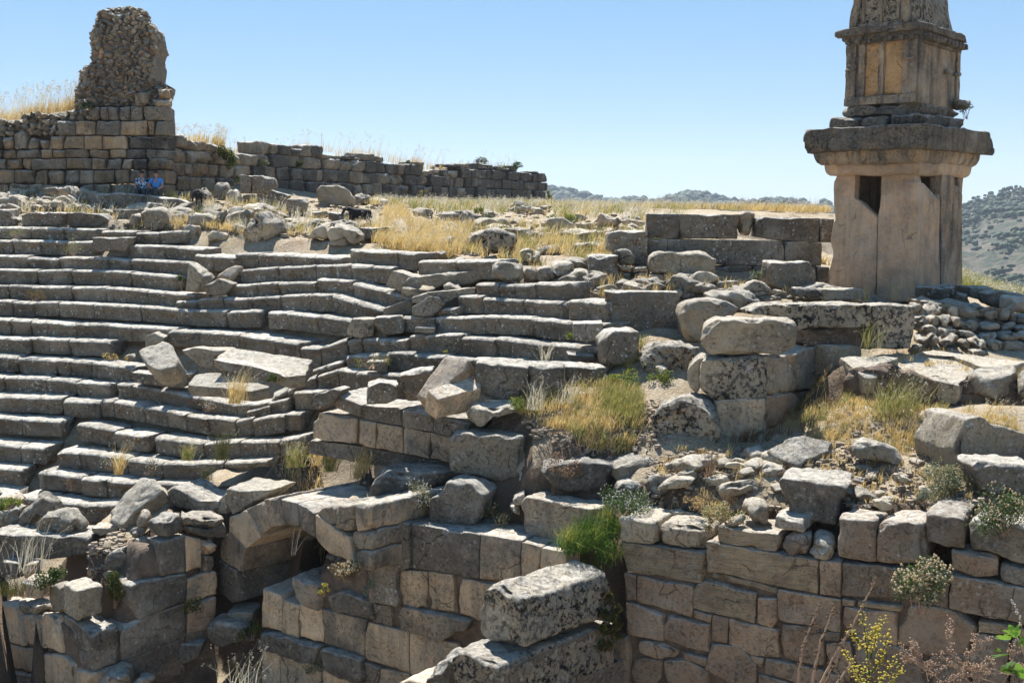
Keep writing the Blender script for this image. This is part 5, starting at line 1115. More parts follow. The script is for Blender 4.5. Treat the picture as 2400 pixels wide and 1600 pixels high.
# posts, rails and two ochre panels
for u in (-.98, -.08, .62): pass
W = ca
for (u0, u1) in ((-W, -W * .70), (-W * .62, -W * .44), (.02 * W - .06, .02 * W + .07), (W * .60, W)): face(u0, u1, .13, .92, 'tombmid', 'post', .07, .10)
face(-W, W, .0, .13, 'tombmid', 'sill', .10, .13); face(-W, W, .92, 1.0, 'tombdk', 'lintel', .11, .14)
face(-W * .44, .02 * W - .07, .13, .92, 'ochre', 'panel', .012, .03); face(.02 * W + .08, W * .60, .13, .92, 'ochre', 'panel', .012, .03)
face(W * .62, W * .98, .62, .66, 'tombmid', 'beam_end', .14, .1); face(-W * .98, -W * .72, .52, .57, 'tombmid', 'beam_end', .14, .1)
# side wall of the chest: pilaster edges and beam stubs
for v0, v1 in ((-cb, -cb + .14), (cb - .2, cb)): tbox(ca, ca + .06, v0, v1, cz0, cz1, 'tombmid', 'side_post')
for v in (cb * .35, cb * .8): tbox(ca, ca + .16, v - .09, v + .09, cz0 + H * .50, cz0 + H * .56, 'tombmid', 'beam_stub')
tbox(ca, ca + .07, -cb, cb, cz1 - .22, cz1, 'tombdk', 'side_rail')
# cornice in two steps with a row of beam ends on the long side
COFF = OFF.copy(); tier(1968, 2262, 66, 80, 'tombdk', 'cornice', 'block'); _, (ka, kb, kz0, kz1) = tier(1956, 2276, 49, 67, 'tombdk', 'cornice_top', 'block'); OFF[:] = COFF
n = 11
for i in range(n):
    v = -cb + .12 + (2 * cb - .24) * i / (n - 1); tbox(ca, ca + .26, v - .07, v + .07, cz1 - .16, cz1 - .02, 'tombdk', 'dentil', res=.07)
for i in range(7):
    u = -ca + .1 + (2 * ca - .2) * i / 6; tbox(u - .07, u + .07, -cb - .22, -cb - .02, cz1 - .14, cz1 - .02, 'tombdk', 'dentil', res=.07)
# ogival lid
OFF[0] -= .04
lw = ca * .88; lz = kz1 - .02; LH = 1.72; m = 15
prof = []
for i in range(m):
    t = i / (m - 1) * 2 - 1; h = 1 - abs(t)
    prof.append((t, 0))
h_ = [(1.0, 0), (1.0, .1), (.97, .25), (.88, .42), (.73, .58), (.53, .74), (.29, .88)]; prof = [(-a_, b_) for a_, b_ in h_] + [(0, 1.0)] + h_[::-1]
P = [TC + OFF + tu * a * lw + tv * (-cb * 1.02) + UP * (lz + LH * b) for a, b in prof]
k = dict(STY['block']); k['res'] = .11; k['rough'] = .03
V, Fc = prism(P, tv * (cb * 2.04), **k); lid = mkt('lid', V, Fc, 'pitted')
# gable face of the lid: frame and two recessed panels
def gab(pts, mat, out, th, name):
    Pn = [TC + OFF + tu * a * lw + tv * (-cb * 1.02 - out) + UP * (lz + LH * b) for a, b in pts]; k = dict(STY['ash']); k['res'] = .07; k['rough'] = .008
    V, Fc = prism(Pn, tv * th, **k); mkt(name, V, Fc, mat, lid)
gab([(-.98, .02), (-.98, .1), (-.95, .25), (-.86, .42), (-.71, .58), (-.51, .74), (-.28, .87), (0, .985), (0, .84), (-.22, .75), (-.42, .63), (-.58, .49), (-.68, .35), (-.74, .2), (-.76, .02)], 'tombmid', .08, .08, 'gable_rim')
gab([(.98, .02), (.76, .02), (.74, .2), (.68, .35), (.58, .49), (.42, .63), (.22, .75), (0, .84), (0, .985), (.28, .87), (.51, .74), (.71, .58), (.86, .42), (.95, .25), (.98, .1)], 'tombmid', .08, .08, 'gable_rim')
gab([(-.74, .0), (-.74, .07), (.74, .07), (.74, .0)], 'tombmid', .07, .07, 'gable_rail'); gab([(-.08, .07), (-.08, .8), (.08, .8), (.08, .07)], 'tombmid', .06, .06, 'gable_post')
gab([(-.66, .44), (-.08, .44), (-.08, .5), (-.62, .5)], 'tombmid', .05, .05, 'gable_rail'); gab([(.08, .44), (.66, .44), (.62, .5), (.08, .5)], 'tombmid', .05, .05, 'gable_rail')
gab([(-.62, .09), (-.62, .42), (-.5, .42), (-.5, .09)], 'tombmid', .04, .04, 'gable_post'); gab([(.5, .09), (.5, .42), (.62, .42), (.62, .09)], 'tombmid', .04, .04, 'gable_post')
OFF[:] = COFF
# fragments on the plinth
tbox(ca + .02, ca + .35, cb * .55, cb * 1.1, cz0 + .02, cz0 + .2, 'tombdk', 'fragment', 'rock')
# ------------------------------------------------------------ tall left wall with the rubble tower stump
rsb = np.random.RandomState(5)
VS = 2.936
lw_root = empty('tall_ashlar_wall', at(190, 455, 46.5), 'tall old wall of ochre and grey squared blocks behind the seated people, upper left', 'wall')
def AW(u0, v0, u1, v1, mat, root=lw_root, t=1.4, name='wall_block', j=6, D=46.5, sty='block', d=0):
    q = lambda a: a + rsb.uniform(-j, j) * .5
    S('A', [(u0 + 3, q(v0) + 2), (u1 - 3, q(v0) + 2), (u1 - 3, q(v1) - 2), (u0 + 3, q(v1) - 2)], D + rsb.uniform(-.07, .09) + d, 0, t=t, mat=mat, sty=sty if rsb.rand() < .6 else 'worn', parent=root, name=name, res=.14, ref=(190, 440))
TW = 'backm'; GR = 'backgr'
for v0, v1, js, ms in (
 (735, 829, [600,685,740,815,890,985,1143], [GR,GR,GR,GR,GR,GR]),
 (831, 932, [385,515,660,825,1012,1062,1143], [GR,TW,GR,TW,TW,GR]),
 (936, 1027, [335,438,578,705,870,1143], [TW,TW,TW,TW,'blackp']),
 (1029, 1088, [-260,-120,0,110,270,360,445,605,750,870,1000,1143], [TW,GR,TW,GR,TW,TW,TW,TW,TW,'blackp','blackp']),
 (1090, 1167, [-260,-130,35,140,210,455,620,730,835,905,1010,1143], [TW,GR,TW,TW,GR,TW,TW,GR,TW,'blackp',TW]),
 (1169, 1266, [-260,-110,95,235,325,430,545,640,790,895,1010,1143], [TW,TW,TW,TW,TW,GR,TW,TW,TW,TW,TW]),
 (1268, 1345, [-260,-100,60,200,290,400,520,640,760,850,950,1050,1143], [GR,TW,TW,TW,GR,TW,GR,TW,TW,GR,GR,TW])):
    for a, b, m in zip(js[:-1], js[1:], ms): AW(a, v0, b, v1, m)
for a, b, v in ((-180, -90, 930), (-88, -2, 935), (0, 85, 935), (88, 180, 905), (182, 262, 945), (264, 333, 958)): AW(a, v, b, 1026, GR if a % 3 else TW, sty='worn')
# rough fieldstones heaped on the left end
m = MB()
fs = empty('fieldstone_heap', at(60, 330, 46.8), 'heap of round grey fieldstones on top of the left end of the tall wall', 'stone heap')
cnt = 0
for y in range(5):
    x = -60
    while x < 600:
        top = np.interp(x, [-60, 40, 160, 300, 385, 440, 560, 600], [850, 835, 795, 800, 790, 765, 755, 770]); bot = np.interp(x, [-60, 90, 190, 330, 386, 387, 600], [935, 935, 915, 930, 930, 830, 830])
        w_ = rsb.uniform(38, 62); h = 40; v = bot - y * 36
        if v - 12 > top and cnt < 96:
            pts = [(x + w_ / 2 + w_ * .52 * math.cos(q) * rsb.uniform(.85, 1.05), v - h / 2 - h * .56 * math.sin(q) * rsb.uniform(.85, 1.05)) for q in np.linspace(0, 2 * PI, 8)[:-1]]
            S('A', pts, 46.5 + rsb.uniform(0, .15), 0, t=.8, mat=('backgr', 'grey', 'rub')[cnt % 3], sty='rock', parent=fs, name='fieldstone', res=.12); cnt += 1
        x += w_
# rubble tower
tw = empty('tower_stump', at(280, 250, 46.9), 'ragged stump of a mortared rubble tower standing on the tall wall', 'tower')
TO = [(520,745),(525,640),(550,560),(555,480),(600,455),(640,440),(635,330),(632,250),(650,190),(672,160),(680,90),(760,65),(870,62),(960,75),(995,95),(1005,150),(1040,200),(1048,280),(1052,350),(1035,390),(1040,560),(1060,600),(1120,585),(1135,640),(1142,680),(1142,735)]
S('A', TO, 47.0, 0, t=2.1, mat='backgr', sty='crag', parent=tw, name='mortar_core', res=.2, ref=(190, 255))
mb = {'backgr': MB(), 'rub': MB(), 'tanwall': MB()}
P = np.array(TO)
for r_ in range(34):
    v = 735 - r_ * 20 + 0; x = 505
    while x < 1150:
        w_ = rsb.uniform(22, 70) * (1.25 if v < 150 or v > 600 else 1); h = rsb.uniform(18, 38) * (1.25 if v < 150 else 1)
        if inpoly(x + w_ / 2, v - h / 2, TO):
            pts = [(x + w_ / 2 + w_ * .55 * math.cos(q) * rsb.uniform(.7, 1.08), v - h / 2 - h * .62 * math.sin(q) * rsb.uniform(.7, 1.08)) for q in np.linspace(0, 2 * PI, 7)[:-1]]
            dd = rsb.uniform(.08, .27); key = 'backgr' if ((v < 330 and rsb.rand() < .6) or rsb.rand() < .2) else ('rub' if rsb.rand() < .7 else 'tanwall')
            S('A', pts, 46.65 + dd, 0, t=.4, sty='rock', res=.11, into=mb[key], ref=(190, 255))
        x += w_
# fieldstones wrapping the broken edges at depth, so that the outline is stony
for i in range(len(TO)):
    a, b = P[i], P[(i + 1) % len(P)]; L = np.linalg.norm(b - a)
    if a[1] > 730 and b[1] > 730: continue
    for j in range(max(1, int(L / 26))):
        c = a + (b - a) * (j + .5) / max(1, int(L / 26))
        for dd in (.3, .9, 1.5, 2.0):
            rr = rsb.uniform(11, 20); pts = [(c[0] + rr * 1.2 * math.cos(q) * rsb.uniform(.8, 1.1), c[1] + rr * math.sin(q) * rsb.uniform(.8, 1.1)) for q in np.linspace(0, 2 * PI, 7)[:-1]]
            S('A', pts, 46.75 + dd, 0, t=.5, sty='rock', res=.12, into=mb['backgr' if a[1] < 420 else 'rub'], ref=(190, 255))
for k_, nm in (('backgr', 'grey_rubble_facing'), ('rub', 'buff_rubble_facing'), ('tanwall', 'tan_rubble_facing')): mb[k_].build(nm, 'grey' if k_ == 'backgr' else k_, tw)
for u0, v0, u1, v1 in ((1065,680,1142,733),(1085,610,1135,668),(920,640,1015,728)): S('A', [(u0,v0+8),(u0+15,v0),(u1,v0),(u1,v1),(u0,v1)], 46.5, 0, t=.9, mat='backm', sty='worn', parent=tw, name='corner_block', res=.14)
# long receding wall
O = at(391, 455, 47.6); E2 = at(1281, 475, 80.0); O[2] = 0; E2[2] = 0; r3 = (E2 - O); LEN = np.linalg.norm(r3); r3 /= LEN; n3 = np.array((-r3[1], r3[0], 0))
if n3 @ np.array((0, 1, 0)) < 0: n3 = -n3
TOPX = [(391,322),(412,322),(412,318),(495,326),(496,332),(502,343),(506,348),(540,352),(560,352),(625,362),(626,326),(655,328),(656,336),(700,343),(745,341),(775,352),(780,366),(800,362),(850,366),(858,360),(872,358),(900,366),(905,370),(930,384),(968,388),(970,380),(984,379),(986,398),(1030,410),(1050,402),(1070,400),(1071,381),(1092,381),(1098,386),(1128,386),(1135,388),(1175,388),(1215,392),(1220,403),(1281,407)]
tx = np.array([p[0] for p in TOPX]); ty = np.array([p[1] for p in TOPX])
bw = empty('receding_wall', tuple(O + np.array((0, 0, .6))), 'long ruined masonry wall receding behind the plateau, dark at its far end', 'wall')
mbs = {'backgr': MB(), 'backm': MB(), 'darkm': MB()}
CH = .56; zbase = -.2
for ci in range(11):
    z0 = zbase + ci * CH; s = rsb.uniform(-.6, 0)
    while s < LEN:
        w_ = rsb.uniform(.55, 1.35); s0 = max(0, s); s1 = min(LEN, s + w_); s += w_
        if s1 - s0 < .2: continue
        p = O + r3 * (s0 + s1) / 2; X = 1200 + F * p[0] / p[1]; yt = np.interp(X, tx, ty); zt = at(X, yt, p[1])[2]
        zz = min(z0 + CH + rsb.uniform(-.05, .05), zt + rsb.uniform(-.16, .12))
        if zz - z0 < .12: continue
        fr = (s0 + s1) / 2 / LEN
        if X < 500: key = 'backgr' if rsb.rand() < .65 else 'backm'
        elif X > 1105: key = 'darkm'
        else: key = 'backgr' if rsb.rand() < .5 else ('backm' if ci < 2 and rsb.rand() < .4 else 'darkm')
        if 502 < X < 625 and ci > 1 and rsb.rand() < .05: continue
        st3 = ('block', 'worn', 'worn', 'rock')[rsb.randint(4)] if key != 'darkm' else 'block'
        P4 = [O + r3 * (s0 + .015) + UP * (zz - .012), O + r3 * (s1 - .015) + UP * (zz - .012 + rsb.uniform(-.02, .02)), O + r3 * (s1 - .015) + UP * (z0 + .012), O + r3 * (s0 + .015) + UP * (z0 + .012)]
        off = n3 * rsb.uniform(-.10, .10); k = dict(STY[st3]); k['res'] = .17
        V, Fc = prism([q + off for q in P4], n3 * 1.2, **k); mbs[key].add(V, Fc)
for p_ in ([(452,330),(484,331),(484,352),(452,352)], [(486,332),(520,344),(520,358),(486,354)], [(452,353),(500,356),(500,376),(452,376)], [(502,358),(540,362),(540,380),(502,378)]): S('X', p_, 47.6, 63.8, t=1.2, sty='worn', res=.17, into=mbs['backgr'], ref=(391, 455))
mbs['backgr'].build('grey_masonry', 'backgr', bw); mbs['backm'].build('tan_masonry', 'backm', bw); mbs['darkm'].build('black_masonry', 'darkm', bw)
V, Fc = prism([O + n3 * .3 + UP * -.5, O + n3 * .3 + UP * 2.2, O + n3 * .3 + r3 * LEN * .25 + UP * 2.4, O + n3 * .3 + r3 * LEN * .5 + UP * 2.4, O + n3 * .3 + r3 * (LEN - .2) + UP * 2.2, O + n3 * .3 + r3 * (LEN - .2) + UP * -.5], n3 * .7, res=.6, rnd=.2, bev=.1, rough=.05)
mk('earth_core', V, Fc, 'earth', bw)
# earth fill behind both walls so the tops carry soil and grass
for nm, pts, D, a, t in (('fill_left', [(-260,905),(0,850),(160,800),(430,760),(520,745),(520,1300),(-260,1300)], 47.2, 0, 5.0),):
    Q, n = plane_pts([px('A', q) for q in pts], D, a, 0, (190, 300)); V, Fc = prism(Q, n * t, res=.5, rnd=.3, bev=.3, rough=.12, chip=0)
    tag(mk('earth_fill', V, Fc, 'ground'), 'earth fill behind the tall wall', kind='structure')
# ------------------------------------------------------------ hills
def hill(name, prof, Dr, Df, zf, seed, label, nu=160, nv=40, rough=.12):
    X = np.linspace(prof[0][0], prof[-1][0], nu); Y = np.interp(X, [p[0] for p in prof], [p[1] for p in prof]); V = []
    for j in range(nv + 1):
        f = j / nv
        for i in range(nu):
            top = at(X[i], Y[i], Dr); fr = at(X[i], 600, Df); g = min(1, f / .75)
            if f <= .75: p = np.array((fr[0] + (top[0] - fr[0]) * g, Df + (Dr - Df) * g, zf + (top[2] - zf) * g ** .9))
            else: h = (f - .75) / .25; p = np.array((top[0], Dr + (Dr - Df) * h * .8, top[2] - (top[2] - zf) * h))
            V.append(p)
    V = np.array(V); a = (V[:, 2] - zf).max() + 30
    edge = np.minimum(1, np.abs(np.repeat(np.arange(nv + 1) / nv, nu) - .75) * 4)
    V[:, 2] += fbm(V * (7 / Dr, 7 / Dr, 0) + seed, 4) * a * rough * edge
    Fc = [(j * nu + i, j * nu + i + 1, (j + 1) * nu + i + 1, (j + 1) * nu + i) for j in range(nv) for i in range(nu - 1)]
    tag(mk(name, V, Fc, 'hill', origin=np.zeros(3)), label, kind='structure'); return V
HV = []
HR = hill('hill', [(2150,505),(2255,488),(2292,484),(2310,472),(2336,458),(2366,450),(2400,442),(2600,405),(2900,380)], 1100, 420, -62, 3, 'scrub covered mountain at the right', rough=.10)
hill('hill', [(2150,488),(2255,487),(2290,486),(2330,490),(2500,495)], 1500, 1000, -60, 4, 'low far hill behind the right mountain')
HM = hill('hill', [(1180,452),(1280,446),(1300,449),(1340,457),(1380,469),(1420,482),(1440,476),(1480,471),(1520,477),(1550,482),(1570,466),(1600,459),(1640,461),(1680,472),(1720,480),(1760,482),(1790,476),(1830,478),(1900,479),(1960,481),(2060,484),(2200,486),(2300,492)], 1700, 900, -62, 9, 'line of low wooded hills on the horizon')
# woods on the hills: one mass of small crowns
rw_ = np.random.RandomState(8)
ico = []
t_ = (1 + 5 ** .5) / 2
iv_ = np.array([(-1,t_,0),(1,t_,0),(-1,-t_,0),(1,-t_,0),(0,-1,t_),(0,1,t_),(0,-1,-t_),(0,1,-t_),(t_,0,-1),(t_,0,1),(-t_,0,-1),(-t_,0,1)], float) / 1.9
if_ = [(0,11,5),(0,5,1),(0,1,7),(0,7,10),(0,10,11),(1,5,9),(5,11,4),(11,10,2),(10,7,6),(7,1,8),(3,9,4),(3,4,2),(3,2,6),(3,6,8),(3,8,9),(4,9,5),(2,4,11),(6,2,10),(8,6,7),(9,8,1)]
def crowns(HVv, n, lo, hi, sel):
    mb_ = MB(); c = HVv[sel]
    wt = np.clip(fbm(c * (.011, .011, .02) + 3, 4) + .25, .02, 1) ** .8; wt /= wt.sum(); pick = rw_.choice(len(c), n, p=wt)
    for i in range(n):
        p = c[pick[i]] + np.array((rw_.uniform(-12, 12), rw_.uniform(-12, 12), 0)); s_ = rw_.uniform(lo, hi)
        V = iv_ * np.array((s_ * rw_.uniform(.8, 1.5), s_, s_ * rw_.uniform(.7, 1.1))); V = V + rw_.uniform(-.2, .2, V.shape) * s_; mb_.add(V + p + np.array((0, 0, s_ * .5)), if_)
    return mb_
ff = np.repeat(np.arange(41) / 40, 160)
tag(crowns(HR, 12000, .6, 2.7, np.where(ff < .78)[0]).build('scrub', 'woods'), 'dark scrub dotted over the right mountain', 'scrub', kind='stuff')
tag(crowns(HM, 7000, 3, 7.5, np.where((ff > .2) & (ff < .78))[0]).build('woodland', 'woods'), 'far woodland on the low hills', 'woodland', kind='stuff')
# single pines and bushes standing out on the skyline
for i, (x, y, w_) in enumerate(((1783,480,26),(1740,482,15),(1835,482,34),(1720,484,10),(1875,482,12),(1893,483,14),(1533,478,14),(1760,484,9))):
    mb_ = MB(); D = 600; c = at(x, y, D); sw = w_ / F * D / 2
    for j in range(26):
        q = rw_.normal(size=3) * np.array((.42, .4, .22)) * sw; s_ = sw * rw_.uniform(.25, .45); mb_.add(iv_ * s_ + rw_.uniform(-.25, .25, iv_.shape) * s_ + c + q, if_)
    o = empty('skyline_tree', (c[0], c[1], c[2] - sw * 1.6), ('umbrella shaped pine on the skyline left of the tomb', 'small round tree left of the umbrella shaped pine', 'broad bushy tree on the skyline close to the tomb', 'tiny leftmost tree of the skyline group', 'small tree right of the broad bushy skyline tree', 'small pointed tree nearest the tomb on the skyline', 'lone little tree on the notch of the far hills', 'tiny round tree just left of the umbrella pine')[i], 'tree', 'trees on the skyline')
    mb_.build('crown', 'woods', o); k = MB(); V = np.array([(a * sw * .05, b * sw * .05, h) for h in (-sw * 1.8, 0) for a, b in ((-1, -1), (1, -1), (1, 1), (-1, 1))]) + c
    k.add(V, [(0, 1, 5, 4), (1, 2, 6, 5), (2, 3, 7, 6), (3, 0, 4, 7)]); k.build('trunk', 'stalk', o)
# ------------------------------------------------------------ plants
def blades(mb, B, h, w, lean=.35, rs=None, curve=.5, wind=(.15, 0)):
    n = len(B); B = np.asarray(B, float); rs = rs or np.random.RandomState(1)
    H = np.asarray(h) * np.ones(n); az = rs.uniform(0, 2 * PI, n); ln = np.abs(rs.normal(0, lean, n))
    d = np.stack([np.cos(az) * ln + wind[0], np.sin(az) * ln + wind[1], np.ones(n)], 1)
    fa = rs.uniform(0, PI, n); side = np.stack([np.cos(fa), np.sin(fa) * .5, np.zeros(n)], 1)
    W = (w * rs.uniform(.6, 1.3, n))[:, None] * side
    M = B + d * (H * .55)[:, None]; d2 = d.copy(); d2[:, :2] *= 1 + curve * 2; T = M + d2 * (H * .45)[:, None]; T[:, 2] -= H * curve * ln * .3
    V = np.stack([B - W, B + W, M + W * .8, M - W * .8, T], 1).reshape(-1, 3)
    Fc = []
    for i in range(n): k = 5 * i; Fc.append((k, k + 1, k + 2, k + 3)); Fc.append((k + 3, k + 2, k + 4))
    mb.add(V, Fc); return T
def heads(mb, T, s, rs, n=5, droop=.6):
    T = np.repeat(T, n, 0); P = T + rs.normal(size=T.shape) * np.array((s * 1.1, s * 1.1, s * 2.2)) - np.array((0, 0, s * droop))
    k = len(P); a = rs.normal(size=(k, 3)); a /= np.linalg.norm(a, axis=1)[:, None]; b = np.cross(a, rs.normal(size=(k, 3))); b /= np.linalg.norm(b, axis=1)[:, None]
    V = np.stack([P - a * s, P + b * s * .5, P + a * s, P - b * s * .5], 1).reshape(-1, 3); mb.add(V, [(4 * i, 4 * i + 1, 4 * i + 2, 4 * i + 3) for i in range(k)])
def clumped(P, n, rs, cl=14, r=6):
    cs = sample(P, max(1, n // cl), rs); out = []
    for x, y in cs:
        for _ in range(cl): out.append((x + rs.normal() * r, y + rs.normal() * r * .35))
    return out
def gpts(pts, D=None):
    out = []
    for x, y in pts:
        d = D or gdepth(x, y); p = at(x, y, d); out.append((p[0], p[1], gz(p[0], p[1]) + .03))
    return np.array(out)
def field(P, specs, label, seed, D=None, zfix=None, name='dry_grass'):
    rs = np.random.RandomState(seed); first = None; root = None
    root = empty(name, at(np.mean([p[0] for p in P]), np.mean([p[1] for p in P]), D or gdepth(*np.mean(P, 0))), label); root['kind'] = 'stuff'
    for n, lo, hi, w_, mat, hd in specs:
        B = gpts(clumped(P, n, rs) if n > 200 else sample(P, n, rs), D)
        if zfix is not None: B = zfix(B, rs)
        mb = MB(); T = blades(mb, B, rs.uniform(lo, hi, len(B)), w_, .3, rs); mb.build('blades', mat, root, False)
        if hd: m2 = MB(); heads(m2, T[rs.rand(len(T)) < hd], w_ * 1.5 + .006, rs); m2.build('seed_heads', 'paleseed', root, False)
field([(868,540),(905,532),(1100,538),(1092,585),(1075,606),(960,604),(880,575)], [(5200, .22, .5, .010, 'straw', .12)], 'golden dry grass patch above the right hand tiers', 1)
field([(880,474),(1280,484),(1520,487),(1900,494),(1900,500),(1500,520),(1280,512),(1000,500),(860,492)], [(7000, .2, .42, .018, 'strawgreen', 0), (6000, .2, .5, .016, 'paleseed', .25), (4000, .2, .4, .016, 'straw', 0)], 'tall pale grass on the plateau before the far wall', 2)
field([(1505,492),(1940,496),(1940,512),(1505,508)], [(7500, .15, .42, .016, 'straw', .1), (260, .5, .95, .010, 'stalk', .15)], 'dry grass behind the low dark wall', 3)
field([(2240,650),(2420,700),(2420,750),(2330,720),(2250,690)], [(6500, .2, .45, .012, 'strawgreen', .15), (3500, .2, .45, .012, 'yelgreen', 0)], 'green yellow grass slope right of the tomb', 4)
field([(1215,905),(1300,890),(1420,905),(1500,930),(1500,1000),(1480,1035),(1380,1030),(1290,1000),(1215,975)], [(5200, .1, .28, .006, 'straw', .03), (1800, .14, .34, .006, 'strawgreen', .02)], 'golden grass patch left of the rounded pitted block', 5)
field([(1400,930),(1500,935),(1500,1000),(1430,1000)], [(1300, .2, .4, .006, 'strawgreen', 0), (400, .2, .4, .006, 'yelgreen', 0)], 'greener bent grass beside the rounded pitted block', 6)
field([(1860,960),(1990,925),(2100,960),(2250,960),(2390,990),(2390,1060),(2150,1070),(1900,1050)], [(4200, .06, .2, .006, 'straw', 0), (700, .1, .3, .005, 'strawgreen', 0)], 'sparse short dry grass on the bare ground at the right', 7)
field([(1560,1050),(1780,1060),(1990,1080),(2200,1060),(2390,1180),(2100,1200),(1700,1200),(1520,1180)], [(2600, .04, .16, .006, 'straw', 0), (900, .05, .2, .006, 'drybrown', 0)], 'thin dry litter grass behind the near wall', 8)
field([(0,450),(300,455),(640,465),(700,500),(900,520),(850,556),(560,548),(300,522),(0,500)], [(2200, .12, .35, .010, 'straw', .05), (1500, .2, .5, .010, 'paleseed', .3), (900, .15, .4, .01, 'strawgreen', 0)], 'dry weeds among the rubble above the seats', 9)
field([(1090,545),(1350,560),(1500,570),(1500,600),(1250,625),(1090,600)], [(1800, .15, .45, .008, 'straw', .05), (900, .2, .5, .008, 'strawgreen', 0)], 'dry grass between the rocks of the terrace', 10)
field([(1520,560),(1600,590),(1560,605),(1515,600)], [(700, .5, 1.0, .009, 'strawgreen', .3)], 'tall green grass before the low dark wall', 11)
field([(640,1085),(760,1075),(850,1100),(850,1160),(760,1130),(660,1100)], [(1300, .1, .3, .006, 'straw', 0)], 'short dry grass on top of the arch', 12)
field([(1320,660),(1850,680),(2000,700),(1560,705),(1330,690)], [(900, .08, .3, .007, 'straw', 0)], 'dry grass in the rubble before the tomb', 13)
field([(1900,1010),(1620,1050),(1760,1045)], [(260, .1, .35, .006, 'drybrown', 0)], 'dead grass in the shade of the pier', 14)
def ztop(lo):
    def f(B, rs): return B
    return f
# grass growing on the wall tops
def topgrass(pts, n, lo, hi, label, seed, mat='straw', hd=.4):
    rs = np.random.RandomState(seed); root = empty('wall_top_grass', pts[0], label); root['kind'] = 'stuff'; P = np.array(pts); B = []
    for _ in range(n):
        i = rs.randint(len(P) - 1); t = rs.rand(); p = P[i] + (P[i + 1] - P[i]) * t; B.append(p + np.array((0, rs.uniform(.2, 1.8), -.1)))
    B = np.array(B); mb = MB(); T = blades(mb, B, rs.uniform(lo, hi, n), .010, .25, rs); mb.build('blades', mat, root, False)
    k = max(1, n // 7); C_ = B[rs.randint(n, size=k)]; m2 = MB(); T2 = blades(m2, C_, rs.uniform(hi, hi * 1.8, k), .009, .1, rs); heads(m2, T2, .03, rs, 9, 3); m2.build('stalks', 'paleseed', root, False)
q = lambda c, l, D: [at(*px(c, p), D) for p in l]
topgrass(q('A', [(-150,860),(0,840),(160,795),(300,790),(430,760),(515,745)], 47.6), 1500, .4, .9, 'golden grass with tall seed stalks on the left end of the tall wall', 31)
topgrass(q('A', [(1150,960),(1300,955),(1450,965),(1480,985)], 49), 500, .2, .5, 'golden grass on the receding wall next to the tower', 32)
topgrass([at(500,345,53), at(560,372,54), at(625,375,55), at(700,345,57), at(770,350,60)], 420, .3, .6, 'grass on the receding wall around the green bush', 33)
topgrass([at(780,366,60), at(860,364,62), at(960,386,66), at(985,392,67), at(1065,402,71)], 500, .4, .8, 'dry grass on the middle of the receding wall', 34)
topgrass([at(1075,386,71), at(1215,392,76)], 160, .3, .6, 'sparse grass on the far end of the receding wall', 35, 'strawgreen')
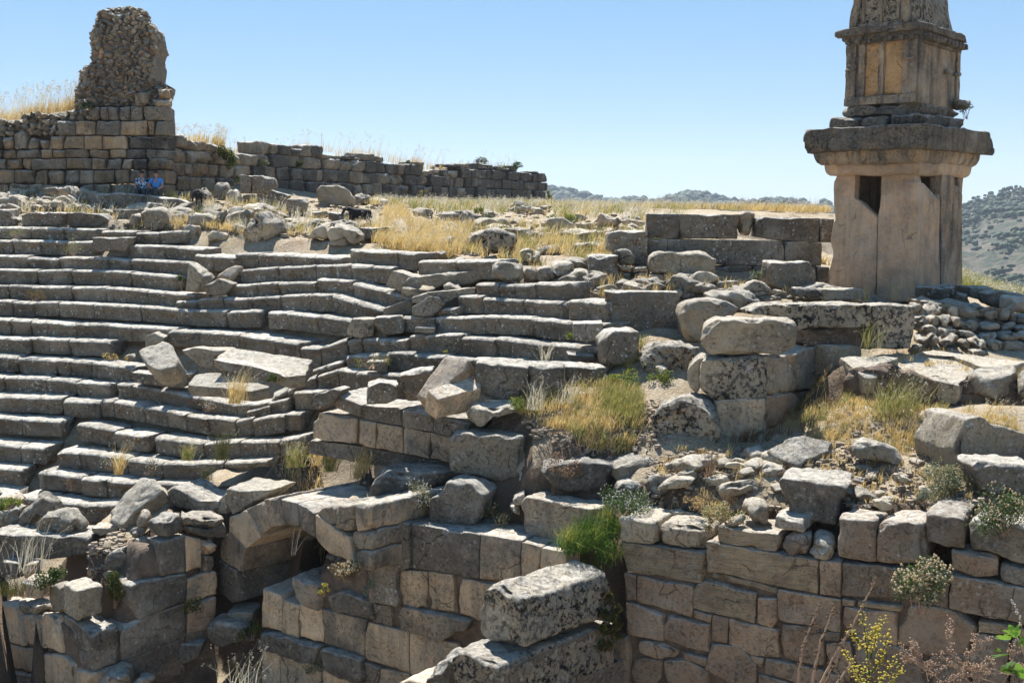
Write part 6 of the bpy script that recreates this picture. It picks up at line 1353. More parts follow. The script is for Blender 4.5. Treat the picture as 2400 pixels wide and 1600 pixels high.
# tufts, each its own
def tuft(x, y, h, n, sp, mat, label, D=None, hd=.3, w_=.006, z=None, name='grass_tuft', cat='grass tuft', lean=.35, seed=None):
    rs = np.random.RandomState(int(x * 7 + y)); D = D or gdepth(x, y); c = at(x, y, D)
    root = empty(name, c, label, cat); B = c + np.stack([rs.normal(size=n) * sp, rs.normal(size=n) * sp * .6, np.zeros(n)], 1)
    mb = MB(); T = blades(mb, B, rs.uniform(.5, 1, n) * h, w_, lean, rs, .7); mb.build('blades', mat, root, False)
    if hd: m2 = MB(); heads(m2, T[rs.rand(n) < hd], w_ * 2.2, rs, 6, 2); m2.build('seed_heads', 'paleseed', root, False)
for a in ((552, 945, .95, 110, .10, 'straw', 'tall golden weed standing in the V shaped dip of the seats', 27.4),
          (440, 1078, .55, 90, .07, 'strawgreen', 'green gold tuft on the seats, left one of the pair', 28.0), (519, 1078, .95, 120, .09, 'strawgreen', 'green gold tuft on the seats, taller right one of the pair', 27.8),
          (278, 1112, .95, 60, .05, 'straw', 'tall dry stalks before the thirteenth tier', 28.0), (485, 1126, .5, 60, .07, 'strawgreen', 'small tuft above the fallen arch blocks', 27.6),
          (690, 1095, .75, 120, .10, 'strawgreen', 'tuft at the end of the seats over the arch', 26.8), (775, 1105, .8, 110, .08, 'strawgreen', 'second tuft over the arch, below the podium wall', 26.2),
          (845, 1120, .95, 130, .10, 'straw', 'tall tuft left of the wide hollowed block', 25.2), (745, 1090, .5, 60, .08, 'straw', 'small pale tuft between the two over the arch', 26.6),
          (2094, 990, 1.0, 260, .20, 'strawgreen', 'large green gold tuft before the earth bank', 21.9), (1925, 985, .5, 40, .06, 'strawgreen', 'small tuft at the corner of the pier and the bank', 22.1),
          (2040, 815, .7, 40, .10, 'strawgreen', 'bent grass at the foot of the squared pitted block', 24.0), (2330, 975, .4, 60, .15, 'straw', 'low dry tuft under the paving slabs at the right', 21.9),
          (2027, 705, .6, 14, .04, 'straw', 'few dry stalks at the foot of the tomb, left ones', 27.9), (2097, 705, .7, 16, .05, 'straw', 'few dry stalks at the foot of the tomb, right ones', 27.9),
          (1565, 668, .5, 30, .06, 'straw', 'dry stalk tuft before the brown base course', 29.4), (1250, 960, .8, 40, .09, 'paleseed', 'pale feathery weed before the chipped dark block', 23.2),
          (1325, 945, .75, 34, .12, 'paleseed', 'pale feathery weed right of the chipped dark block', 23.4), (1275, 855, .7, 26, .05, 'paleseed', 'white feathery weed on the right hand tiers', 25.0),
          (60, 1340, 1.3, 50, .25, 'paleseed', 'pale dry weeds hanging before the long slab at the left', 24.9), (30, 1395, .5, 140, .22, 'moss', 'low yellow green weeds at the left edge', 24.5),
          (1220, 1485, .8, 10, .03, 'straw', 'thin dry stalk beside the huge rough block', 18.6), (860, 505, .45, 60, .25, 'strawgreen', 'grass at the feet of the second goat', None),
          (700, 545, .5, 60, .3, 'strawgreen', 'greenish weeds between the boulders over the third tier', None), (625, 505, .8, 60, .25, 'strawgreen', 'weeds in front of the tallest standing block', None),
          (600, 555, .3, 50, .3, 'straw', 'yellow grass right of the oval pale boulder', None), (80, 520, .4, 60, .3, 'strawgreen', 'grass before the long flat blocks at the left', None)):
    tuft(*a[:7], D=a[7])
tuft(560, 1640, 1.0, 36, .18, 'paleseed', 'pale dry weeds in the dark pit under the arch', D=20.5, hd=1, w_=.006)
tuft(690, 1300, .9, 12, .03, 'paleseed', 'thin weed with drooping white seeds before the arch', D=23.6, hd=.8)
# leafy shrubs
def shrub(x, y, wpx, hpx, n, ls, mats, label, D=None, fl=0, flm='creamfl', fs=.02, lum=7, stems=8, name='shrub', droop=0, el=1.0, dz=None):
    """x, y: photo pixel of the centre of the plant's foot"""
    rs = np.random.RandomState(int(x * 3 + y * 5)); D = D or gdepth(x, y); c = at(x, y, D); Wd, Hd = wpx / F * D / 2, hpx / F * D
    root = empty(name, c, label, 'shrub'); ctr = []
    for _ in range(lum): r = rs.rand() ** .5; a = rs.uniform(0, 2 * PI); ctr.append((c[0] + math.cos(a) * r * Wd * .75, c[1] + math.sin(a) * r * Wd * .6, c[2] + Hd * rs.uniform(.25, .85) * (1 - .35 * r), rs.uniform(.25, .5) * min(Wd, Hd * .8)))
    ctr = np.array(ctr); Pl = []
    k = rs.randint(lum, size=n); q = rs.normal(size=(n, 3)); q /= np.linalg.norm(q, axis=1)[:, None]; q *= (rs.rand(n) ** .35)[:, None]
    P = ctr[k, :3] + q * ctr[k, 3:4]; P[:, 2] = np.maximum(P[:, 2], c[2] + .01) if not droop else P[:, 2] - droop * rs.rand(n) * Hd
    a = rs.normal(size=(n, 3)) + np.array((0, 0, el * .6)); a /= np.linalg.norm(a, axis=1)[:, None]; b = np.cross(a, rs.normal(size=(n, 3))); b /= np.linalg.norm(b, axis=1)[:, None]
    s_ = ls * rs.uniform(.6, 1.3, n)[:, None]; V = np.stack([P - a * s_, P + b * s_ * .35, P + a * s_, P - b * s_ * .35], 1); mm = rs.randint(len(mats), size=n)
    for i, m in enumerate(mats):
        v = V[mm == i].reshape(-1, 3)
        if len(v): mk('foliage', v, [(4 * j, 4 * j + 1, 4 * j + 2, 4 * j + 3) for j in range(len(v) // 4)], m, root, False)
    sm = MB(); tp = ctr[rs.randint(lum, size=stems), :3] if stems else []
    for t in tp:
        b0 = c + np.array((rs.normal() * Wd * .1, 0, 0)); w0 = max(.004, .012 * Wd * 2)
        for e in (np.array((w0, 0, 0)), np.array((0, w0, 0))): sm.add(np.array([b0 - e, b0 + e, t + e * .3, t - e * .3]), [(0, 1, 2, 3)])
    sm.build('stems', 'stalk', root, False)
    if fl:
        k = rs.randint(lum, size=fl); q = rs.normal(size=(fl, 3)); q[:, 2] = np.abs(q[:, 2]) * .8; q[:, 1] = -np.abs(q[:, 1]); q /= np.linalg.norm(q, axis=1)[:, None]
        fm = MB(); Pf = ctr[k, :3] + q * ctr[k, 3:4] * 1.12
        for p in Pf: fm.add(iv_ * fs * rs.uniform(.7, 1.2) + p, if_)
        fm.build('flowers', flm, root, False)
    return root
shrub(530, 402, 56, 72, 1500, .06, ['bush', 'bush', 'yelgreen'], 'round dark green bush growing out of the receding wall', 50, lum=10)
shrub(958, 396, 30, 26, 400, .07, ['sage', 'bush'], 'grey green bush on the middle of the receding wall', 65)
shrub(1128, 386, 30, 20, 300, .07, ['sage'], 'small sage bush on the far end of the receding wall', 72); shrub(1212, 396, 28, 20, 300, .07, ['green', 'sage'], 'little green bush near the far corner of the receding wall', 75)
shrub(1030, 404, 50, 24, 260, .06, ['straw', 'drybrown'], 'dry brown bush on the far half of the receding wall', 68); shrub(985, 465, 12, 30, 200, .06, ['straw', 'yelgreen'], 'small yellow bush at the foot of the receding wall', 62)
shrub(1288, 485, 24, 48, 700, .08, ['yelgreen', 'strawgreen'], 'pale yellow green bush at the far end of the receding wall', 77)
shrub(1315, 528, 85, 30, 900, .05, ['green', 'yelgreen', 'bright'], 'spreading green bush in the plateau grass', 44); shrub(1122, 502, 26, 20, 260, .05, ['green', 'yelgreen'], 'small green bush left of the split pointed rock', 46)
shrub(1140, 520, 40, 22, 260, .05, ['sage', 'bush'], 'grey bush left of the split pointed rock', 42); shrub(560, 430, 26, 22, 200, .05, ['bush'], 'tiny dark bush at the foot of the receding wall', 50)
shrub(700, 395, 20, 25, 260, .06, ['bush'], 'small dark bush in a joint of the receding wall', 54); shrub(610, 395, 40, 36, 420, .06, ['sage', 'strawgreen'], 'pale bush beside the round green bush', 53)
shrub(205, 258, 40, 24, 420, .07, ['bush', 'sage'], 'dark bush at the foot of the rubble tower', 46.4)
shrub(1455, 925, 110, 62, 1700, .028, ['yelgreen', 'yelgreen', 'bright'], 'yellow green weeds below the small upright block', 24.2, fl=60, flm='flower', fs=.012, lum=12); shrub(1545, 905, 75, 62, 700, .026, ['yelgreen', 'green'], 'yellow green weeds before the low pitted stone', 24.1, lum=8)
shrub(1215, 965, 60, 40, 500, .025, ['yelgreen', 'green'], 'yellow green weed at the foot of the chipped dark block', 23.2)
def lush():
    rs = np.random.RandomState(77); root = empty('leafy_plant', at(1395, 1300, 20.2), 'lush bright green plant spilling between the two near walls', 'plant')
    for ci in range(26):
        x = rs.uniform(1330, 1448); y = 1325 - abs(x - 1425) * .4 - rs.rand() ** 1.1 * max(20, 130 - abs(x - 1425)); n = rs.randint(50, 110); m = ('bright', 'green', 'bright', 'yelgreen')[rs.randint(4)]
        c = at(x, y, 20.05 + (1330 - y) * .006); B = c + rs.normal(size=(n, 3)) * (.10, .08, .05); mb = MB(); blades(mb, B - (0, 0, .05), rs.uniform(.08, .34, n), .0055, .75, rs, .9); mb.build('leaves', m, root, False)
lush()
shrub(1465, 1215, 160, 95, 2400, .022, ['sage', 'green', 'green'], 'shrub with tiny white flowers above the lush green plant', 20.7, fl=170, flm='whitefl', fs=.012, lum=14)
shrub(1432, 1560, 60, 240, 2200, .05, ['moss', 'drybrown', 'bush'], 'dark hanging growth in the corner of the two near walls', 19.6, lum=14)
shrub(985, 1212, 70, 120, 1100, .022, ['sage', 'strawgreen'], 'tall weeds with white flowers before the hollowed block', 22.7, fl=120, flm='whitefl', fs=.014, lum=14)
shrub(1175, 1245, 90, 90, 1300, .022, ['drybrown', 'bush', 'sage'], 'dark dry shrub between the five sided and the two toned block', 22.2)
shrub(808, 1362, 80, 72, 1300, .022, ['drybrown', 'moss'], 'shrub with cream dried flowers before the smooth tan wall', 21.9, fl=160, fs=.018, lum=10); shrub(760, 1398, 34, 52, 600, .018, ['moss', 'yelgreen'], 'small golden flowering plant on the moulded block', 21.7, fl=60, flm='flower', fs=.012)
shrub(868, 1400, 36, 60, 160, .03, ['sage'], 'thin grey green plant on the moulded block', 21.7)
shrub(2210, 1180, 150, 120, 3400, .024, ['sage', 'sage', 'strawgreen'], 'broad grey green shrub on the bare ground at the right', 19.0, fl=180, fs=.013, lum=16); shrub(2170, 1190, 60, 50, 600, .022, ['sage'], 'small grey shrub left below the broad grey green one', 18.6)
shrub(2360, 1255, 170, 130, 3400, .024, ['sage', 'green', 'bush'], 'grey green shrub with cream flowers at the right edge', 17.0, fl=230, fs=.015, lum=16)
shrub(2150, 1440, 150, 185, 3400, .024, ['bush', 'sage', 'green'], 'dark shrub covered in cream flower heads on the near wall', 17.2, fl=330, fs=.02, lum=16)
shrub(1700, 1225, 150, 62, 1500, .022, ['sage', 'straw', 'strawgreen'], 'low dry shrub behind the second block of the near wall', 19.6, fl=50, fs=.012, lum=12); shrub(1640, 1195, 110, 50, 700, .02, ['drybrown', 'straw'], 'rusty dry weeds left of the low dry shrub', 20.2)
shrub(1660, 1130, 80, 130, 260, .018, ['drybrown'], 'bare twiggy weed below the rounded pitted block', 20.9, stems=30, lum=16); shrub(1660, 1250, 36, 50, 320, .02, ['drybrown', 'bush'], 'dead dark bush in the gap of the near wall top', 19.2)
shrub(1310, 1110, 150, 50, 1100, .022, ['drybrown', 'stalk'], 'rusty dry brambles on the crumbling outcrop', 22.0, lum=12)
shrub(116, 1375, 75, 72, 1500, .03, ['bush', 'bush', 'green'], 'dark shrub under the long slab at the left', 24.4, fl=20, flm='whitefl', fs=.015); shrub(270, 1425, 70, 120, 1900, .03, ['bush', 'bush', 'moss'], 'dark shrub beside the squared block at the lower left', 24.2)
shrub(22, 1195, 70, 34, 700, .03, ['bright', 'yelgreen'], 'bright green weeds behind the boulders at the left edge', 27.1)
shrub(425, 682, 22, 48, 420, .03, ['bush', 'green'], 'small dark shrub at the end of the fourth tier', 35.5); shrub(705, 618, 75, 34, 700, .03, ['strawgreen', 'bush', 'straw'], 'clump of weeds on the front of the pale second tier', 36.6)
shrub(1332, 797, 30, 26, 300, .025, ['bright', 'yelgreen'], 'bright little weed on the right hand tiers', 26.2); shrub(1046, 828, 16, 9, 120, .02, ['yelgreen'], 'tiny bright weed above the tilted buff slab', 27.5)
shrub(640, 900, 36, 36, 420, .028, ['green', 'moss'], 'dark green weed on the long fallen slab', 27.6); shrub(870, 865, 110, 40, 420, .024, ['moss', 'strawgreen'], 'thin weeds above the rough rising stretch', 28)
shrub(1780, 665, 50, 45, 420, .03, ['bush', 'sage'], 'dark bush with pale seeds beside the cube shaped block', 29.9, fl=30, flm='whitefl', fs=.015); shrub(2265, 280, 40, 44, 160, .025, ['sage', 'bush'], 'small bush growing on the ledge of the tomb', 30.6, stems=14)
shrub(80, 705, 60, 32, 700, .025, ['drybrown', 'moss'], 'brown cushion weed on the fifth tier', 35.6); shrub(270, 845, 70, 24, 420, .025, ['straw', 'moss'], 'dry weeds in the gap at the end of the eighth tier', 33.4)
shrub(485, 965, 50, 28, 300, .02, ['drybrown'], 'small brown weed with white seeds on the sagging tier', 29.3, fl=60, flm='whitefl', fs=.014); shrub(255, 1100, 60, 40, 420, .02, ['bush', 'drybrown'], 'dark weed with white seeds on the thirteenth tier, left', 28.3, fl=50, flm='whitefl', fs=.014); shrub(345, 1112, 60, 46, 420, .02, ['drybrown', 'bush'], 'dark weed with white seeds on the thirteenth tier, right', 28.1, fl=50, flm='whitefl', fs=.014)
shrub(165, 1150, 40, 40, 160, .02, ['drybrown'], 'thin dark weed on the fourteenth tier', 28.3); shrub(40, 560, 60, 36, 300, .025, ['strawgreen', 'sage'], 'weeds growing from the second tier at the left', 39.5)
shrub(175, 600, 60, 60, 420, .025, ['strawgreen', 'sage'], 'pale straggling weeds on the second and third tier', 38.2); shrub(450, 1440, 60, 60, 500, .03, ['bush', 'moss'], 'dark plant at the jamb of the arch', 24.3); shrub(590, 1500, 90, 60, 700, .03, ['bush', 'bush', 'moss'], 'dark plants in the shade of the pit', 24.3)
shrub(735, 1580, 60, 40, 500, .02, ['bush', 'sage'], 'dark leafy plant on the moulded wall base', 22.2)
# ---- foreground plants, close to the camera
def tube(mb, pts, r0, r1, sd=5):
    pts = np.array(pts, float); n = len(pts); V = []
    for i, p in enumerate(pts):
        d = pts[min(i + 1, n - 1)] - pts[max(i - 1, 0)]; d /= np.linalg.norm(d); a = np.cross(d, (0, 1, .1)); a /= np.linalg.norm(a); b = np.cross(d, a); r = r0 + (r1 - r0) * i / (n - 1)
        V += [p + (a * math.cos(q) + b * math.sin(q)) * r for q in np.linspace(0, 2 * PI, sd, endpoint=False)]
    mb.add(V, [(i * sd + j, i * sd + (j + 1) % sd, (i + 1) * sd + (j + 1) % sd, (i + 1) * sd + j) for i in range(n - 1) for j in range(sd)])
rf = np.random.RandomState(12)
def stem_pts(c, l, D, k=6):
    P = [at(*px(c, p), D + dd) for p, dd in l]; out = []
    for a, b in zip(P[:-1], P[1:]):
        for i in range(k): out.append(a + (b - a) * i / k + rf.normal(size=3) * .002)
    return out + [P[-1]]
yf = empty('mullein', at(2045, 1700, 7.6), 'yellow flowering mullein rising into view at the bottom right', 'plant')
sm, fm = MB(), MB()
for l in ([((1330,1900),0), ((1290,1568),0), ((1265,1300),0), ((1235,1075),0)], [((1290,1400),0), ((1330,1260),.05), ((1388,1130),.08)], [((1300,1500),0), ((1370,1380),-.05), ((1415,1235),-.08)], [((1320,1600),0), ((1400,1500),.1), ((1475,1395),.15)],
          [((1290,1520),0), ((1180,1440),.1), ((1100,1345),.1)], [((1270,1350),0), ((1200,1270),-.1), ((1145,1195),-.1)], [((1330,1650),0), ((1440,1560),-.1), ((1500,1460),-.1)], [((1300,1600),0), ((1220,1540),-.1), ((1150,1450),-.15)], [((1280,1300),0),((1320,1220),-.1),((1330,1180),-.1)]):
    P = stem_pts('J', l, 7.6); tube(sm, P, .006, .002)
    for p in P[2:]:
        for _ in range(6): fm.add(iv_ * rf.uniform(.003, .008) * np.array((1.3, 1.3, .8)) + p + rf.normal(size=3) * .015, if_)
sm.build('stems', 'green', yf); fm.build('flowers', 'flower', yf, False)
dsk = empty('dry_mullein', at(1930, 1700, 7.2), 'brown dry mullein stalks leaning right at the bottom edge', 'plant'); sm, fm = MB(), MB()
for l in ([((770,1900),0), ((800,1500),0), ((830,1300),0), ((935,1035),0)], [((880,1800),0), ((900,1500),0), ((950,1280),0), ((1045,1035),0)], [((860,1800),0), ((960,1540),0), ((1080,1320),0), ((1180,1150),0), ((1322,868),0)], [((980,1750),0), ((1060,1568),0), ((1190,1390),0)], [((900,1740),0), ((985,1540),0), ((1130,1240),0)]):
    P = stem_pts('J', l, 7.2, 8); tube(sm, P, .011, .004)
    for p in P[9:]:
        for _ in range(2): fm.add(iv_ * rf.uniform(.005, .010) + p + rf.normal(size=3) * .009, if_)
sm.build('stems', 'stalk', dsk); fm.build('seed_capsules', 'drybrown', dsk, False)
tw_ = empty('dry_sprays', at(2230, 1650, 7.4), 'fine reddish sprays of dry seed heads at the bottom right', 'plant'); sm, fm = MB(), MB()
def spray(p, d, L, dep):
    q = p + d * L; tube(sm, [p, (p + q) / 2 + rf.normal(size=3) * L * .05, q], .0038 / (1 + dep * .5), .0018, 4)
    for _ in range(5): fm.add(iv_ * rf.uniform(.004, .0075) + p + (q - p) * rf.rand() + rf.normal(size=3) * .008, if_)
    if dep < 3:
        for t in (.45, .75, 1.0):
            dd = d + rf.normal(size=3) * np.array((.45, .2, .45)); spray(p + (q - p) * t, dd / np.linalg.norm(dd), L * .55, dep + 1)
for (a, b, L) in (((1690,1560), (-.3, 0, 1), .17), ((1820,1600), (-.7, 0, .7), .22), ((1900,1620), (.2, 0, 1), .22), ((2050,1620), (-.8, 0, .8), .3), ((2250,1600), (-1, 0, .35), .3), ((2349,1520), (-1, 0, .1), .25), ((2100,1700), (.6, 0, .9), .25)):
    spray(at(*px('J', a), 7.4), np.array(b, float) / np.linalg.norm(b), L, 0)
sm.build('twigs', 'stalk', tw_, False); fm.build('seed_heads', 'stalk', tw_, False)
fg = empty('fig_tree', at(2430, 1560, 6.5), 'fig branch with broad light green leaves at the right edge', 'plant'); sm = MB(); tube(sm, stem_pts('J', [((2420,1700),0), ((2380,1450),0), ((2330,1300),0)], 6.5), .012, .006); sm.build('branch', 'stalk', fg)
lobes = [(0, 0), (.25, .12), (.42, .40), (.30, .45), (.52, .75), (.36, .78), (.18, .66), (.14, .95), (0, 1.12), (-.14, .95), (-.18, .66), (-.36, .78), (-.52, .75), (-.30, .45), (-.42, .40), (-.25, .12)]
for (x, y, s_, az, tl) in ((2255,1270,.095,-70,.5), (2300,1255,.10,-35,.6), (2250,1370,.11,-95,.3), (2330,1330,.10,20,.4), (2290,1420,.09,-120,.2), (2345,1440,.10,80,.3), (2270,1500,.09,-60,.5), (2349,1540,.12,-30,.4), (2200,1350,.07,-80,.4)):
    c = at(*px('J', (x, y)), 6.5 + rf.uniform(-.1, .1)); a = math.radians(az); u = np.array((math.sin(a), -.3, math.cos(a))); u /= np.linalg.norm(u); v = np.cross(u, (0, -tl, -1 + tl)); v /= np.linalg.norm(v); nn = np.cross(u, v)
    V = [c + u * q[1] * s_ + v * q[0] * s_ + nn * abs(q[0]) * s_ * .25 for q in lobes] + [c + u * s_ * .45]
    mk('leaf', V, [(i, (i + 1) % 16, 16) for i in range(16)], 'green' if rf.rand() < .6 else 'bright', fg, False)
wl2 = MB(); P = stem_pts('J', [((2349,1240),0), ((2310,1100),0), ((2265,1000),0)], 6.9); tube(wl2, P, .002, .001); st_ = empty('white_spike', P[0], 'slender stem with small white buds above the fig leaves', 'plant'); wl2.build('stem', 'stalk', st_); fm = MB()
for p in P[3:]: fm.add(iv_ * .006 + p + rf.normal(size=3) * .004, if_); fm.add(iv_ * .006 + p + rf.normal(size=3) * .006, if_)
fm.build('buds', 'whitefl', st_)
# ------------------------------------------------------------ people and goats
def skin(name, J, E, mat, parent, sub=2):
    me = bpy.data.meshes.new(name); ks = list(J); me.from_pydata([tuple(J[k][0]) for k in ks], [(ks.index(a), ks.index(b)) for a, b in E], []); me.materials.append(MAT[mat])
    o = bpy.data.objects.new(name, me); col.objects.link(o); o.parent = parent
    md = o.modifiers.new('skin', 'SKIN'); md.use_smooth_shade = True
    for i, k in enumerate(ks):
        v = me.skin_vertices[0].data[i]; r = J[k][1]; v.radius = r if isinstance(r, tuple) else (r, r); v.use_root = (i == 0)
    s = o.modifiers.new('sub', 'SUBSURF'); s.levels = s.render_levels = sub; return o
def blob(name, c, r, mat, parent, n=2, jit=0):
    import bmesh
    bm = bmesh.new(); bmesh.ops.create_icosphere(bm, subdivisions=n, radius=1)
    me = bpy.data.meshes.new(name)
    for v in bm.verts: v.co = Vector((v.co.x * r[0] + c[0], v.co.y * r[1] + c[1], v.co.z * r[2] + c[2])) + Vector(np.random.RandomState(v.index).normal(size=3) * jit)
    bm.to_mesh(me); bm.free(); me.polygons.foreach_set('use_smooth', [True] * len(me.polygons)); me.materials.append(MAT[mat]); o = bpy.data.objects.new(name, me); col.objects.link(o); o.parent = parent; return o
def person(x, y, D, rz, shirt, label, arms, glasses, lean=0, bag=False):
    p = at(x, y, D); t = empty('person', p, label, 'person'); t.rotation_euler = (0, 0, rz)
    J = {'pel': ((0, 0, .10), (.15, .11)), 'wst': ((0, .0, .28), (.135, .10)), 'chs': ((lean, -.02, .46), (.16, .115)), 'nk0': ((lean, -.01, .57), (.07, .065)), 'nk': ((lean, -.02, .63), .052), 'hd0': ((lean, -.035, .68), (.062, .07)), 'hd1': ((lean, -.04, .76), (.078, .092)), 'hd2': ((lean, -.03, .84), (.06, .07)),
         'hl': ((-.10, -.06, .09), .088), 'kl': ((-.14, -.50, .16), .062), 'al': ((-.15, -.58, -.26), .045), 'tl': ((-.16, -.74, -.30), .035), 'hr': ((.10, -.06, .09), .088), 'kr': ((.14, -.50, .16), .062), 'ar': ((.15, -.58, -.26), .045), 'tr': ((.16, -.74, -.30), .035),
         'sl': ((-.19 + lean, 0, .535), .062), 'el': (arms[0], .045), 'wl': (arms[1], .03), 'fl': (arms[2], (.028, .018)), 'sr': ((.19 + lean, 0, .535), .062), 'er': (arms[3], .045), 'wr': (arms[4], .03), 'fr': (arms[5], (.028, .018))}
    E = [('pel','wst'),('wst','chs'),('chs','nk0'),('nk0','nk'),('nk','hd0'),('hd0','hd1'),('hd1','hd2'),('pel','hl'),('hl','kl'),('kl','al'),('al','tl'),('pel','hr'),('hr','kr'),('kr','ar'),('ar','tr'),('chs','sl'),('sl','el'),('el','wl'),('wl','fl'),('chs','sr'),('sr','er'),('er','wr'),('wr','fr')]
    skin('body', J, E, 'skin', t)
    g = lambda k, s: (J[k][0], tuple(q + s for q in (J[k][1] if isinstance(J[k][1], tuple) else (J[k][1],) * 2)))
    mid = lambda a, b, f: tuple(np.array(J[a][0]) * (1 - f) + np.array(J[b][0]) * f)
    S_ = {'pel': g('pel', .012), 'wst': g('wst', .016), 'chs': g('chs', .016), 'nk0': g('nk0', .012), 'sl': g('sl', .014), 'ml': (mid('sl', 'el', .72), .066), 'sr': g('sr', .014), 'mr': (mid('sr', 'er', .72), .066)}
    skin('shirt', S_, [('pel','wst'),('wst','chs'),('chs','nk0'),('chs','sl'),('sl','ml'),('chs','sr'),('sr','mr')], shirt, t)
    T_ = {'pel': ((0, 0, .07), (.16, .12)), 'hl': g('hl', .014), 'kl': g('kl', .014), 'al': (mid('kl', 'al', .9), .055), 'hr': g('hr', .014), 'kr': g('kr', .014), 'ar': (mid('kr', 'ar', .9), .055)}
    skin('trousers', T_, [('pel','hl'),('hl','kl'),('kl','al'),('pel','hr'),('hr','kr'),('kr','ar')], 'trousers', t)
    blob('hair', (lean, -.018, .80), (.083, .098, .088), 'hair', t, 3, .002)
    for s in (-1, 1): blob('ear', (lean + s * .078, -.03, .745), (.012, .02, .03), 'skin', t)
    blob('nose', (lean, -.135, .745), (.012, .02, .022), 'skin', t); blob('mouth', (lean, -.122, .70), (.025, .008, .007), 'horn', t)
    for s in (-1, 1): blob('eye', (lean + s * .03, -.122, .77), (.022 if glasses else .011, .012, .016 if glasses else .008), 'lens', t)
    for hnd, wr in ((J['fl'][0], J['wl'][0]), (J['fr'][0], J['wr'][0])):
        d = np.array(hnd) - np.array(wr); d /= np.linalg.norm(d) + 1e-6; sd = np.cross(d, (0, 0, 1)); sd /= np.linalg.norm(sd) + 1e-6
        for i, L in enumerate((.06, .075, .08, .07)):
            b = np.array(hnd) + sd * (i - 1.5) * .018; skin('finger', {'a': (tuple(b), .009), 'b': (tuple(b + d * L * .5 + np.array((0, 0, -.004))), .009), 'c': (tuple(b + d * L + np.array((0, 0, -.02))), .007)}, [('a', 'b'), ('b', 'c')], 'skin', t, 1)
        b = np.array(wr) * .4 + np.array(hnd) * .6 - sd * .03; skin('thumb', {'a': (tuple(b), .011), 'b': (tuple(b - sd * .03 + d * .03), .009), 'c': (tuple(b - sd * .035 + d * .055), .008)}, [('a', 'b'), ('b', 'c')], 'skin', t, 1)
    if bag:
        mb_ = MB(); tube(mb_, [(-.14 + lean, -.02, .60), (-.08 + lean, -.135, .50), (.02, -.16, .38), (.06, -.19, .27)], .014, .014); b = mb_.build('bag_strap', 'bagblack', None); b.location = (0, 0, 0); b.data.transform(Matrix.Translation(Vector((0, 0, 0)))); 
        me = b.data; org = np.mean([(-.14 + lean, -.02, .60)], 0); b.parent = t
        Vv = np.concatenate(mb_.v); o_ = np.array((Vv[:, 0].mean(), Vv[:, 1].mean(), Vv[:, 2].min())); b.location = tuple(o_)
    return t
person(335, 455, 45.25, .1, 'printshirt', 'seated person wearing sunglasses and a blue and white patterned shirt', [(-.26,-.05,.28),(-.20,-.28,.20),(-.16,-.36,.19),(.26,-.06,.28),(.16,-.28,.20),(.12,-.36,.20)], True, -.02)
person(366, 455, 45.25, -.05, 'blueshirt', 'seated person in a plain bright blue shirt with a dark bag strap', [(-.27,-.08,.30),(-.10,-.28,.24),(-.04,-.34,.22),(.28,-.06,.28),(.16,-.30,.17),(.09,-.36,.15)], False, .02)
bg_ = empty('shoulder_bag', at(363, 451, 44.95), 'small black bag held on the lap of the person in bright blue', 'bag')
blob('pouch', (0, 0, .09), (.14, .08, .10), 'bagblack', bg_, 2); mb_ = MB(); tube(mb_, [(-.10, -.01, .16), (-.10, -.0, .34), (-.05, .03, .50), (.02, .06, .57)], .011, .011); Vv = np.concatenate(mb_.v)
me = bpy.data.meshes.new('strap'); me.from_pydata(Vv.tolist(), [], mb_.f); me.materials.append(MAT['bagblack']); o = bpy.data.objects.new('strap', me); col.objects.link(o); o.parent = bg_
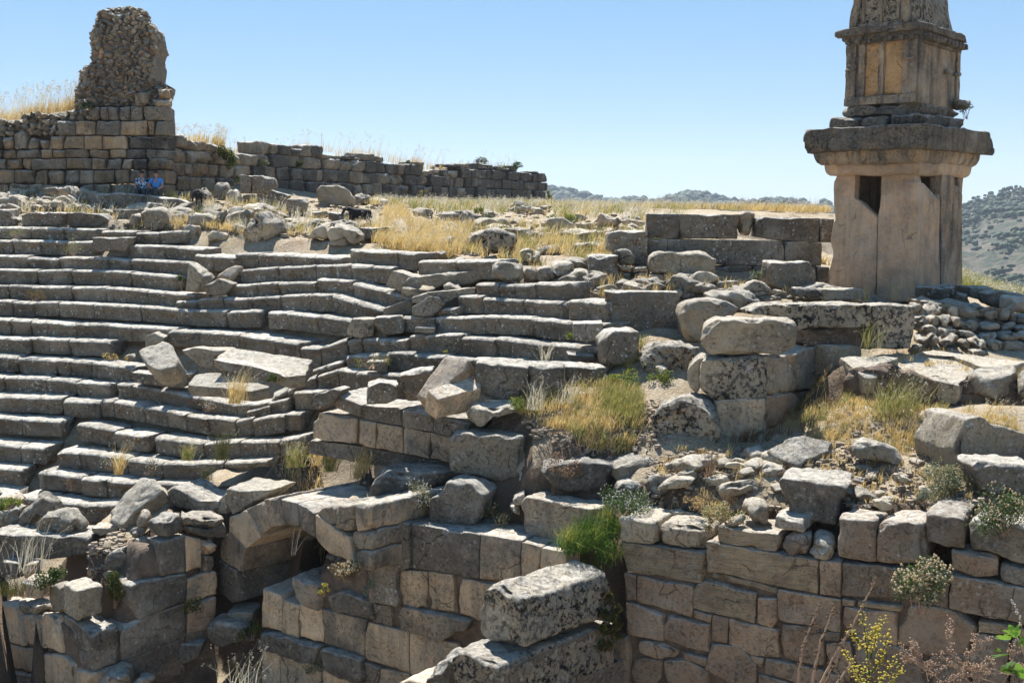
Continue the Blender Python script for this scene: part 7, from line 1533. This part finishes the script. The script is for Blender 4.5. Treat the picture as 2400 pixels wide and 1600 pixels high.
def goat(x, y, D, rz, label, low):
    p = at(x, y, D); t = empty('goat', (p[0], p[1], p[2]), label, 'goat'); t.rotation_euler = (0, 0, rz)
    hz = .34 if low else .50; hx = .62 if low else .64; t.scale = (1.0 if low else .98,) * 3
    J = {'hip': ((-.30, 0, .50), (.13, .12)), 'rmp': ((-.40, 0, .50), (.08, .09)), 'bel': ((-.08, 0, .45), (.155, .15)), 'chs': ((.20, 0, .46), (.14, .165)), 'sho': ((.30, 0, .50), (.10, .12)), 'nk': ((.44, 0, .52 if low else .58), (.065, .075)), 'hd': ((hx - .06, 0, hz + .10), (.055, .065)), 'hd1': ((hx, 0, hz), (.045, .05)), 'mz': ((hx + .08, 0, hz - .08), (.03, .032)),
         'tl': ((-.45, 0, .52), .025), 'tl1': ((-.48, 0, .44), .015)}
    E = [('rmp','hip'),('hip','bel'),('bel','chs'),('chs','sho'),('sho','nk'),('nk','hd'),('hd','hd1'),('hd1','mz'),('rmp','tl'),('tl','tl1')]
    for s, n in ((-1, 'l'), (1, 'r')):
        J['h0' + n] = ((-.32, s * .09, .38), (.075, .06)); J['h1' + n] = ((-.25, s * .10, .28), .04); J['h2' + n] = ((-.38, s * .10, .18), .024); J['h3' + n] = ((-.36, s * .10, .03), .019); J['h4' + n] = ((-.33, s * .10, .0), .022)
        J['f0' + n] = ((.22, s * .09, .33), (.055, .05)); J['f1' + n] = ((.24, s * .095, .19), .026); J['f2' + n] = ((.23, s * .095, .04), .019); J['f3' + n] = ((.25, s * .095, .0), .022)
        E += [('hip', 'h0' + n), ('h0' + n, 'h1' + n), ('h1' + n, 'h2' + n), ('h2' + n, 'h3' + n), ('h3' + n, 'h4' + n), ('chs', 'f0' + n), ('f0' + n, 'f1' + n), ('f1' + n, 'f2' + n), ('f2' + n, 'f3' + n)]
    skin('body', J, E, 'goatfur', t)
    # hanging coat
    rs = np.random.RandomState(4); mb = MB(); n = 900; X = rs.uniform(-.42, .32, n); s = rs.choice([-1, 1], n); B = np.stack([X, s * rs.uniform(.07, .155, n), rs.uniform(.30, .52, n)], 1); H_ = rs.uniform(.05, .13, n)
    V = np.stack([B + (.006, 0, 0), B - (.006, 0, 0), B + np.stack([rs.normal(size=n) * .02, s * .02, -H_], 1)], 1).reshape(-1, 3)
    me = bpy.data.meshes.new('coat'); me.from_pydata(V.tolist(), [], [(3 * i, 3 * i + 1, 3 * i + 2) for i in range(n)]); me.materials.append(MAT['goatfur']); o = bpy.data.objects.new('coat', me); col.objects.link(o); o.parent = t
    for s in (-1, 1):
        skin('ear', {'a': ((hx - .07, s * .05, hz + .13), .014), 'b': ((hx - .05, s * .11, hz + .10), (.024, .008)), 'c': ((hx - .02, s * .15, hz + .05), (.012, .006))}, [('a','b'),('b','c')], 'goatfur', t, 1)
        skin('horn', {'a': ((hx - .08, s * .025, hz + .16), .014), 'b': ((hx - .14, s * .035, hz + .22), .011), 'c': ((hx - .20, s * .05, hz + .20), .006)}, [('a','b'),('b','c')], 'horn', t, 1)
    skin('beard', {'a': ((hx + .04, 0, hz - .10), .014), 'b': ((hx + .03, 0, hz - .18), .006)}, [('a','b')], 'goatfur', t, 1)
    return t
goat(463, 483, 43.2, math.radians(-62), 'black goat facing the camera with lowered head, right of the seated people', True)
goat(843, 531, 39.5, math.radians(222), 'black goat standing side on with its head to the left, under the big ribbed block', False)

field([(1790,1000),(1850,965),(1960,905),(1990,960),(1900,1010)], [(500, .08, .25, .006, 'drybrown', 0), (300, .1, .3, .006, 'strawgreen', 0)], 'dark thin grass at the foot of the pier', 15)
field([(300,505),(800,545),(860,560),(600,555),(300,528)], [(1500, .1, .3, .008, 'straw', 0)], 'short dry grass above the third tier', 16)
field([(1050,500),(1900,505),(1510,560),(1500,640),(1250,640),(1100,600),(1050,540)], [(1500, .1, .3, .010, 'straw', .05), (1200, .1, .3, .01, 'strawgreen', 0)], 'dry grass covering the terrace', 17)
field([(1950,850),(2150,820),(2420,850),(2420,900),(2100,870)], [(700, .04, .14, .006, 'straw', 0)], 'dry grass in the joints of the paving slabs', 18)
field([(1500,800),(1560,860),(1460,880),(1420,870)], [(500, .1, .3, .006, 'strawgreen', 0)], 'grass at the foot of the tall wide slab', 19)
def scr(o):
    p = o.matrix_world.translation if o.parent else o.location
    d = p.y * cp - p.z * sp; return 1200 + F * p.x / d, 800 - F * (p.y * sp + p.z * cp) / d
anch = [(scr(o), o['label']) for o in col.objects if o.parent is None and o.name.split('.')[0] in ('boulder', 'stone_block', 'fallen_block') and 'group' not in o and len(o['label'].split()) <= 8]
TONE = {'rub': 'grey brown', 'rock': 'buff', 'pale': 'cream', 'grey': 'grey'}
for o in col.objects:
    if o.name.startswith('rubble_stone') and o.parent is None:
        x, y = scr(o); (ax, ay), lb = min(anch, key=lambda q: (q[0][0] - x) ** 2 + 4 * (q[0][1] - y) ** 2)
        dr = ('right of' if x > ax else 'left of') if abs(x - ax) > 1.6 * abs(y - ay) else ('in front of' if y > ay else 'behind')
        s_ = sum(o.scale) / 3; sz = 'tiny' if s_ < .3 else ('small' if s_ < .5 else 'medium')
        o['label'] = '%s %s stone %s the %s' % (sz, TONE[o.data.materials[0].name], dr, lb)
for o in bpy.data.objects:
    if o.parent is not None and o.name.split('.')[0] in ('flowers', 'seed_heads', 'foliage', 'blades', 'buds', 'leaves', 'seed_capsules', 'stalks', 'twigs', 'stems', 'coat', 'grey_rubble_facing', 'buff_rubble_facing', 'tan_rubble_facing'):
        o['kind'] = 'stuff'
# haze: thin even air round the camera and the scene
hz = MB(); X0, X1, Y0, Y1, Z0, Z1 = -5200, 5200, -5200, 5200, -75, 220
hz.add([(x, y, z) for z in (Z0, Z1) for x, y in ((X0, Y0), (X1, Y0), (X1, Y1), (X0, Y1))], [(0, 3, 2, 1), (4, 5, 6, 7), (0, 1, 5, 4), (1, 2, 6, 5), (2, 3, 7, 6), (3, 0, 4, 7)])
hm = bpy.data.materials.new('haze_air'); hm.use_nodes = True; ht = hm.node_tree; ht.nodes.remove(ht.nodes['Principled BSDF']); pv = ht.nodes.new('ShaderNodeVolumePrincipled')
pv.inputs['Color'].default_value = (.75, .86, 1, 1); pv.inputs['Density'].default_value = .00016; pv.inputs['Anisotropy'].default_value = .2; ht.links.new(pv.outputs[0], ht.nodes['Material Output'].inputs['Volume'])
tag(hz.build('haze', hm, None, False), 'thin summer haze', 'haze', kind='stuff')
